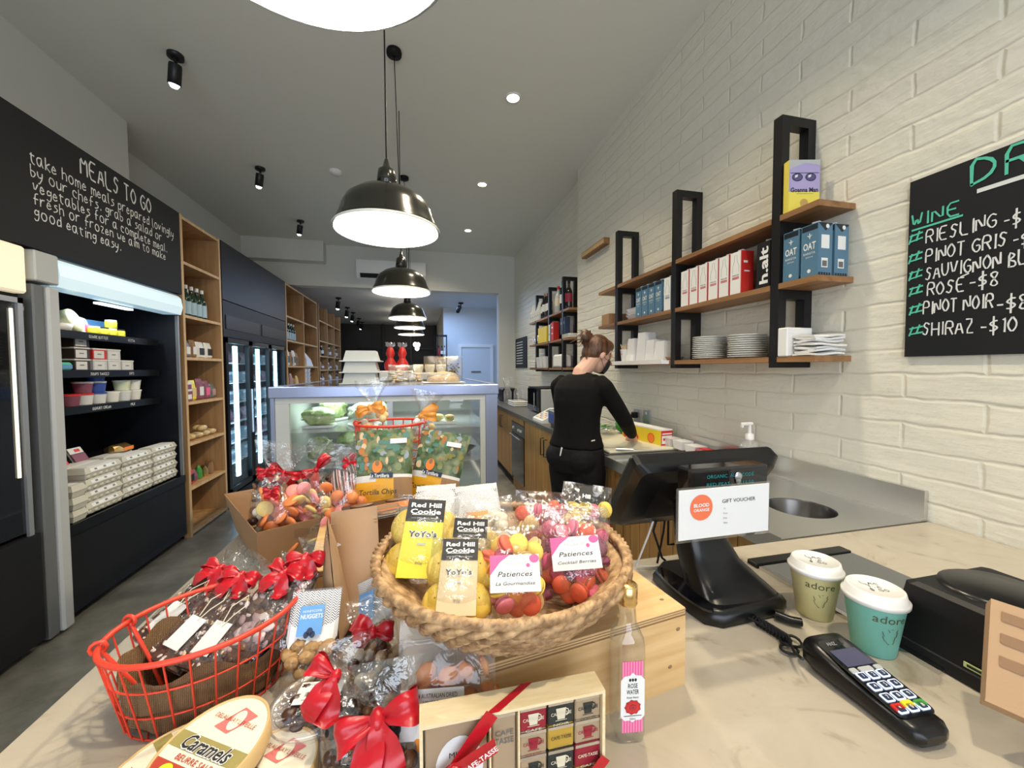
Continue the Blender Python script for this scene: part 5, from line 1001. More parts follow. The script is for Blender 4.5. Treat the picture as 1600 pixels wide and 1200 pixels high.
for k in range(90): a = 2*math.pi*k/90; rr = .198; s_ = .0062; b.tube([(rr*math.cos(a), rr*math.sin(a), BH-.006), ((rr+.003)*math.cos(a+.05), (rr+.003)*math.sin(a+.05), BH+.003), ((rr-.006)*math.cos(a+.09), (rr-.006)*math.sin(a+.09), BH+.001)], [.003, .0042, .003], 5)
b.tube([(.196*math.cos(2*math.pi*k/60), .196*math.sin(2*math.pi*k/60), BH-.002) for k in range(60)], .0068, 8, closed=True); b.build('rim', t)
b = MB('wicker'); b.lathe([(.001, .006), (.118, .006), (.127, .012), (.192, BH-.012), (.188, BH-.012), (.12, .018)], 48, cap=False); b.lathe([(.125, 0), (.128, .010), (.12, .012)], 48)
for k in range(60): a = 2*math.pi*k/60; b.tube([(.03*math.cos(a), .03*math.sin(a), .009), (.12*math.cos(a+.12), .12*math.sin(a+.12), .010)], .0035, 5)
b.build('base', t)
# ---- biscuit packs
mat('yoyo', (0.80, 0.55, 0.05), .6, noise=(30, (0.88, 0.66, 0.16))); mat('label_cream', (0.70, 0.56, 0.34), .5); mat('label_yellow', (0.82, 0.72, 0.05), .4)
def yoyo_pack(lab, fr, wpx_w, lcol):
    F, h = fr; W = wpx_w; t = thingF('biscuit_pack', lab, 'biscuits', F, 'packs of yoyo biscuits'); hh = h*.80
    k_ = 0
    for x in (-W*.28, W*.28):
        for y in (hh*.27, hh*.74):
            b = MB('yoyo'); r_ = hh*.235
            for z in (-.011, .006): b.lathe([(.001, -.004), (r_*.8, -.007), (r_, -.002), (r_, .004), (r_*.7, .009), (.001, .011)], 24, M=TR(x, y, z, rx=0, ry=(25 if x > 0 else -25)), cap=False)
            b.lathe([(r_*.9, -.004), (r_*.9, .001)], 20, 'cream', M=TR(x, y, 0, ry=(25 if x > 0 else -25))); b.build('yoyo_biscuit', t)
    lw = W*.29; G = Matrix.Translation((0, 0, .024)); b = MB('white'); b.box(-lw, lw, .002, h*.86, .0215, .0225, lcol)
    b.rect(G, -lw, lw, h*.60, h*.86, 'ink', off=-.0008); b.text('Red Hill', G @ TR(0, h*.79), w=lw*1.6, h=h*.05, m='white', bold=.03, off=0); b.text('Cookie', G @ TR(0, h*.715), w=lw*1.6, h=h*.055, m='white', bold=.03, off=0); b.text('one bite - pure delight', G @ TR(0, h*.64), w=lw*1.4, h=h*.014, m='white', off=0); b.rect(G, -lw*.7, lw*.5, h*.675, h*.682, 'white', off=0)
    b.text("YoYo's", G @ TR(0, h*.46), w=lw*1.5, h=h*.065, m='white', bold=.08, off=0); b.text("YoYo's", G @ TR(0, h*.46), w=lw*1.42, h=h*.062, m='ink', bold=.02, off=.0005); b.rect(G, -lw*.22, lw*.22, h*.345, h*.365, 'grey_panel', off=0); b.text('80g', G @ TR(0, h*.16), w=lw*.35, h=h*.025, m='grey_dark', off=0)
    b.build('label', t); b = bagF(W*1.0, h*.98, .06, len(lab), amp=.0015); b.build('plastic_bag', t); return t
yoyo_pack('pack of yoyo biscuits with yellow label leaning at the left side of the wicker basket', framed(652, 912, .605, 672, 772, .70, 6), .108, 'label_yellow')
yoyo_pack('half hidden pack of yoyo biscuits behind the cream labelled pack', framed(728, 925, .60, 738, 803, .68, 4), .095, 'label_cream')
yoyo_pack('pack of yoyo biscuits with cream label at the front of the wicker basket', framed(712, 976, .505, 722, 838, .60, 4), .088, 'label_cream')
mac_cols = {'pink': (.62, .10, .18), 'coral': (.75, .13, .07), 'orange': (.80, .30, .05), 'cream': (.80, .56, .26), 'plum': (.24, .05, .10), 'rose': (.72, .20, .27), 'yellow': (.85, .62, .12)}
mac_proto = {}
def macaron(c):
    if c in mac_proto: return None
    mat('mac_'+c, mac_cols[c], .6); mat('macf_'+c, tuple(min(1, v*.55+.02) for v in mac_cols[c]), .6); b = MB('mac_'+c); r_ = .0150
    for s in (-1, 1): b.lathe([(.0005, s*.0078), (r_*.6, s*.0070), (r_*.9, s*.0048), (r_, s*.0024), (r_*.93, s*.0018), (.0005, s*.0018)], 18, cap=False)
    b.lathe([(r_*.9, -.0019), (r_*.9, .0019)], 18, 'macf_'+c); o = b.build('macaron_biscuit'); mac_proto[c] = o; return o
def fill_mac(F, w_, h, d, n_, cols, where, grp, scale=1.0, shift=0, seed=1):
    r = random.Random(seed); pts = []
    tries = 0
    while len(pts) < n_ and tries < 6000:
        tries += 1; x = r.uniform(-w_/2, w_/2); y = r.uniform(.0, h); z = r.uniform(-d/2, d/2)*(1-(2*x/w_)**4)
        q = Vector((x, y, z))
        if all((q-p_).length > .0162*scale for p_ in pts): pts.append(q)
    for q in pts:
        c = cols[r.randrange(len(cols))]; o = macaron(c)
        if o is None: o = mac_proto[c].copy(); col.objects.link(o)
        o.matrix_world = F @ Matrix.Translation(q+Vector((0, .012, 0))) @ Euler((r.uniform(-.9, .9), r.uniform(-1.2, 1.2), r.uniform(0, 3))).to_matrix().to_4x4() @ Matrix.Scale(scale, 4)
        tag(o, '%s coloured round biscuit %s' % (c, where), 'biscuit', grp+' ('+c+')')
def pat_bag(lab, fr, W, sub, cols, where, grp, n_=34, rz=0, seed=1, label=True, lpos=(.0, .42), lw=.068, lh=.047):
    F, h = fr; t = thingF('biscuit_bag', lab, 'bag', F, None)
    if label:
        b = MB('white'); G = Matrix.Translation((lpos[0], h*lpos[1], .0300)) @ Matrix.Rotation(R(rz), 4, 'Z'); b.rect(G, -lw/2, lw/2, -lh/2, lh/2, 'white', off=0)
        b.poly([tuple(G @ Vector(p)) for p in ((-lw/2, -lh*.05, .0003), (-lw/2, lh/2, .0003), (-lw*.1, lh/2, .0003), (-lw*.3, lh*.3, .0003))][::-1], 'pink'); b.disc(G, lw*.40, lh*.38, lw*.1, lh*.12, 'pink', off=.0003); b.disc(G, lw*.27, lh*.2, lw*.04, m='pink', off=.0003)
        b.text('Patiences', G @ TR(0, -.001), w=lw*.70, h=lh*.14, m='ink', shear=.25, off=.0006); b.text(sub, G @ TR(0, -lh*.27), w=lw*.78, h=lh*.09, m='ink', shear=.25, off=.0006); b.text('House of', G @ TR(0, lh*.27), w=lw*.45, h=lh*.12, m='grey_panel', shear=.3, off=.0006)
        b.build('label', t)
    b = bagF(W*1.04, h*1.0, .056, seed, amp=.0022, flare=.0); b.build('plastic_bag', t)
    fill_mac(F, W*.84, h*.66, .032, n_, cols, where, grp, seed=seed)
pat_bag('clear bag of mixed biscuits with a patiences la gourmandise label', framed(806, 965, .525, 800, 822, .60, 2), .080, 'La Gourmandise', ['coral', 'orange', 'cream', 'pink', 'plum', 'cream', 'yellow', 'rose'], 'inside the bag with the la gourmandise label', 'biscuits in the la gourmandise bag', 36, 0, 3, lpos=(0, .40))
pat_bag('clear bag of pink biscuits with a patiences cocktail berries label', framed(898, 946, .585, 897, 790, .66, -4), .105, 'Cocktail Berries', ['pink', 'rose', 'rose', 'plum', 'coral', 'pink'], 'inside the bag with the cocktail berries label', 'biscuits in the cocktail berries bag', 48, 8, 5, lpos=(0, .47), lw=.074)
pat_bag('unlabelled clear bag of coral biscuits behind the two patiences bags', framed(850, 880, .70, 852, 768, .76, 0), .11, '', ['coral', 'rose', 'cream', 'coral'], 'inside the bag behind the patiences bags', 'biscuits in the rear bag', 26, 0, 7, label=False)
F, h = framed(905, 880, .68, 918, 757, .78, -4)
t = thingF('biscuit_pack', 'tall clear pack of yellow and pink biscuits with small black label, back right of basket', 'biscuits', F); b = MB('ink'); b.box(-.012, .010, h*.68, h*.90, .020, .021); b.text('Hill', TR(0, h*.76, .0212), h=.008, m='white', bold=.03); b.build('label', t); bagF(.095, h*1.0, .05, 9).build('plastic_bag', t)
fill_mac(F, .075, h*.62, .03, 20, ['yellow', 'yellow', 'cream', 'rose'], 'inside the pack at the back right of the wicker basket', 'biscuits in the back right pack', seed=9)
# white patterned nougat pouches lying at the back of the basket
def pouch(lab, fr, W, d=.03, m='kraft', seed=0, name='stand_up_pouch', cat='pouch', zip_=True, extra=None, grp=None):
    F, h = fr; t = thingF(name, lab, cat, F, grp); b = MB(m)
    def fn(sg):
        def g(u, v): e = (4*u*(1-u))**.6; th = d*e*max(0, 1-v*1.05)**.55*min(1, v*10+.3); return ((u-.5)*W*(1-.02*math.sin(v*3)), v*h, sg*th/2+.0012*mnoise.noise(Vector((u*5, v*6, seed+sg)))+.0006*sg)
        return g
    f1, f2 = fn(1), fn(-1); b.grid(f1, 12, 18); b.grid(lambda u, v: f2(1-u, v), 12, 18)
    b.loft([[f1(u/12, 0) for u in range(13)], [f2(u/12, 0) for u in range(13)]], cap=False, closed=False)
    b.build('pouch_body', t)
    if zip_:
        b = MB(m)
        for v in (.86, .885): b.tube([((k/8-.5)*W*.98, v*h, .002+.0014*math.sin(k)) for k in range(9)], .0011, 5)
        b.build('zip_seal', t)
    if extra: extra(t, W, h, d)
    return t
def nougat(t, W, h, d):
    b = MB('orange_ribbon'); b.box(-W*.25, W*.2, h*.15, h*.5, d*.42, d*.42+.002); b.build('label', t)
pouch('white zigzag patterned pouch lying at the back left of the wicker basket', framed(672, 866, .70, 682, 758, .86, 0), .085, .03, 'zigzag_print', extra=nougat, grp='zigzag patterned pouches in the wicker basket')
pouch('white zigzag patterned pouch beside the red capped biscuit bags at the back of the basket', framed(755, 868, .70, 742, 758, .86, 0), .095, .03, 'zigzag_print', 1, extra=nougat, grp='zigzag patterned pouches in the wicker basket')
F, h = framed(770, 880, .68, 760, 778, .78, 0); t = thingF('snack_bag', 'plain clear bag of pale biscuits in the middle of the wicker basket', 'bag', F); b = MB('egg_cream')
for k in range(12): b.ell((rnd.uniform(-.035, .035), rnd.uniform(.01, h*.7), rnd.uniform(-.01, .01)), (.014, .014, .006), n=10, k=6, M=TR(rx=0))
b.build('pale_biscuits', t); bagF(.10, h, .04, 13, m='ziplock').build('plastic_bag', t)
# ---------------------------------------------------------------- tortilla chips and what stands around them
mat('floral_print', (0.03, 0.075, 0.03), .4, noise=(34, (0.22, 0.24, 0.12))); mat('print_green', (.06, .13, .05), .5); mat('print_teal', (.08, .20, .16), .5); mat('print_sage', (.20, .26, .12), .5); mat('print_grey', (.28, .32, .36), .5); mat('print_olive', (.22, .20, .05), .5); mat('print_rust', (.45, .16, .04), .5); mat('tort_yellow', (0.82, 0.42, 0.02), .4)
def tort(lab, fr, W):
    F, h = fr; t = thingF('tortilla_chips_bag', lab, 'bag', F, 'tortilla chips bags'); d = .06
    def fn(sg):
        def g(u, v): e = (max(0, 4*u*(1-u)))**.55; th = d*e*(math.sin(math.pi*min(1, max(0, v*.94+.03)))**.6); return ((u-.5)*W*(1-.05*math.sin(math.pi*v)), v*h, sg*th/2+.0015*mnoise.noise(Vector((u*6, v*7, sg+W*90))))
        return g
    f1, f2 = fn(1), fn(-1); mf = lambda u, v: 'floral_print' if v > .43 else 'paper' if v > .345+.05*u else ('tort_yellow' if (abs(u-.36) < .34-.25*max(0, .18-v)) else 'card')
    b = MB('floral_print'); b.grid(f1, 20, 26, mfn=mf); b.grid(lambda u, v: f2(1-u, v), 10, 14, mfn=lambda u, v: 'floral_print' if v > .43 else 'card'); b.build('bag_body', t)
    b = MB('white')
    def G(u, v, off=.002): p_ = Vector(f1(u, v)); return Matrix.Translation(p_+Vector((0, 0, off)))
    r = random.Random(int(W*1000))
    for k in range(70):
        u, v = r.uniform(.06, .94), r.uniform(.47, .97); b.disc(G(u, v, .0012+.00002*k), 0, 0, r.uniform(.004, .011), r.uniform(.004, .013), ('nut', 'print_green', 'print_teal', 'print_sage', 'print_grey', 'print_olive', 'print_rust', 'print_green', 'print_teal')[k % 9], n=9)
    b.disc(G(.42, .52, .003), 0, 0, .014, .018, 'orange', n=12); b.disc(G(.42, .56, .0035), 0, 0, .006, .008, 'kraft_dark', n=10)
    b.box(-.036, .026, h*.385, h*.445, d/2+.0005, d/2+.002, 'navy', M=TR(rz=-3)); T0 = TR(-.005, h*.413, d/2+.0022, rz=-3); b.text('La Tortilleria', T0, w=.052, h=.010, m='white', bold=.02)
    b.text('corn maiz', TR(-.02, h*.30, d/2+.0022), w=.035, h=.006, m='orange'); b.text('Tortilla Chips', TR(-.008, h*.225, d/2+.0022), w=W*.60, h=.014, m='ink', bold=.01, shear=.15)
    b.box(W*.12, W*.40, h*.80, h*.86, d*.32, d*.42, 'white'); b.build('printed_label', t); return t
tort('upright bag of tortilla chips with yellow label, at the left', framed(598, 800, 1.10, 602, 672, 1.18, 6), .168, )
tort('tortilla chips bag leaning right behind the upright one', framed(668, 792, 1.16, 698, 676, 1.24, -10), .165)
def wire_basket(lab, c, rx, ry, H, z, rz=0, nv=28, rings=(.33, .62), wt=.0018, rt=.0045, shrink=.8, liner=True, name='wire_basket'):
    t = thing(name, lab, 'basket', (c[0], c[1], z), (0, 0, rz)); n_ = 56
    def pr(v, a, g=0): s = shrink+(1-shrink)*v; return ((rx*s+g)*math.cos(a), (ry*s+g)*math.sin(a), H*v+.003)
    b = MB('red_wire'); b.tube([pr(1, 2*math.pi*k/n_) for k in range(n_)], rt, 10, closed=True); b.build('rim', t)
    b = MB('red_wire')
    for v in (0,)+tuple(rings): b.tube([pr(v, 2*math.pi*k/n_, .0) for k in range(n_)], wt, 6, closed=True)
    for k in range(nv): a = 2*math.pi*k/nv; b.tube([pr(v/4, a, .0015) for v in range(5)], wt, 6)
    for k in range(-3, 4): x = k*rx*shrink/4; y = ry*shrink*math.sqrt(1-(k/4)**2); b.tube([(x, -y, .003), (x, y, .003)], wt, 6)
    b.build('wire_mesh', t)
    b = MB('red_wire')
    for a in (math.pi*.97, math.pi*.78): q = Vector(pr(1, a)); b.tube([q+Vector((.0085*math.cos(s)*math.cos(a), .0085*math.cos(s)*math.sin(a), .0085*math.sin(s))) for s in [j*math.pi/5 for j in range(10)]], .0026, 6, closed=True); b.tube([q, Vector(pr(.5, a+.05, -.02)), Vector(pr(.15, a+.1, -.03))], .0028, 6)
    b.build('handle_loops', t)
    if liner:
        b = MB('burlap')
        def fn(u, v):
            a = 2*math.pi*u; hv = .62+.12*math.sin(3*a+1)+.07*math.sin(7*a); s = shrink+(1-shrink)*v*hv; g = -.005-.003*math.sin(9*a+v*5)-.003*mnoise.noise(Vector((u*12, v*4, 0))); return ((rx*s+g)*math.cos(a), (ry*s+g)*math.sin(a), .008+H*v*hv)
        b.grid(fn, 72, 10); b.lathe([(.001, .008), (shrink*.96, .009)], 40, cap=False, sx=rx, sy=ry) if 0 else b.add([(rx*shrink*.95*math.cos(2*math.pi*k/40), ry*shrink*.95*math.sin(2*math.pi*k/40), .0085) for k in range(40)], [tuple(range(40))], 'burlap')
        if rx > .13:
            b.grid(lambda u, v: (-rx*.80+.022*(u-.5)-.02*v, -ry*.02+.045*(v-.5)+.008*math.sin(u*4), .060+.014*math.sin(3*u+1)*math.cos(v*2)-.02*u), 10, 10)
        b.build('burlap_liner', t)
    return t
zc = C+.0905
c_ = at(612, 700, 1.34); wire_basket('round red wire basket of nut bags behind the tortilla chips', (c_.x, c_.y), .115, .10, 1.235-zc, zc, 0, 20, (.25, .5, .75), .0022, .0045, .88, False, 'wire_basket')
def ribbon_bag(lab, fr, W, d, inner, icol, bowcol='red_ribbon', seed=0, neck=.68, bsize=.035, bwid=.018, grp=None, m='film', n_=14, ir=.012, name='gift_bag', bowrz=0, tails=(1, 1), fillh=.56, iname='sweet', build_bow=True, flare=.6, droop=-.9, loops=(1, 1), spread=.5):
    F, h = fr; t = thingF(name, lab, 'gift bag', F, grp); r = random.Random(seed); b = None; pts = []
    tr = 0
    while len(pts) < n_ and tr < 3000:
        tr += 1; q = Vector((r.uniform(-.42, .42)*W, r.uniform(.0, fillh)*h, r.uniform(-.35, .35)*d))
        if all((q-p_).length > ir*1.25 for p_ in pts): pts.append(q)
    for k, q in enumerate(pts):
        b = MB(icol[k % len(icol)])
        if inner == 'ball': b.ell((0, 0, 0), (ir, ir*.9, ir*.95), n=12, k=8)
        elif inner == 'disc': b.lathe([(.001, -ir*.18), (ir*.9, -ir*.18), (ir, 0), (ir*.9, ir*.18), (.001, ir*.18)], 18, cap=False)
        else: b.ell((0, 0, 0), (ir*1.3, ir*.8, ir*.55), n=10, k=6)
        b.build(iname, t, loc=q+Vector((0, ir, 0)), rot=(r.uniform(-60, 60), r.uniform(-60, 60), r.uniform(0, 180)))
    bagF(W, h, d, seed, m=m, neck=(neck, .22), flare=flare).build('plastic_bag', t)
    if build_bow: bow(Matrix.Translation((0, h*neck, d*.5+.006)) @ Matrix.Rotation(R(bowrz), 4, 'Z'), bsize, bowcol, tails, bwid, seed, droop, loops, spread).build('bow', t)
    return t
ribbon_bag('bag of peach coloured sweets tied with an orange ribbon, in the wire basket', framed(594, 757, 1.32, 580, 592, 1.36), .095, .06, 'ball', ['egg_cream', 'bun'], 'orange_ribbon', 3, .72, .045, .03, fillh=.66, n_=24, ir=.014, droop=-.2)
ribbon_bag('bag of sugared nuts tied with an orange ribbon pointing right, in the wire basket', framed(640, 752, 1.36, 668, 612, 1.32), .095, .06, 'ball', ['porcelain', 'bun'], 'orange_ribbon', 6, .76, .055, .03, fillh=.68, n_=26, ir=.013, loops=(0, 1), tails=(0, 1), droop=.4)
# flat dark box with orange sleeve
t = thing('chocolate_box', 'dark chocolate box with an orange sleeve in front of the tortilla chips', 'box', tuple(at(600, 815, .98).xy)+(zc+.001,), (0, 0, 18), scale=1.25)
b = MB('chocolate'); b.box(-.072, .072, -.05, .05, 0, .05, bev=.002); b.build('carton', t); b = MB('orange'); b.box(-.0725, .0725, -.018, .018, -.0 if 0 else .0005, .0508); b.box(-.073, .073, -.0505, -.018, .0505, .051, 'grey_dark'); F_ = frame((0, 0, .0511), (1, 0, 0), (0, 1, 0)); b.rect(F_, -.03, .03, -.014, .014, 'kraft_dark'); b.text('HAND MADE', F_ @ TR(0, 0), w=.05, h=.007, m='white', off=.0007) if 0 else None
b.build('sleeve', t)
for k, (x, y) in enumerate(((-.035, .034), (.035, .034), (.0, -.034))): b = MB('milk_chocolate'); b.ell((x, y, .051), (.024, .010, .003), n=14, k=6); b.build('printed_truffle', t)
# ---------------------------------------------------------------- kraft tray with gift bags
TRZ = 1.030
tc = [on(400, 833, 2, TRZ), on(522, 803, 2, TRZ), None, on(350, 772, 2, TRZ)]; tc[2] = tc[1]+(tc[3]-tc[0])
cen = (tc[0]+tc[1]+tc[2]+tc[3])/4
t = thing('cardboard_tray', 'kraft cardboard tray holding bags of sweets tied with red ribbon', 'tray', (cen.x, cen.y, C)); top = [Vector((p.x-cen.x, p.y-cen.y, TRZ-C)) for p in tc]; bot = [Vector((p.x*.80, p.y*.86, .001)) for p in top]
nm = ['front_panel', 'right_panel', 'back_panel', 'left_panel']
for i in range(4):
    j = (i+1) % 4; b = MB('card'); n_ = (top[j]-top[i]).cross(Vector((0, 0, 1))).normalized()*.002
    o_ = [bot[i], bot[j], top[j], top[i]]; inn = [p-n_ for p in o_]
    b.loft([[tuple(p) for p in o_], [tuple(p) for p in inn]], smooth=False); b.build(nm[i], t)
    if i == 0:
        s = MB('kraft_dark'); e = (top[1]-top[0]); c2 = (bot[0]+top[0])*.5; q = [c2.lerp((bot[1]+top[1])*.5, x)+(top[0]-bot[0])*y+n_*.3 for x, y in ((.50, .12), (.86, .12), (.86, .34), (.50, .34))]; s.poly([tuple(p) for p in q]); s.build('hand_slot', t)
b = MB('card_in'); b.poly([tuple(p) for p in bot]); b.build('bottom', t)
mat('disc_orange', (0.80, 0.24, 0.07), .5); mat('disc_pink', (0.75, 0.24, 0.20), .5); mat('disc_yellow', (0.80, 0.60, 0.22), .5); mat('candy_pink', (0.78, 0.30, 0.30), .4)
zt = C+.05
def tb(lab, b_, t_, W, d, **k): return ribbon_bag(lab, framed(*b_, *t_), W, d, **k)
ribbon_bag('bag of chocolate bark with red ribbon at the left corner of the tray', framed(408, 852, 1.10, 428, 690, 1.10, 6), .085, .03, 'lump', ['milk_chocolate', 'chocolate', 'milk_chocolate', 'nut'], seed=21, neck=.74, n_=60, ir=.0085, fillh=.66, bsize=.028, iname='chocolate_chunk', m='film')
ribbon_bag('bag of chocolate sticks with red ribbon behind the orange discs', framed(440, 846, 1.12, 455, 694, 1.14, 0), .10, .03, 'lump', ['chocolate', 'milk_chocolate', 'nut'], seed=22, neck=.72, n_=36, ir=.009, fillh=.62, bsize=.05, bwid=.022, iname='chocolate_chunk')
ribbon_bag('bag of dark chocolate with a long red ribbon in the middle of the tray', framed(470, 843, 1.13, 512, 690, 1.20, 0), .095, .03, 'lump', ['chocolate', 'grey_dark', 'milk_chocolate'], seed=23, neck=.70, n_=30, ir=.010, fillh=.62, bsize=.055, bwid=.024, bowrz=48, tails=(1, 0), iname='chocolate_chunk')
ribbon_bag('bag of orange jelly discs at the front corner of the tray', framed(438, 862, 1.03, 434, 745, 1.04, 0), .095, .05, 'disc', ['disc_orange', 'disc_orange', 'disc_yellow', 'disc_pink'], seed=24, neck=.84, n_=26, ir=.021, fillh=.68, bsize=.022, bwid=.016, iname='jelly_disc')
ribbon_bag('bag of pale chocolate balls beside the orange discs', framed(416, 858, 1.04, 404, 765, 1.05, 0), .06, .035, 'ball', ['egg_cream', 'milk_chocolate', 'egg_cream', 'chocolate'], seed=25, neck=.85, n_=18, ir=.0115, fillh=.62, build_bow=False, iname='chocolate_ball')
ribbon_bag('bag of pink and yellow jelly discs in the middle of the tray front', framed(488, 857, 1.05, 492, 738, 1.04, 0), .10, .045, 'disc', ['candy_pink', 'disc_yellow', 'disc_yellow', 'candy_pink', 'disc_orange'], seed=26, neck=.88, n_=26, ir=.018, fillh=.72, build_bow=False, iname='jelly_disc')
ribbon_bag('bag of pink and orange sweets at the right end of the tray', framed(538, 855, 1.06, 543, 745, 1.04, 0), .095, .05, 'ball', ['disc_orange', 'candy_pink', 'disc_orange'], seed=27, neck=.93, n_=22, ir=.0165, fillh=.70, build_bow=False, iname='jelly_sweet')
mat('stripe', (.8, .8, .8), .4)
def b_stripe(nt, b, tc):
    L = nt.links.new; sx = nt.nodes.new('ShaderNodeSeparateXYZ'); L(tc.outputs['Object'], sx.inputs[0]); a = nt.nodes.new('ShaderNodeMath'); a.operation = 'MULTIPLY_ADD'; a.inputs[1].default_value = .55; L(sx.outputs['Y'], a.inputs[0]); L(sx.outputs['X'], a.inputs[2])
    f = nt.nodes.new('ShaderNodeMath'); f.operation = 'MULTIPLY'; f.inputs[1].default_value = 48; L(a.outputs[0], f.inputs[0]); g = nt.nodes.new('ShaderNodeMath'); g.operation = 'FRACT'; L(f.outputs[0], g.inputs[0])
    rp = nt.nodes.new('ShaderNodeValToRGB'); rp.color_ramp.interpolation = 'CONSTANT'; e = rp.color_ramp.elements; e[0].color = (.03, .012, .01, 1); e[1].position = .35; e[1].color = (.8, .72, .66, 1)
    for p_, c in ((.5, (.35, .02, .04, 1)), (.72, (.8, .72, .66, 1))): x = e.new(p_); x.color = c
    L(g.outputs[0], rp.inputs[0]); L(rp.outputs[0], b.inputs['Base Color'])
node_mat('candy_stripe', b_stripe, .35)
for i, (fr, lab) in enumerate(((framed(512, 845, 1.10, 552, 712, 1.14, 0), 'bag of striped candy lying at the back of the tray'), (framed(550, 832, 1.16, 560, 700, 1.2, -10), 'second bag of striped candy against the tortilla chips'))):
    F, h = fr; t = thingF('candy_bag', lab, 'gift bag', F, 'bags of striped candy'); b = MB('candy_stripe'); b.grid(lambda u, v: ((u-.5)*.085, v*h*.8, .014*math.sin(math.pi*u)*math.sin(math.pi*v)**.5+.003*math.sin(u*9)), 14, 10); b.grid(lambda u, v: ((.5-u)*.085, v*h*.8, -.012*math.sin(math.pi*u)*math.sin(math.pi*v)**.5), 8, 8); b.build('striped_candy', t)
    bagF(.10, h*1.05, .04, 31+i).build('plastic_bag', t); bow(Matrix.Translation((0, h*.92, .012)), .022, 'red_ribbon', (1, 0), .014, i).build('bow', t)
# ---------------------------------------------------------------- kraft pouches
pouch('tall plain kraft pouch standing upright behind the nugget pouches', framed(560, 980, .745, 553, 795, .80, -4), .098, .05, 'kraft', 2, 'kraft_pouch', grp='plain kraft pouches')
pouch('plain kraft pouch seen edge on, to the left of the upright one', framed(530, 990, .715, 512, 812, .745, -66), .095, .05, 'kraft', 5, 'kraft_pouch', grp='plain kraft pouches')
def nugget(t, W, h, d):
    b = MB('zigzag_print'); z = d*.40
    def f(u, v): return ((u-.5)*W*.96, h*(.48+.50*v)-(.16*h*(1-(2*u-1)**2)**.5*(1-v)), .0035+z*(1-(2*u-1)**2)**.5*(1-v)*.9)
    b.grid(f, 14, 10, mfn=lambda u, v: 'zigzag_print' if v > .42 else 'white')
    P_ = Matrix.Translation((-.002, h*.66, z*.75+.004)) @ Matrix.Rotation(R(-9), 4, 'X'); b.box(-W*.24, W*.22, -h*.15, h*.16, 0, .0012, 'skyblue', M=P_)
    G = P_ @ Matrix.Translation((0, 0, .0015)); b.text('HONEYCOMB', G @ TR(0, h*.10), w=W*.36, h=h*.025, m='white', off=0); b.text('NUGGETS', G @ TR(0, h*.045), w=W*.42, h=h*.045, m='white', off=0, bold=.02)
    for x, y, s in ((0, -.02, .006), (-.005, -.028, .005), (.005, -.028, .005)): b.disc(G, x*.9, y*.5-h*.04, s*.8, s, 'navy', off=0, n=10)
    b.build('label', t); r = random.Random(3)
    mt = mat('honeycomb', (0.30, 0.16, 0.06), .5, noise=(40, (0.48, 0.30, 0.13)))
    for k in range(22): b = blob('honeycomb', .012, .010, .011, .4, 20, k, 10, 8); b.build('honeycomb_nugget', t, loc=(r.uniform(-.38, .38)*W, r.uniform(.01, .42)*h, r.uniform(-.3, .3)*d))
pouch('clear pouch of honeycomb nuggets with a blue label beside the red wire basket', framed(478, 1075, .600, 498, 920, .665, 14), .078, .042, 'film', 3, 'nugget_pouch', extra=nugget, grp='honeycomb nugget pouches')
pouch('clear pouch of honeycomb nuggets seen at an angle by the wicker basket', framed(600, 1036, .640, 582, 900, .70, -38), .085, .045, 'film', 4, 'nugget_pouch', extra=nugget, grp='honeycomb nugget pouches')
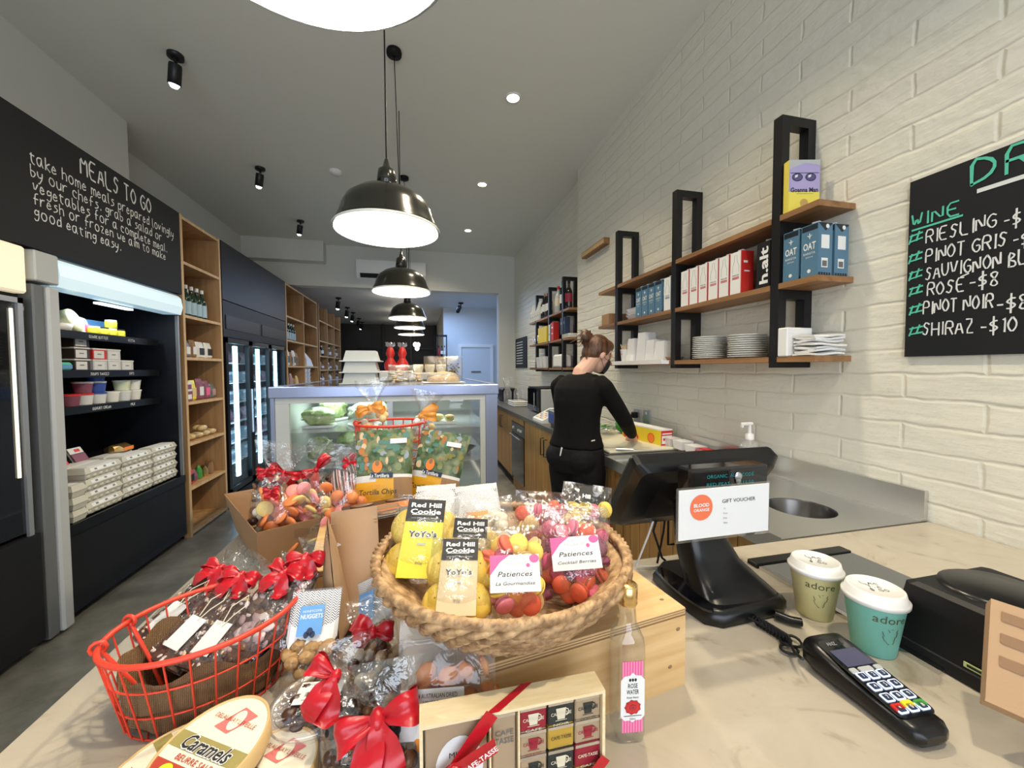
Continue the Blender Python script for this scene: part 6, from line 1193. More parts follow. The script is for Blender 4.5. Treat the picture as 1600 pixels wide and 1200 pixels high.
# ---------------------------------------------------------------- red wire basket with chocolate bark
e0, e1 = on(147, 1018, 2, 1.04), on(462, 915, 2, 1.04); mid = (e0+e1)/2; ang = math.degrees(math.atan2(e1.y-e0.y, e1.x-e0.x))
wire_basket('long oval red wire basket lined with burlap at the counter edge', (mid.x+.004, mid.y-.002), (e1-e0).length/2, .097, 1.04-C-.003, C, ang, 28, (.30, .64), .0013, .0038, .80)
mat('bark', (0.055, 0.024, 0.018), .32, noise=(90, (0.12, 0.065, 0.05)), bump=(120, .6, .004)); mat('rocky_pink', (0.40, 0.27, 0.28), .5); mat('rocky_pale', (0.62, 0.52, 0.50), .5)
def bark_bag(i, fr, W, bowon=True, tagcard=True, rocky=False):
    labs = ['chocolate bark bag nearest the outer rim of the red wire basket', 'chocolate bark bag with a tied paper tag, second from the outer rim', 'chocolate bark bag lying in the middle of the red wire basket', 'bag of rocky chocolate with pale pieces near the front rim', 'bag of rocky chocolate at the inner end of the red wire basket', 'chocolate bark bag under the others at the back']
    W *= 1.15; F, h = fr; t = thingF('chocolate_bark_bag', labs[i], 'chocolate bag', F, 'chocolate bark bags in the red wire basket'); r = random.Random(i+50); hs = h*.70
    b = MB('bark'); b.loft([[(x*W*.42*(1+.06*math.sin(7*v+i)), v*hs, z) for x, z in ((-1, -.005), (-.9, -.008), (.9, -.008), (1, -.005), (1, .004), (.85, .008), (-.85, .008), (-1, .004))] for v in (0.01, .2, .4, .6, .8, 1)], smooth=False); b.build('chocolate_slab', t)
    b = MB('nut')
    for k in range(90 if not rocky else 60): s = r.uniform(.0012, .0030)*(2.3 if rocky else 1); b.ell((0, 0, 0), (s*1.6, s, s*.5), ('rocky_pale', 'nut', 'milk_chocolate', 'rocky_pale', 'bark')[k % 5] if not rocky else ('rocky_pink', 'bark', 'rocky_pink', 'milk_chocolate', 'rocky_pale')[k % 5], 8, 5, M=TR(r.uniform(-.4, .4)*W, r.uniform(.02, .98)*hs, .0078, rz=r.uniform(0, 180)))
    b.build('nut_pieces', t)
    bagF(W*1.05, h*1.02, .026, i+60, neck=(.80, .3), flare=.7, amp=.003).build('plastic_bag', t)
    if tagcard: b = MB('paper'); b.box(-.017, .013, hs*.16, hs*.16+.048, .0135, .0145); b.build('paper_tag', t); b = MB('egg_cream'); b.tube([(0, hs*.5, .015), (.006, hs*.65, .018), (.012, hs*.8, .016), (.002, hs*.95, .014), (-.008, hs*.75, .018), (-.003, hs*.55, .016)], .0009, 5); b.build('raffia_string', t)
    if bowon: bow(Matrix.Translation((0, h*.80, .014)) @ Matrix.Rotation(R(bowon*20-25), 4, 'Z'), .036, 'red_ribbon', (1, 1), .024, i+3).build('bow', t)
bark_bag(5, framed(255, 985, .68, 392, 862, .80), .066, 0, False)
bark_bag(0, framed(225, 1012, .625, 375, 872, .76), .066, 1)
bark_bag(1, framed(252, 1042, .590, 408, 880, .735), .066, 2)
bark_bag(2, framed(300, 1052, .580, 430, 890, .72), .064, 0, True)
bark_bag(3, framed(352, 1042, .590, 470, 872, .72), .068, 1, False, True)
bark_bag(4, framed(408, 1012, .615, 498, 848, .74), .064, 2, False, True)
# ---------------------------------------------------------------- oval caramel boxes
mat('thin_wood', (0.62, 0.42, 0.19), .5); mat('cara_cream', (0.80, 0.75, 0.60), .45); mat('cara_olive', (0.32, 0.27, 0.09), .45); mat('cara_red', (0.42, 0.05, 0.03), .45); mat('cara_pink', (0.62, 0.16, 0.15), .5); mat('caramel', (0.42, 0.10, 0.04), .3)
def caramel_box(lab, o, u, v, a=.0600, c=.0725, H=.026):
    SCB = .90
    """o top centre, u label's reading direction, v label's up direction"""
    F = frame(o, u, v) @ Matrix.Scale(SCB, 4); t = thingF('caramel_box', lab, 'box', F, 'oval caramel boxes'); n_ = 56
    el = lambda s, z: [(a*s*math.cos(2*math.pi*k/n_), c*s*math.sin(2*math.pi*k/n_), z) for k in range(n_)]
    b = MB('thin_wood'); b.loft([el(1, -H), el(1, 0), el(.965, 0), el(.955, -.002), el(.955, -H+.002)], cap=False); b.add(el(1, -H), [tuple(reversed(range(n_)))], 'thin_wood'); b.build('wooden_rim', t)
    b = MB('cara_cream'); b.add(el(.955, -.0020), [tuple(range(n_))], 'cara_cream')
    def band(y0, y1, m, off):
        N_ = 14; up = []; lo = []
        for k in range(N_+1):
            q = k/N_; 
            up.append(y1); lo.append(y0)
        def xw(y): return a*.95*math.sqrt(max(0, 1-(y/(c*.955))**2))
        ys = [y0+(y1-y0)*k/N_ for k in range(N_+1)]; vs = [(xw(y), y, off) for y in ys]+[(-xw(y), y, off) for y in reversed(ys)]; b.add(vs, [tuple(range(len(vs)))], m)
    band(-.012, .008, 'cara_olive', -.0017); band(-.0695, -.026, 'cara_red', -.0017)
    G = Matrix.Translation((0, 0, -.0012)); 
    b.poly([(-.022, .022, -.00145), (.004, .019, -.00145), (.024, .050, -.00145), (-.004, .055, -.00145)], 'cara_pink'); b.disc(G, .001, .037, .009, .014, 'cara_cream', off=0)
    b.text('DELAUNAY LEVEILLE', G @ TR(0, .036), w=.070, h=.0060, m='cara_red', shear=.1, off=.0003)
    b.text('Caramels', G @ TR(.0, -.002), w=.080, h=.017, m='white', bold=.06, shear=.25, off=.0003); b.text('Caramels', G @ TR(.0, -.002), w=.078, h=.0165, m='ink', bold=.02, shear=.25, off=.0006)
    b.text('BEURRE SALE', G @ TR(0, -.0195), w=.058, h=.0068, m='cara_red', off=.0003, bold=.01)
    b.disc(G, -.026, -.036, .0095, .008, 'yellow', off=.0003); b.disc(G, -.026, -.050, .012, .008, 'cara_cream', off=.0003); b.disc(G, .0, -.050, .014, .011, 'caramel', off=.0004)
    b.disc(G, .027, -.048, .0135, .0135, 'navy', off=.0005, n=28); b.disc(G, .027, -.048, .0095, .0095, 'white', off=.0007, n=28); 
    for k in range(3): aa = k*2.1+.5; b.tube([(.027+.004*math.cos(aa)+.0025*math.cos(s), -.048+.004*math.sin(aa)+.0025*math.sin(s), -.0002) for s in (0, 1, 2, 3, 4, 5)], .0005, 4, 'navy')
    for k in range(16): aa = 2*math.pi*k/16; b.disc(G, .027+.0115*math.cos(aa), -.048+.0115*math.sin(aa), .0008, m='white', off=.0009, n=6)
    b.build('printed_lid', t); return t
uu = on(356, 1165, 2, .97)-on(290, 1141, 2, .97); uu.z = 0; vv = Vector((-uu.y, uu.x, 0))
def tilt_(o, u, v, ax, deg): M3 = Matrix.Rotation(R(deg), 3, Vector(ax).normalized()); return o, M3 @ Vector(u), M3 @ Vector(v)
caramel_box('oval wooden box of salted butter caramels lying underneath at the left', on(268, 1190, 2, C+.028), Vector((-uu.x*.75-uu.y*.5, -uu.y*.75+uu.x*.5, 0)) if 0 else Matrix.Rotation(R(160), 3, 'Z') @ uu, Matrix.Rotation(R(160), 3, 'Z') @ vv)
caramel_box('oval wooden box of salted butter caramels underneath, beside the plastic tub', on(408, 1212, 2, C+.028), uu, vv)
o_, u_, v_ = tilt_(on(327, 1166, 2, C+.060), uu, vv, cR, 6); caramel_box('oval wooden box of salted butter caramels on top of the other two', o_, u_, v_)
# ---------------------------------------------------------------- plastic tub of chocolates
tp = on(492, 1128, 2, C+.012)
t = thing('plastic_tub', 'oval clear plastic tub of chocolate lumps with a price label', 'tub', (tp.x, tp.y, C), (0, 0, 0)); b = MB('clear_plastic'); b.lathe([(.040, .001), (.045, .005), (.052, .034), (.056, .036), (.0565, .043), (.050, .0445), (.047, .041)], 40, cap=False); b.add([(.040*math.cos(2*math.pi*k/30), .040*math.sin(2*math.pi*k/30), .001) for k in range(30)], [tuple(range(30))]); b.build('tub_body', t)
b = MB('film'); b.lathe([(.001, .0445), (.047, .0435), (.050, .0455)], 40, cap=False); b.build('lid', t); r_ = random.Random(8)
for k in range(22): a = r_.random()*6.28; q = r_.random()**.5*.036; b = blob('chocolate', .011, .009, .009, .3, 15, k, 12, 8); b.build('chocolate_lump', t, loc=(q*math.cos(a), q*math.sin(a), .004+.013*(k % 3)))
b = MB('paper'); Fl = Matrix.Translation((.004, .006, .0462)) @ Matrix.Rotation(R(-8), 4, 'Z'); b.box(-.030, .030, -.016, .022, 0, .0006, M=Fl); Fl = Fl @ Matrix.Translation((0, 0, .0008)); b.text('CHOCOLATE FREEZE', Fl @ TR(0, .017), w=.045, h=.0035, m='ink', off=0); 
for k in range(16): b.rect(Fl, -.018+k*.0013, -.0175+k*.0013+.0004*(k % 3), -.004, .004, 'ink', off=0)
b.text('$9.50', Fl @ TR(.018, -.004), w=.012, h=.005, m='ink', off=0) if 0 else b.text('8.25', Fl @ TR(.018, -.002), w=.010, h=.004, m='ink', off=0); b.rect(Fl, .010, .026, -.012, -.008, 'ink', off=0); b.rect(Fl, -.020, .005, -.010, -.009, 'grey_dark', off=0); b.build('price_label', t)
# ---------------------------------------------------------------- bow tied bags in front
ribbon_bag('bag of chocolate coated nuts with a red bow beside the apricots', framed(592, 1120, .545, 590, 930, .66, 0), .085, .05, 'ball', ['chocolate', 'egg_cream', 'chocolate', 'nut'], seed=41, neck=.60, n_=30, ir=.0095, fillh=.48, bsize=.032, bwid=.026, iname='coated_nut', droop=.5, tails=(1, 0))
ribbon_bag('bag of dark chocolates with a red ribbon behind the large bow', framed(545, 1222, .455, 535, 1000, .54, 0), .062, .05, 'ball', ['chocolate', 'milk_chocolate', 'black_matte'], seed=42, neck=.70, n_=26, ir=.0085, fillh=.50, bsize=.040, bwid=.026, iname='chocolate_ball', bowrz=-35, loops=(1, 0), tails=(1, 1), droop=-1.6)
ribbon_bag('bag of dark chocolates with the largest red satin bow at the picture edge', framed(600, 1298, .42, 604, 1030, .50, 0), .070, .05, 'ball', ['chocolate', 'milk_chocolate', 'black_matte'], seed=43, neck=.64, n_=34, ir=.0085, fillh=.50, bsize=.050, bwid=.034, iname='chocolate_ball', droop=-1.2, spread=.35, tails=(1.15, 1), flare=1.0)
# ---------------------------------------------------------------- dried apricots
F, h = framed(700, 1240, .455, 698, 966, .512, 0)
t = thingF('dried_apricot_bag', 'zip bag of dried apricots with a white label behind the wooden chocolate box', 'bag', F); W = .122; r_ = random.Random(9); mat('apricot', (0.62, 0.16, 0.02), .4, noise=(40, (0.75, 0.30, 0.05))); pts = []
while len(pts) < 24:
    q = Vector((r_.uniform(-.42, .42)*W, r_.uniform(.30, .68)*h, r_.uniform(-.014, .014)))
    if all((q-p_).length > .013 for p_ in pts): pts.append(q)
for k, q in enumerate(pts): b = blob('apricot', .015, .013, .006, .3, 9, k, 14, 8); b.build('dried_apricot', t, loc=q, rot=(r_.uniform(-60, 60), r_.uniform(-60, 60), r_.uniform(0, 180)))
bagF(W, h, .042, 77, m='ziplock').build('plastic_bag', t); b = MB('ziplock')
for v in (.86, .88): b.tube([((k/10-.5)*W*.96, v*h, .005+.003*math.sin(k*.9)) for k in range(11)], .0012, 5)
b.build('zip_seal', t)
b = MB('paper'); b.box(-.052, .024, .062, .112, .0235, .0243); G = Matrix.Translation((-.014, .105, .0246)); b.text('SOUTH AUSTRALIAN DRIED', G, w=.060, h=.0045, m='ink', off=0); b.text('APRICOT', G @ TR(-.002, -.007), w=.020, h=.0045, m='ink', off=0); b.disc(G, .028, -.012, .006, m='ink', off=0); b.build('label', t)
# ---------------------------------------------------------------- wooden chocolate assortment box
TL, TRt = on(655, 1137, 2, 1.046), on(946, 1078, 2, 1.046); uW = (TRt-TL); Wb = uW.length; F = frame(TL-Vector((0, 0, .1255)), uW, (0, 0, 1)); Hb = .125
t = thingF('wooden_display_box', 'open fronted pale wooden box of wrapped chocolates tied with a red ribbon', 'box', F); mat('pale_wood', (0.78, 0.62, 0.36), .5, noise=(30, (0.84, 0.70, 0.46), (1, 6, 6)))
# axes: x along the front, y up, z towards the viewer
th = .0035; D_ = .030
for nm_, a in (('top_board', (0, Wb, Hb-th, Hb, -D_, 0)), ('bottom_board', (0, Wb, 0, th, -D_, 0)), ('left_board', (0, th, th, Hb-th, -D_, 0)), ('right_board', (Wb-th, Wb, th, Hb-th, -D_, 0)), ('back_board', (th, Wb-th, th, Hb-th, -D_, -D_+.003)), ('divider', (Wb*.352, Wb*.352+.002, th, Hb-th, -D_+.003, -.001)), ('divider', (Wb*.505, Wb*.505+.002, th, Hb-th, -D_+.003, -.001))):
    b = MB('pale_wood'); b.box(*a); b.build(nm_, t)
mat('choc_grey', (0.035, 0.04, 0.04), .35, .3); mat('choc_red', (0.33, 0.02, 0.04), .35, .3); mat('choc_tan', (0.42, 0.31, 0.20), .4, .2); mat('choc_gold', (0.55, 0.36, 0.06), .3, .4); mat('foil', (0.7, 0.7, 0.72), .2, 1.0)
def local(o): o.matrix_world = F @ o.matrix_world; return o
def barF(lab, x0, x1, y0, y1, m, txt, tc, cup=None, name='wrapped_chocolate'):
    b = MB(m); b.box(x0, x1, y0, y1, -.012, -.005, bev=.0015); b.box(x0+.0005, x1-.0005, y1-.004, y1-.0005, -.0055, -.0045, 'foil')
    w_ = x1-x0; G = Matrix.Translation(((x0+x1)/2, (y0+y1)/2, -.0044))
    if cup: b.poly([tuple(G @ Vector(p)) for p in ((-w_*.20, .006, 0), (-w_*.14, -.007, 0), (w_*.14, -.007, 0), (w_*.20, .006, 0))], cup); b.tube([tuple(G @ Vector((w_*.17+.004*math.cos(a), .001+.004*math.sin(a), 0))) for a in (-1.5, -.7, 0, .7, 1.5)], .0007, 4, cup); b.rect(G, -w_*.22, w_*.22, -.0085, -.0078, cup, off=0)
    b.text('CAFE-TASSE' if '|' not in txt else 'CAFE', G @ TR(0, 0 if '|' not in txt else .035), w=w_*.78, h=.0038 if '|' not in txt else .006, m=tc, off=.0004, bold=.01)
    if '|' in txt: b.text('TASSE', G @ TR(0, .026), w=w_*.8, h=.0065, m=tc, off=.0004, bold=.01)
    else: b.text(txt, G @ TR(0, -.0125), w=w_*.6, h=.0028, m=tc, off=.0004)
    o = b.build(name); local(o); tag(o, lab, 'chocolate', 'wrapped chocolates in the wooden box'); return o
xs = [Wb*.515+k*(Wb*.47/3) for k in range(4)]; rows_ = 4; rh = (Hb-2*th-.004)/rows_
grid_ = [[('choc_red', 'CAFE', 'cream', 'cream'), ('choc_grey', 'NOIR', 'cream', 'cream'), ('choc_tan', 'CACAO 77%', 'ink', 'choc_grey')], [('choc_tan', 'NOIR & CAFE', 'choc_red', 'choc_red'), ('choc_gold', 'LAIT & CAFE', 'ink', None), ('choc_tan', 'NOIR & CAFE', 'choc_red', 'choc_red')], [('choc_tan', 'NOIR', 'ink', 'choc_grey'), ('choc_grey', 'NOIR', 'cream', 'cream'), ('choc_red', 'CAFE', 'cream', None)], [('choc_red', 'CAFE', 'cream', 'cream'), ('choc_tan', 'NOIR', 'ink', None), ('choc_gold', 'LAIT', 'ink', None)]]
for r__ in range(4):
    for c__ in range(3):
        m_, tx, tc_, cp = grid_[r__][c__]; y1 = Hb-th-.003-r__*rh
        barF('%s square wrapped chocolate in the %s row, %s column of the wooden box' % ({'choc_red': 'red', 'choc_grey': 'dark grey', 'choc_tan': 'tan', 'choc_gold': 'gold'}[m_], ('top', 'second', 'third', 'lowest')[r__], ('inner', 'middle', 'outer')[c__]), xs[c__]+.0008, xs[c__+1]-.0008, y1-rh+.0008, y1, m_, tx, tc_, cp)
barF('tall tan wrapped chocolate bar between the dividers of the wooden box', Wb*.352+.004, Wb*.505-.002, th+.001, Hb-th-.004, 'choc_tan', 'a|b', 'grey_dark')
b = MB('choc_tan'); b.box(th+.002, Wb*.352-.002, th+.001, Hb-th-.005, -.02, -.006, bev=.001); G = Matrix.Translation((Wb*.18, Hb*.45, -.0056)); b.disc(G, .004, .01, .026, .036, 'paper', off=0); b.text('MINIS', G @ TR(.004, .026), w=.022, h=.006, m='ink', off=.0003)
for x, y in ((-.006, -.012), (.012, -.004), (.008, -.022)): b.disc(G, x, y, .011, .0095, 'milk_chocolate', off=.0005)
tag(local(b.build('chocolate_carton')), 'tan carton with pictured chocolates in the left compartment of the wooden box', 'chocolate')
b = MB('red_ribbon')
def strip(pts, w_, m='red_ribbon'):
    P_ = [Vector(p) for p in pts]; rings = []
    for i, p_ in enumerate(P_):
        d = (P_[min(i+1, len(P_)-1)]-P_[max(i-1, 0)]).normalized(); n_ = Vector((0, 0, 1)) if abs(d.z) < .8 else Vector((0, 1, 0)); s = d.cross(n_).normalized()*w_/2; rings.append([tuple(p_+s), tuple(p_-s)])
    b.loft(rings, m, cap=False, closed=False)
strip([(Wb*.60, Hb+.0012, -.030), (Wb*.36, Hb+.0012, .0012)], .014) if 0 else None
b.quad((Wb*.555, Hb+.0008, -D_-.0005), (Wb*.625, Hb+.0008, -D_-.0005), (Wb*.40, Hb+.0008, .0008), (Wb*.325, Hb+.0008, .0008))
strip([(Wb*.365, Hb+.0005, .0015), (Wb*.29, Hb*.86, .003), (Wb*.17, Hb*.62, .006)], .016); strip([(Wb*.17, Hb*.62, .006), (Wb*.08, Hb*.5, .005), (-.001, Hb*.38, .002)], .018); strip([(Wb*.17, Hb*.62, .009), (Wb*.27, Hb*.76, .016), (Wb*.375, Hb*.80, .012)], .017); strip([(Wb*.17, Hb*.62, .009), (Wb*.12, Hb*.3, .014), (Wb*.05, Hb*.1, .010)], .018)
b.ell((Wb*.17, Hb*.62, .009), (.010, .009, .007))
T_ = frame((Wb*.29, Hb*.765, .0185), (Wb*.2, Hb*.17, 0), (-Hb*.2, Wb*.2, 0)); b.text('CAFE-TASSE', T_, w=.040, h=.0055, m='white', off=.001, bold=.02); T_ = frame((Wb*.475, Hb+.0012, -.0155), (Wb*.23, 0, -.031), (.031, 0, Wb*.23)) ; b.text('CAFE-TASSE', frame((Wb*.475, Hb+.0012, -.0155), (-Wb*.225, 0, .031), (-.031, 0, -Wb*.225)), w=.034, h=.005, m='white', off=.0005, bold=.02)
b.build('ribbon', t); b = MB('red_ribbon'); strip([(Wb*1.001, Hb*.36, .0016), (Wb*.86, Hb*.10, .0016), (Wb*.80, -.0, .0016)], .014); b.build('corner_ribbon', t)
# ---------------------------------------------------------------- rose water bottle
t = thing('rose_water_bottle', 'square clear bottle of rose water with pink label and gold cap', 'bottle', (.272, .470, C), (0, 0, -8), scale=.93); s = .0205
def sq(r, z, k=.25): c = r*(1-k); return [(x, y, z) for x, y in ((-c, -r), (c, -r), (r, -c), (r, c), (c, r), (-c, r), (-r, c), (-r, -c))]
def oct_(r, z): return [(r*math.cos(a), r*math.sin(a), z) for a in [(-math.pi/2-.39+k*math.pi/4) for k in range(8)]]
b = MB('bottle_glass'); b.loft([sq(s*.92, .001), sq(s, .006), sq(s, .140), sq(s*.94, .150), oct_(s*.78, .162), oct_(.0125, .172), oct_(.0115, .195)], smooth=True); b.build('glass_body', t)
b = MB('clear_plastic'); b.loft([sq(s*.84, .006), sq(s*.86, .135)]); b.build('rose_water', t) if 0 else None
b = MB('gold'); b.lathe([(.0135, .195), (.0142, .197), (.0135, .200), (.0142, .203), (.0142, .222), (.012, .224), (.001, .224)], 24, cap=False); b.build('cap', t)
b = MB('pink'); G = frame((0, -s-.0006, 0), (1, 0, 0), (0, 0, 1)); mat('label_pink', (0.78, 0.10, 0.30), .5); mat('label_pink_light', (0.80, 0.28, 0.45), .5)
b.rect(G, -.0155, .0155, .018, .122, 'label_pink', off=0)
for k in range(8): b.rect(G, -.0150+k*.0040, -.0132+k*.0040, .018, .122, 'label_pink_light', off=.0002)
b.add([(x, y, .0004) for x, y in ((-.0175, .042), (-.012, .036), (-.004, .036), (0, .033), (.004, .036), (.012, .036), (.0175, .042), (.0175, .095), (.012, .101), (.004, .102), (0, .106), (-.004, .102), (-.012, .101), (-.0175, .095))], [tuple(range(14))], 'white', M=G)
b.text('ROSE', G @ TR(0, .087), w=.014, h=.0065, m='ink', off=.0008, bold=.01); b.text('WATER', G @ TR(0, .078), w=.018, h=.0065, m='ink', off=.0008, bold=.01); b.text('Flower Beauty', G @ TR(0, .070), w=.018, h=.003, m='ink', off=.0008, shear=.3); b.text('250mL', G @ TR(0, .0385), w=.009, h=.003, m='ink', off=.0008); b.rect(G, -.013, .013, .0425, .0433, 'ink', off=.0008)
for k in range(-1, 2): b.disc(G, k*.004, .0955, .0018, .0024, 'ink', off=.0008, n=8)
for rr_, mm, n_, of in ((.0125, 'wine', 9, .0008), (.0115, 'red', 8, .0010), (.0085, 'cling_red', 7, .0012), (.006, 'wine', 6, .0014), (.0048, 'red', 6, .0016), (.0025, 'wine', 5, .0018)): b.add([(rr_*(1 if k % 2 else .86)*math.cos(math.pi*k/n_), .0555+rr_*.9*(1 if k % 2 else .86)*math.sin(math.pi*k/n_), of) for k in range(2*n_)], [tuple(range(2*n_))], mm, M=G)
b.build('label', t)
# ---------------------------------------------------------------- till
t = thing('point_of_sale_terminal', 'black till with tilted screen and customer display on the counter', 'till', (.62, .72, C))
b = MB('black_gloss'); base = [(-.100, -.02), (-.088, -.085), (-.06, -.105), (.085, -.100), (.110, -.085), (.112, -.03), (.095, .08), (.06, .11), (-.05, .11), (-.095, .075)]
cx2 = lambda s, z: [(x*s, y*s, z) for x, y in base]
b = MB('black_plastic'); b.loft([cx2(.97, .0), cx2(1, .006), cx2(1, .020), cx2(.95, .030), cx2(.90, .032)]); b.build('base', t)
b = MB('black_gloss'); b.loft([[(-.078+.022*math.cos(a)-.02*math.sin(a)*0, -.01+.085*math.sin(a), .033+dz) for a in [k*math.pi/12 for k in range(24)]] for dz in (-.004, .001)], smooth=False); b.build('side_dish', t)
b = MB('black_plastic'); secs = [(.055, -.075, .075, .033, .020), (.052, -.045, .075, .045, .040), (.040, -.010, .075, .075, .052), (.028, .020, .075, .13, .054), (.018, .040, .070, .20, .050), (.010, .045, .060, .285, .044)]
rs = []
for x_, y_, hw, z_, dd in ((.020, -.035, .088, .030, .055), (.016, -.010, .078, .048, .048), (.004, .015, .062, .080, .040), (-.004, .030, .053, .120, .036), (-.006, .038, .050, .20, .034), (-.002, .055, .048, .255, .030)):
    rs.append([(x_+hw*math.copysign(abs(math.cos(a))**.5, math.cos(a)), y_+dd*math.copysign(abs(math.sin(a))**.5, math.sin(a)), z_) for a in [2*math.pi*k/24 for k in range(24)]])
b.loft(rs); b.build('neck', t)
# head: slab tilted, back towards the viewer
hv = Vector((0, .122, -.167)).normalized(); hF = frame((.006, .002, .290), (1, 0, 0), tuple(-hv))   # u right, v up the slope, n towards the viewer/below
b = MB('black_plastic'); n2 = []
def rr_rect(w_, h0, h1, r_, z): 
    out = []
    for cx_, cy_, a0 in ((w_-r_, h1-r_, 0), (-w_+r_, h1-r_, 90), (-w_+r_, h0+r_, 180), (w_-r_, h0+r_, 270)):
        for k in range(5): a = R(a0+k*22.5); out.append((cx_+r_*math.cos(a), cy_+r_*math.sin(a), z))
    return out
b.loft([rr_rect(.184, -.215, .0, .012, -.040), rr_rect(.186, -.217, .002, .014, -.034), rr_rect(.186, -.217, .002, .014, -.012), rr_rect(.172, -.205, -.01, .02, .004), rr_rect(.12, -.17, -.04, .02, .012)], M=hF, smooth=False); b.build('screen_housing', t)
b = MB('black_gloss'); b.loft([rr_rect(.176, -.207, -.008, .006, -.0405), rr_rect(.176, -.207, -.008, .006, -.0412)], M=hF, smooth=False); b.build('touch_screen', t)
b = MB('black_gloss'); b.box(-.105, .085, -.060, -.020, .246, .300, bev=.004); F_ = frame((-.010, -.0608, .274), (1, 0, 0), (0, 0, 1)); b.box(-.095, .075, -.0605, -.060, .252, .294, 'black_gloss'); mat('vfd', (0.0, 0.05, 0.05), .4, emit=(0.02, .42, .42), es=.45)
b.text('ORGANIC  ALLA CODE', F_ @ TR(0, .009), w=.112, h=.007, m='vfd', off=.0005); b.text('RED PEAS      $11.50', F_ @ TR(0, -.007), w=.112, h=.007, m='vfd', off=.0005); b.ell((.007, -.063, .280), (.009, .003, .009), 'alu', 12, 6); b.ell((.007, -.063, .272), (.006, .0025, .009), 'alu', 12, 6); b.build('customer_display', t)
b = MB('black_plastic'); b.tube([(.06, -.105, .012), (.075, -.125, .010), (.09, -.135, .010)], .008, 10)
b.build('cable_entry', t)
b = MB('black_matte')
b.tube([(-.05, .10, .20), (-.065, .12, .10), (-.04, .12, .03), (-.02, .115, .012)], .0028, 6); b.tube([(-.04, .10, .20), (-.03, .13, .09), (-.05, .125, .015)], .0028, 6); b.tube([(-.055, .10, .20), (-.075, .125, .09), (-.10, .14, .006), (-.06, .13, .004), (0, .12, .006)], .0028, 6, 'white_plastic'); b.build('cables', t)
# voucher sign
t = thing('gift_voucher_card', 'white gift voucher card with an orange disc taped to the till', 'card', (.553, .610, 1.106), (0, 0, 0)); b = MB('paper'); b.box(-.099, .099, -.001, .001, 0, .092); F_ = frame((0, -.0012, 0), (1, 0, 0), (0, 0, 1)); mat('logo_orange', (0.80, 0.17, 0.07), .5)
b.disc(F_, -.052, .058, .024, m='logo_orange', n=40); b.text('BLOOD', F_ @ TR(-.052, .0625), w=.033, h=.0062, m='white', off=.0008, bold=.03); b.text('ORANGE', F_ @ TR(-.052, .0535), w=.033, h=.0055, m='white', off=.0008, bold=.02); b.text('GIFT VOUCHER', F_ @ TR(.030, .066), w=.074, h=.0070, m='ink', off=.0005)
for k, s_ in enumerate(('To', 'From', 'Date', 'Value')): b.text(s_, F_ @ TR(-.004, .052-k*.009), h=.003, m='grey_dark', off=.0005, x='l')
b.build('card', t); b = MB('glass'); b.box(-.103, .103, .0012, .0018, -.006, .096); b.build('plastic_sleeve', t)
# recessed panel in the counter
q = [on(1170, 880, 2, C), on(1310, 862, 2, C)]; b = MB('black_matte'); t = thing('cash_drawer_plate', 'flat black and steel plate set on the stone counter by the cups', 'plate', (.815, .44, C+.0002)); b = MB('grey_dark'); b.box(.012, .30, 0, .345, 0, .008, bev=.002); b.build('plate', t); b = MB('chrome'); b.box(0, .0115, 0, .345, .0, .008); b.build('steel_edge', t); b = MB('black_plastic'); b.box(-.004, .30, .346, .378, 0, .012, bev=.002); b.build('rear_strip', t); b = MB('black_plastic'); b.box(.10, .22, .08, .16, .0085, .012, bev=.002); b.build('small_panel', t)
# cups
def cup(lab, p, colm, rz=0):
    t = thing('takeaway_coffee_cup', lab, 'coffee cup', (p[0], p[1], C), (0, 0, rz)); b = MB(colm); b.lathe([(.001, .003), (.0285, .003), (.0290, .0), (.0305, .001), (.0425, .092), (.0435, .094)], 40, cap=False)
    def curved(s, z, h, w_, m): 
        vs, fs, x0, x1, y0, y1 = text_geo(s); kx = w_/(x1-x0); ky = h/.7; out = []
        for x, y in vs: zz = z+y*ky; rr_ = .0305+(.0425-.0305)*(zz-.001)/.091+.0004; a = -math.pi/2+((x-(x0+x1)/2)*kx)/rr_; out.append((rr_*math.cos(a), rr_*math.sin(a), zz))
        b.add(out, fs, m)
    curved('adore', .068, .014, .050, 'cup_ink' if 'cup_ink' in MATS else 'grey_dark')
    for k in range(10): a = k*.63; rr_ = .0378; aa = -math.pi/2+.010*math.cos(a)/rr_*(1+.3*math.sin(3*a)); b.tube([(rr_*math.cos(aa+d), rr_*math.sin(aa+d), .045+.013*math.sin(a+d*9)) for d in (0, .03, .07)], .0005, 4, 'cup_ink')
    b.build('paper_cup', t); b = MB('white_plastic'); b.lathe([(.0445, .090), (.0465, .091), (.0470, .097), (.0455, .0985), (.0435, .100), (.0405, .112), (.0375, .1135), (.0365, .1095), (.001, .1095)], 44, cap=False); b.build('lid', t)
    m_ = MB('ink'); T_ = Matrix.Translation((.0, .004, .1096)); hand(m_, 'LAc', T_ @ TR(-.014, .006, 0), .009, .026, .13, 'ink', off=.0003); hand(m_, 'T A', T_ @ TR(-.010, -.005, 0), .008, .020, .13, 'ink', off=.0003); hand(m_, '$4.50', T_ @ TR(-.012, -.016, 0), .008, .028, .13, 'ink', off=.0003, seed=int(rz+90)); m_.build('pen_marks', t)
mat('cup_lime', (0.72, 0.66, 0.33), .5); mat('cup_teal', (0.20, 0.56, 0.48), .5); mat('cup_ink', (0.10, 0.11, 0.05), .6); mat('cup_ink', (0.10, 0.11, 0.05), .6)
c1 = on(1272, 958, 2, C); c2 = on(1364, 1012, 2, C)
cup('lime green paper coffee cup with white lid beside the till', (c1.x, c1.y), 'cup_lime', -38); cup('teal paper coffee cup with white lid behind the card terminal', (c2.x, c2.y), 'cup_teal', -24)
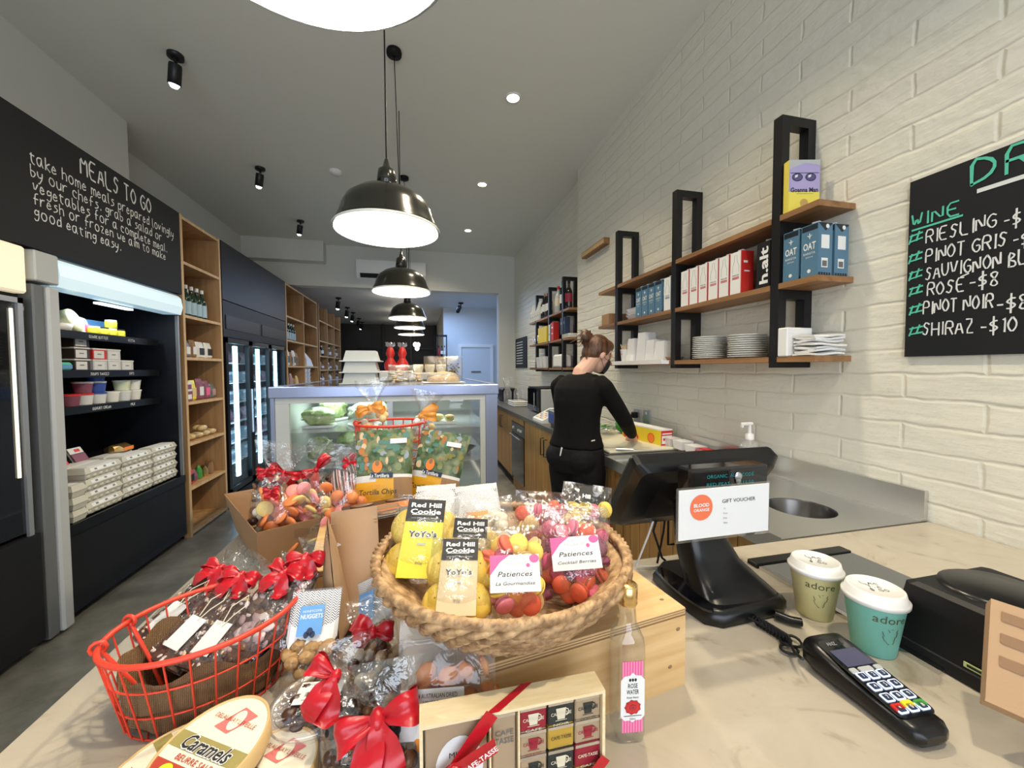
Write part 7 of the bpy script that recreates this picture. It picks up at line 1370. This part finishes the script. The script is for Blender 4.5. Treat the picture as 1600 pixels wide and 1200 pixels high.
# card terminal
fa, ne = on(1288, 1012, 2, C+.028), on(1447, 1138, 2, C+.02); ax = (ne-fa); ax.z = 0; L_ = ax.length; v_ = -ax.normalized(); u_ = Vector((v_.y, -v_.x, 0))
F = frame((ne.x, ne.y, C), u_, v_); t = thingF('card_payment_terminal', 'black card terminal with lit keypad lying on the counter', 'card terminal', F)     # x right, y to the far end, z up
b = MB('black_plastic'); rs = []
for y_, hw, z0, z1 in ((-.012, .016, .010, .020), (-.008, .026, .003, .026), (0, .032, .001, .030), (.05, .0345, .001, .033), (L_*.55, .037, .001, .037), (L_*.66, .040, .001, .041), (L_*.86, .042, .001, .048), (L_*1.02, .040, .004, .050), (L_*1.07, .032, .012, .044)):
    rs.append([(hw*math.copysign(abs(math.cos(a))**.55, math.cos(a)), y_, (z0+z1)/2+(z1-z0)/2*math.copysign(abs(math.sin(a))**.6, math.sin(a))) for a in [2*math.pi*k/20 for k in range(20)]])
b.loft(rs[::-1]); b.build('casing', t)
zf = lambda y_: (.030+(.033-.030)*y_/.05 if y_ < .05 else .033+(.037-.033)*(y_-.05)/(L_*.55-.05) if y_ < L_*.55 else .037+(.048-.037)*(y_-L_*.55)/(L_*.31))
slope = math.atan2(.048-.032, L_*.83)
K = Matrix.Translation((0, .006, zf(.006)+.0009)) @ Matrix.Rotation(slope, 4, 'X')
b = MB('black_gloss'); b.loft([rr_rect(.030, .0, L_*.90, .010, -.0015), rr_rect(.030, .0, L_*.90, .010, .0005)], M=K, smooth=False); b.build('face_plate', t)
mat('screen_grey', (.05, .05, .09), .3, emit=(.05, .05, .10), es=.4); mat('key_glow', (.7, .75, .85), .4, emit=(.45, .60, 1), es=1.0)
b = MB('screen_grey'); b.box(-.024, .024, L_*.55, L_*.76, .0006, .0012, M=K); b.build('screen', t); b = MB('alu'); b.text('ANZ', K @ TR(-.008, L_*.84, .0008), w=.018, h=.006, m='alu', bold=.03); b.text('worldline', K @ TR(.014, L_*.84, .0008), w=.014, h=.003, m='grey_dark') if 0 else None; b.build('logo', t)
for r__ in range(4):
    for c__ in range(3):
        x = (c__-1)*.018; y_ = L_*.43-r__*.0165-.002*abs(c__-1)*0; b = MB('key_glow'); b.loft([rr_rect(.0075, -.0062, .0062, .002, .0008), rr_rect(.0073, -.006, .006, .002, .0022)], M=K @ TR(x, y_), smooth=False); b.loft([rr_rect(.0056, -.0046, .0046, .0016, .0024), rr_rect(.0052, -.0042, .0042, .0016, .0030)], 'navy', M=K @ TR(x, y_), smooth=False)
        s_ = '123456789*0#'[r__*3+c__]; b.text(s_, K @ TR(x, y_, .0032), h=.0050, m='white', off=.0002, bold=.01); b.build('key', t)
for x, m_ in ((-.019, 'red'), (0, 'yellow'), (.019, 'green')): b = MB(m_); b.loft([rr_rect(.0085, -.005, .005, .003, .0008), rr_rect(.008, -.0045, .0045, .003, .003)], M=K @ TR(x, .016-.002*(x != 0)), smooth=False); b.build('key', t)
for x, w_ in ((-.022, .006), (0, .012), (.022, .006)): b = MB('grey_panel'); b.loft([rr_rect(w_, -.0045, .0045, .0025, .0008), rr_rect(w_*.95, -.004, .004, .0025, .0024)], M=K @ TR(x, L_*.50), smooth=False); b.build('key', t)
# coiled cable
b = MB('black_matte'); a0, a1 = on(1180, 968, 2, C+.012), on(1232, 1000, 2, C+.012); n_ = 70
b.tube([tuple(a0.lerp(a1, k/n_)+Vector((0, .009*math.cos(k*.9), .009*math.sin(k*.9)))) for k in range(n_+1)], .0022, 6); b.tube([tuple(a0-Vector((.01, -.01, 0))), tuple(a0.lerp(a1, .5)), tuple(a1), tuple(on(1242, 1020, 2, C+.02)), tuple(on(1254, 1030, 2, C+.03))], .0026, 6)
b.tube([tuple(a1+Vector((.018*math.cos(s)+.006, .014*math.sin(s), .002*math.sin(2*s)-.004))) for s in [k*math.pi/8 for k in range(16)]], .0024, 6, closed=True); b.tube([tuple(a1+Vector((.014*math.cos(s)-.012, -.012+.012*math.sin(s), -.006))) for s in [k*math.pi/8 for k in range(16)]], .0024, 6, closed=True)
tag(b.build('coiled_cable'), 'black coiled cable running from the till to the card terminal', 'cable')
# printer
t = thing('receipt_printer', 'rounded black receipt printer at the picture edge', 'printer', (.828, .365, C)); W_, D_2, H_ = .22, .15, .125
b = MB('black_matte'); secs = []
def pr_ring(g, z, dx=0): return [(x, y, z) for x, y, in [(p[0]+dx, p[1]) for p in [(q_[0]+W_/2, q_[1]+D_2/2) for q_ in [(a*(W_/2-g), c*(D_2/2-g)) for a, c in ((-1, -.85), (-.92, -1), (.92, -1), (1, -.85), (1, .85), (.92, 1), (-.92, 1), (-1, .85))]]]]
b.loft([pr_ring(.003, 0), pr_ring(0, .004), pr_ring(0, .022), pr_ring(.002, .024), pr_ring(.006, .09), pr_ring(.010, H_-.006), pr_ring(.018, H_)], smooth=False); b.build('casing', t)
b = MB('black_plastic'); b.lathe([(.001, H_+.006), (.055, H_+.006), (.062, H_+.003), (.064, H_-.002)], 30, sx=1.2, M=Matrix.Translation((W_*.5, D_2*.5, 0)), cap=False); b.build('top_cover', t)
b = MB('lettuce'); b.box(-.0012, .0, .012, .052, .030, .038); b.box(-.0016, -.0012, .016, .048, .032, .036, 'black_gloss'); b.build('green_badge', t)
# kraft printed bag at the edge
F, h = framed(1640, 1140, .47, 1640, 965, .52, -35); t = thingF('printed_paper_bag', 'brown paper bag with purple print at the picture edge', 'bag', F); b = MB('kraft'); b.box(-.05, .05, 0, h, -.03, .0); b.box(-.0, .05, h*.35, h*1.0, 0, .0006, 'purple'); 
for k in range(3): b.rect(Matrix.Translation((0, 0, .001)), .006, .04, h*(.85-.16*k), h*(.93-.16*k), 'kraft_dark', off=.0001)
for k in range(3): b.rect(Matrix.Translation((0, 0, .001)), -.04, -.012, h*(.8-.22*k), h*(.90-.22*k), 'kraft_dark', off=.0001)
b.build('bag_body', t)
# ================================================================ goods on the left hand shelves and in the fridges
def U1(px, py, x=FX-.10): return on(px, py, 0, x)
mat('label_white', (0.70, 0.72, 0.74), .5); mat('mauve', (0.22, 0.07, 0.12), .5); mat('pack_black', (.02, .02, .02), .35)
def water(lab, x, y, z, grp): return bottle(lab, x, y, z, .275, .036, 'bottle_green', 'bottle_label', 'label_white', grp, 'water_bottle', lz=(.08, .48))
for k in range(5): water('green water bottle with blue label on the tall narrow shelving, %s from the open fridge' % ord_[k], FX-.07, 3.90+.086*k, 1.886, 'water bottles on the tall narrow shelving')
for k in range(3): water('green water bottle in the back row of the tall shelving, %s from the fridge' % ord_[k], FX-.17, 3.94+.13*k, 1.886, 'back row of water bottles on the tall narrow shelving')
for k in range(5): water('green water bottle in the first column past the freezer, %s from the freezer' % ord_[k], FX-.08, 6.52+.12*k, 1.871, 'water bottles past the freezer')
def packet(lab, x, y, z, w_, h, d, m, lm=None, name='snack_packet', cat='packet', grp=None, rz=0, puff=1.0):
    b = MB(m)
    rs = []
    for v, q in ((0, .55), (.08, 1), (.5, 1.0), (.85, .55), (1, .06)): rs.append([(d/2*q*sx*puff, w_/2*sy*(1 if abs(sx) < .5 else .9), h*v) for sx, sy in ((-1, -.7), (-.3, -1), (.3, -1), (1, -.7), (1, .7), (.3, 1), (-.3, 1), (-1, .7))])
    b.loft(rs, smooth=False)
    if lm: b.box(d/2, d/2+.002, -w_*.33, w_*.33, h*.2, h*.62, lm)
    o = b.build(name, loc=(x, y, z), rot=(0, 0, rz)); return tag(o, lab, cat, grp)
for k, (y, m, lm, h) in enumerate(((3.90, 'grey_dark', 'label_white', .14), (3.98, 'grey_dark', 'label_white', .15), (4.08, 'kraft_dark', 'label_white', .16), (4.20, 'label_white', 'pack_black', .15), (4.34, 'label_white', 'pack_black', .15))):
    packet(['brown packet nearest the fridge, second stocked shelf', 'grey packet with white sticker, second stocked shelf', 'brown upright packet in the middle of the second stocked shelf', 'white pouch with black front beside the brown packet', 'white pouch with black front nearest the freezer'][k], FX-.09, y, 1.531, .085 if k < 3 else .12, h, .06, m, lm)
for k in range(4): b = MB('label_white' if k >= 2 else 'mauve'); b.box(-.05, .05, -.055, .055, 0, .085, bev=.003); b.box(.05, .0508, -.04, .04, .02, .06, 'mauve' if k >= 2 else 'label_white'); tag(b.build('tea_box', loc=(FX-.08, 3.90+(k % 2)*.0+.0, 1.151+.0+.0862*0) if 0 else (FX-.08, 3.905+.0*(k), 1.151+.0858*(k//2)) if k % 2 == 0 else (FX-.20, 3.905, 1.151+.0858*(k//2))), ['mauve box at the bottom front beside the yellow packet', 'mauve box behind the front one', 'white box on top of the mauve box', 'white box behind the top one'][k], 'box')
packet('yellow packet on the third stocked shelf of the tall unit', FX-.08, 4.04, 1.151, .09, .18, .05, 'label_yellow', 'bun'); packet('mauve gift pouch in the middle of the third stocked shelf', FX-.08, 4.15, 1.151, .10, .19, .06, 'mauve', 'label_white'); packet('second mauve gift pouch beside the first', FX-.08, 4.26, 1.151, .10, .17, .06, 'mauve', 'pink'); packet('grey pouch nearest the freezer on the third stocked shelf', FX-.08, 4.37, 1.151, .09, .14, .06, 'grey_dark', 'rocky_pink')
for k, (y, z) in enumerate(((3.90, 0), (4.00, 0), (4.12, 0), (4.23, 0), (4.34, 0), (4.18, .055))):
    t = thing('bun_bag', ['bag of buns nearest the fridge on the bread shelf', 'second bag of buns on the bread shelf', 'middle bag of buns on the bread shelf', 'fourth bag of buns on the bread shelf', 'bag of buns nearest the freezer on the bread shelf', 'bag of buns lying on top of the others'][k], 'bread', (FX-.09, y, .802+z), (0, 0, 15*k), group='bags of buns'); b = MB('bun'); b.ell((0, -.02, .028), (.05, .032, .027)); b.ell((.0, .03, .028), (.045, .030, .027)); b.build('bread_bun', t); b = blob('film', .065, .06, .034, .2, 6, k); b.build('plastic_bag', t)
packet('red gift packet on the lowest stocked shelf', FX-.08, 3.92, .421, .12, .15, .08, 'cling_red', 'pack_black'); packet('yellow packet standing behind the red one', FX-.18, 3.92, .421, .12, .24, .05, 'label_yellow', 'bun')
for k in range(4): packet(['dark red parcel beside the red gift packet', 'green parcel in the middle of the lowest stocked shelf', 'gold parcel in the middle of the lowest stocked shelf', 'brown parcel nearest the freezer on the lowest stocked shelf'][k], FX-.10, 4.05+.095*k, .421, .085, .10+.02*(k % 2), .06, ('mauve', 'green', 'gold', 'kraft_dark')[k], None, rz=20*k)
# second unit
for k in range(5): packet('clear packet of nuts on the shelf below the water bottles, %s from the freezer' % ord_[k], FX-.09, 6.52+.15*k, 1.481, .13, .22+.03*(k % 2), .07, ('rocky_pink', 'label_white', 'card', 'label_white', 'card')[k], 'grey_dark', grp='packets past the freezer')
b = MB('paper'); b.loft([[(-.1, -.22, 0), (.1, -.22, 0), (.1, .22, 0), (-.1, .22, 0)], [(-.08, -.15, .12), (.08, -.15, .12), (.08, .15, .12), (-.08, .15, .12)], [(-.01, -.03, .25), (.01, -.03, .25), (.01, .03, .25), (-.01, .03, .25)]], smooth=False); tag(b.build('paper_sack', loc=(FX-.12, 7.72, 1.481)), 'pale peaked paper sack in the second column past the freezer', 'sack')
for c in range(2):
    for k in range(4): o = tub(.13, .15, .13, .15, .065, 'frosted', 'grey_panel').build('lidded_tub', loc=(FX-.10, 7.50+.19*c, 1.151+.0735*k)); tag(o, ('lowest', 'second', 'third', 'topmost')[k]+' lidded tub in the %s stack past the freezer' % ('near', 'far')[c], 'tub', 'stacked tubs past the freezer')
for k in range(5): packet('small brown packet on the shelf level with the display case top, %s from the freezer' % ord_[k], FX-.09, 6.52+.15*k, 1.151, .09, .13+.04*(k % 3), .06, ('card', 'kraft_dark', 'rocky_pink', 'card', 'bun')[k], None, grp='small brown packets past the freezer')
for s_i, z in enumerate((1.701, 1.421, 1.151)):
    for k in range(9):
        o = bottle('jar on the %s stocked board of the farthest shelving' % ('upper', 'middle', 'lower')[s_i], FX-.1, 8.48+.22*(k % 3)+.72*(k//3), z, .14+.04*((k+s_i) % 3), .05, ('grey_dark', 'label_white', 'bottle_green', 'kraft_dark')[(k*3+s_i) % 4], ('paper', 'card', 'label_white')[k % 3], ('black_matte', 'gold', 'white')[(k+s_i) % 3], 'preserve jars on the %s board of the farthest shelving' % ('upper', 'middle', 'lower')[s_i], 'preserve_jar', 'jar')
# ---- the open fridge
FXI = FX-.24
mat('cheese', (0.62, 0.60, 0.36), .5); mat('tub_dark', (.05, .035, .03), .4)
def ftub(lab, y, z, w_=.10, h=.06, m='frosted', lid='white_plastic', lm='label_white', x=FXI, grp=None):
    t = thing('lidded_tub', lab, 'tub', (x, y, z), group=grp); b = MB(m); b.loft([[(a*w_/2, c*w_/2, zz) for a, c in ((-1, -1), (1, -1), (1, 1), (-1, 1))] for zz, a_ in ((0, 1), (h, 1))], smooth=False); b.build('tub_body', t); b = MB(lid); b.cbox((0, 0, h+.005), (w_*1.06, w_*1.06, .010), bev=.003); b.build('lid', t)
    if lm: b = MB(lm); b.box(w_/2, w_/2+.001, -w_*.42, w_*.30, h*.1, h*.9); b.rect(frame((w_/2+.0012, 0, 0), (0, 1, 0), (0, 0, 1)), -w_*.2, w_*.1, h*.5, h*.6, 'grey_dark'); b.build('label', t)
    return t
z2 = FS[1]+.001
for k, (y, c, m, lb) in enumerate(((3.02, 0, 'tub_dark', 'dark tub at the bottom of the tallest stack'), (3.02, 1, 'tub_dark', 'dark tub second in the tallest stack'), (3.02, 2, 'tub_dark', 'dark tub on top of the tallest stack'), (3.16, 0, 'frosted', 'pale tub under the red one'), (3.16, 1, 'cling_red', 'red filled tub on the second fridge shelf'), (3.285, 0, 'frosted', 'pale tub at the bottom next to the end'), (3.285, 1, 'frosted', 'pale tub above the end one'), (3.41, 0, 'frosted', 'last pale tub on the second fridge shelf'))): ftub(lb, y, z2+.0735*c, .115, .062, m, x=FXI+.02)
for k in range(2): ftub(('dark tub at the back by the grey posts, lower', 'dark tub at the back by the grey posts, upper')[k], 2.80, z2+.075*k, .12, .063, 'tub_dark', 'pack_black', x=FXI-.14)
t = thing('bread_basket', 'wicker handled basket on the second fridge shelf', 'basket', (FXI+.01, 2.78, z2)); b = MB('wicker'); b.loft([[(x*.06, y*.09, z) for x, y in ((-1, -1), (1, -1), (1, 1), (-1, 1))] for z in (0, .055)], smooth=False); b.build('basket_body', t); b = MB('wicker'); b.tube([(0, .085*math.cos(a), .05+.06*math.sin(a)) for a in [math.pi*k/10 for k in range(11)]], .006, 6); b.build('handle', t)
b = MB('chalk_green'); b.box(-.05, .05, -.055, .055, 0, .05, bev=.01); b.box(.03, .051, -.05, .05, .012, .035, 'skyblue'); tag(b.build('aqua_packet', loc=(FXI+.02, 2.905-.0, z2)), 'aqua packet between the wicker basket and the tubs', 'packet')
z1 = FS[0]+.001
t = thing('cheese_wheel', 'round wrapped cheese tilted on the top fridge shelf', 'cheese', (FXI+.02, 3.03, z1+.075), (0, 72, 12)); b = MB('cheese'); b.lathe([(.001, -.022), (.070, -.022), (.074, -.015), (.074, .015), (.070, .022), (.001, .022)], 30); b.build('cheese_body', t); b = MB('label_yellow' if 0 else 'cheese')
for k in range(5): b.rect(Matrix.Translation((0, 0, .0224)), -.045+.008*k, .03, -.04+.018*k, -.034+.018*k, 'grey_panel')
b.build('label', t)
ftub('white tub at the corner by the grey posts, top fridge shelf', 2.685, z1, .09, .10, 'label_white', 'white_plastic', None); 
for k, (y, m) in enumerate(((2.79, 'porcelain'), (2.90, 'skyblue'), (3.14, 'porcelain'))): packet(['pale cheese packet leaning beside the corner tub', 'blue plastic wrapped packet behind the cheese wheel', 'white packet beside the cheese wheel'][k], FXI-(.1 if k == 1 else 0), y, z1, .12, .11+.06*(k == 1), .05, m, ('red', None, 'pink')[k], rz=10*k)
t = thing('plastic_tub', 'low white tub of butter on the top fridge shelf', 'tub', (FXI+.05, 2.88, z1)); b = MB('white_plastic'); b.lathe([(.001, 0), (.055, 0), (.066, .045), (.062, .045), (.05, .006)], 24, sy=1.3, cap=False); b.build('tub_body', t)
for k, (y, z) in enumerate(((3.16, 0), (3.235, 0), (3.31, 0), (3.385, 0), (3.31, .058))):
    t = thing('condiment_jar', ['small yellow jar beside the white packet', 'second small yellow jar on the top fridge shelf', 'third small yellow jar on the top fridge shelf', 'last small yellow jar on the top fridge shelf', 'small yellow jar standing on another'][k], 'jar', (FXI+.05, y, z1+z), group='yellow jars in the fridge'); b = MB('label_yellow'); b.lathe([(.030, 0), (.032, .004), (.032, .044), (.028, .05)], 18); b.build('jar_body', t); b = MB('pack_black' if k % 2 else 'white'); b.lathe([(.030, .046), (.030, .057)], 18); b.build('lid', t)
b = MB('skyblue'); b.box(-.001, .001, -.11, .11, 0, .10); tag(b.build('price_card', loc=(FXI-.1, 3.42, z1+.02), rot=(0, 0, 0)), 'pale blue card standing at the end of the top fridge shelf', 'card')
z3 = FS[2]+.001
for k, (y, z, m, lid, lb) in enumerate(((2.98, 0, 'mauve', 'cling_red', 'dark red yoghurt tub on the third fridge shelf'), (3.08, 0, 'label_white', 'cling_red', 'white yoghurt tub with red lid'), (3.08, .075, 'mauve', 'white', 'dark red tub stacked on the white one'), (3.19, 0, 'label_white', 'blue', 'white tub under the blue ones'), (3.19, .075, 'blue', 'white', 'blue tub in the middle of the stack'), (3.19, .15, 'blue', 'white', 'topmost blue tub of the third fridge shelf'), (3.31, 0, 'porcelain', 'white', 'white cream tub beside the blue stack'), (3.42, 0, 'label_white', 'white', 'pale tub under the green lidded one'), (3.42, .075, 'pale_green', 'white', 'pale green tub near the fridge end wall'), (3.53, 0, 'porcelain', 'white', 'last white tub on the third fridge shelf'), (3.53, .075, 'porcelain', 'white', 'white tub on top of the last one'))):
    t = thing('yoghurt_tub', lb, 'tub', (FXI+.03, y, z3+z)); b = MB(m); b.lathe([(.040, 0), (.048, .062)], 20); b.build('tub_body', t); b = MB(lid); b.lathe([(.050, .062), (.050, .073)], 20); b.build('lid', t)
packet('yellow green bag of grated cheese on the third fridge shelf', FXI-.08, 2.82, z3, .16, .14, .10, 'cheese'); packet('pale bag of cheese at the front of the third fridge shelf', FXI+.03, 2.78, z3, .17, .09, .09, 'bun')
# egg cartons
def egg_carton():
    t = thing('egg_carton', 'x', 'egg carton', (0, 0, 0), group='egg cartons in the open fridge'); L_2, W2, h = .145, .052, .068
    b = MB('pulp'); 
    b.loft([[(x*(W2-.008), y*(L_2-.008), 0) for x, y in ((-1, -1), (1, -1), (1, 1), (-1, 1))], [(x*W2, y*L_2, .032) for x, y in ((-1, -1), (1, -1), (1, 1), (-1, 1))], [(x*(W2+.003), y*(L_2+.003), .034) for x, y in ((-1, -1), (1, -1), (1, 1), (-1, 1))]], smooth=False)
    for k in range(6): b.ell((W2-.010, -.118+.047*k, .014), (.012, .019, .014), n=10, k=6)
    b.build('tray', t); b = MB('pulp'); b.loft([[(x*(W2+.003), y*(L_2+.003), .0345) for x, y in ((-1, -1), (1, -1), (1, 1), (-1, 1))], [(x*(W2-.010), y*(L_2-.010), h) for x, y in ((-1, -1), (1, -1), (1, 1), (-1, 1))]], smooth=False)
    b.build('lid', t); b = MB('label_white'); b.loft([[(x*(W2-.008), y*(L_2*.75), h-.004) for x, y in ((-1, -1), (1, -1), (1, 1), (-1, 1))], [(x*(W2-.012), y*(L_2*.75), h+.0008) for x, y in ((-1, -1), (1, -1), (1, 1), (-1, 1))]], smooth=False)
    b.add([(W2+.0012, -L_2*.7, .041), (W2+.0012, L_2*.7, .041), (W2-.0068, L_2*.7, .060), (W2-.0068, -L_2*.7, .060)], [(0, 1, 2, 3)]); 
    for k in range(3): b.add([(W2-.0005+.0006, -L_2*.5+.07*k, .046), (W2+.0001, -L_2*.5+.07*k+.02, .046), (W2-.0048, -L_2*.5+.07*k+.02, .056), (W2-.0048, -L_2*.5+.07*k, .056)], [(0, 1, 2, 3)], 'grey_dark')
    b.build('label', t); return t
egg = egg_carton(); first = True; EX = FX-.075
for (y, n_, rz_, nm_, x_) in ((2.72, 3, 90, 'turned stack by the grey posts', EX-.07), (2.945, 4, 0, 'stack next to the turned one', EX), (3.255, 4, 0, 'middle stack', EX-.005), (3.56, 4, 0, 'stack against the fridge end wall', EX-.01), (2.96, 4, 0, 'back stack behind the second', EX-.12), (3.27, 4, 0, 'back stack behind the middle one', EX-.125)):
    for k in range(n_):
        o = egg if first else dup(egg, (0, 0, 0)); first = False; o.location = (x_+rnd.uniform(-.004, .004), y, .561+.0705*k); o.rotation_euler = (0, 0, R(rz_+rnd.uniform(-2, 2))); o['label'] = 'grey pulp egg carton, %s in the ' % ('bottom', 'second', 'third', 'top')[k]+nm_
for k in range(3): t = thing('meat_pack', ['tray of sliced meat standing nearest the grey posts', 'tray of sliced meat behind the egg cartons', 'tray of dark meat behind the top egg carton'][k], 'meat pack', (FX-.24, 2.76+.15*k, .84+.0*k), (0, 62, 0)); b = MB('pack_black'); b.box(-.09, .09, -.06, .06, 0, .02, bev=.005); b.build('tray', t); b = MB('cling_red' if k < 2 else 'mauve'); b.box(-.04, .08, -.05, .05, .0201, .026); b.build('sliced_meat', t); b = MB('label_white'); b.box(-.085, -.045, -.05, .05, .021, .024); b.box(-.075, -.055, -.01, .03, .024, .0245, 'cling_red'); b.build('label', t)
b = MB('black_matte'); b.box(-.06, .06, -.24, .24, 0, .27); tag(b.build('display_riser', loc=(FX-.40, 2.95, .541)), 'black riser behind the egg cartons', 'riser') if 0 else None
packet('gold foil packet lying on the egg cartons', FX-.20, 3.35, .845, .14, .05, .12, 'gold', 'orange')
# ---- freezer goods
mat('frozen', (0.10, 0.14, 0.20), .4); mat('frozen_white', (0.5, 0.55, 0.6), .4)
fp = None
for d_ in range(3):
    for s_i, z in enumerate((.401, .621, .841, 1.061, 1.281, 1.501)):
        for c in range(2):
            if fp is None: b = MB('frozen_white'); b.box(-.07, .07, -.09, .09, 0, .12, bev=.01); b.box(.07, .0712, -.07, .05, .02, .09, 'frozen'); o = b.build('frozen_food_box'); fp = o
            elif (s_i+c+d_) % 3 == 0:
                if 'fq' not in globals(): b = MB('mauve'); b.loft([[(.06*q*sx, .085*sy, zz) for sx, sy in ((-1, -.8), (1, -.8), (1, .8), (-1, .8))] for zz, q in ((0, .7), (.05, 1), (.13, .4))], smooth=False); b.box(.045, .047, -.04, .04, .03, .08, 'label_white'); fq = b.build('frozen_food_box'); o = fq
                else: o = fq.copy(); col.objects.link(o)
            else: o = fp.copy(); col.objects.link(o)
            o.location = (FX-.20, 4.48+.04+d_*.61+.16+.26*c, z-.0); tag(o, 'frozen food pack on freezer shelf %s behind the %s glass door, %s side' % (('lowest', 'second', 'third', 'fourth', 'fifth', 'top')[s_i], ('nearest', 'middle', 'farthest')[d_], ('near', 'far')[c]), 'frozen food', 'frozen food behind the glass doors')
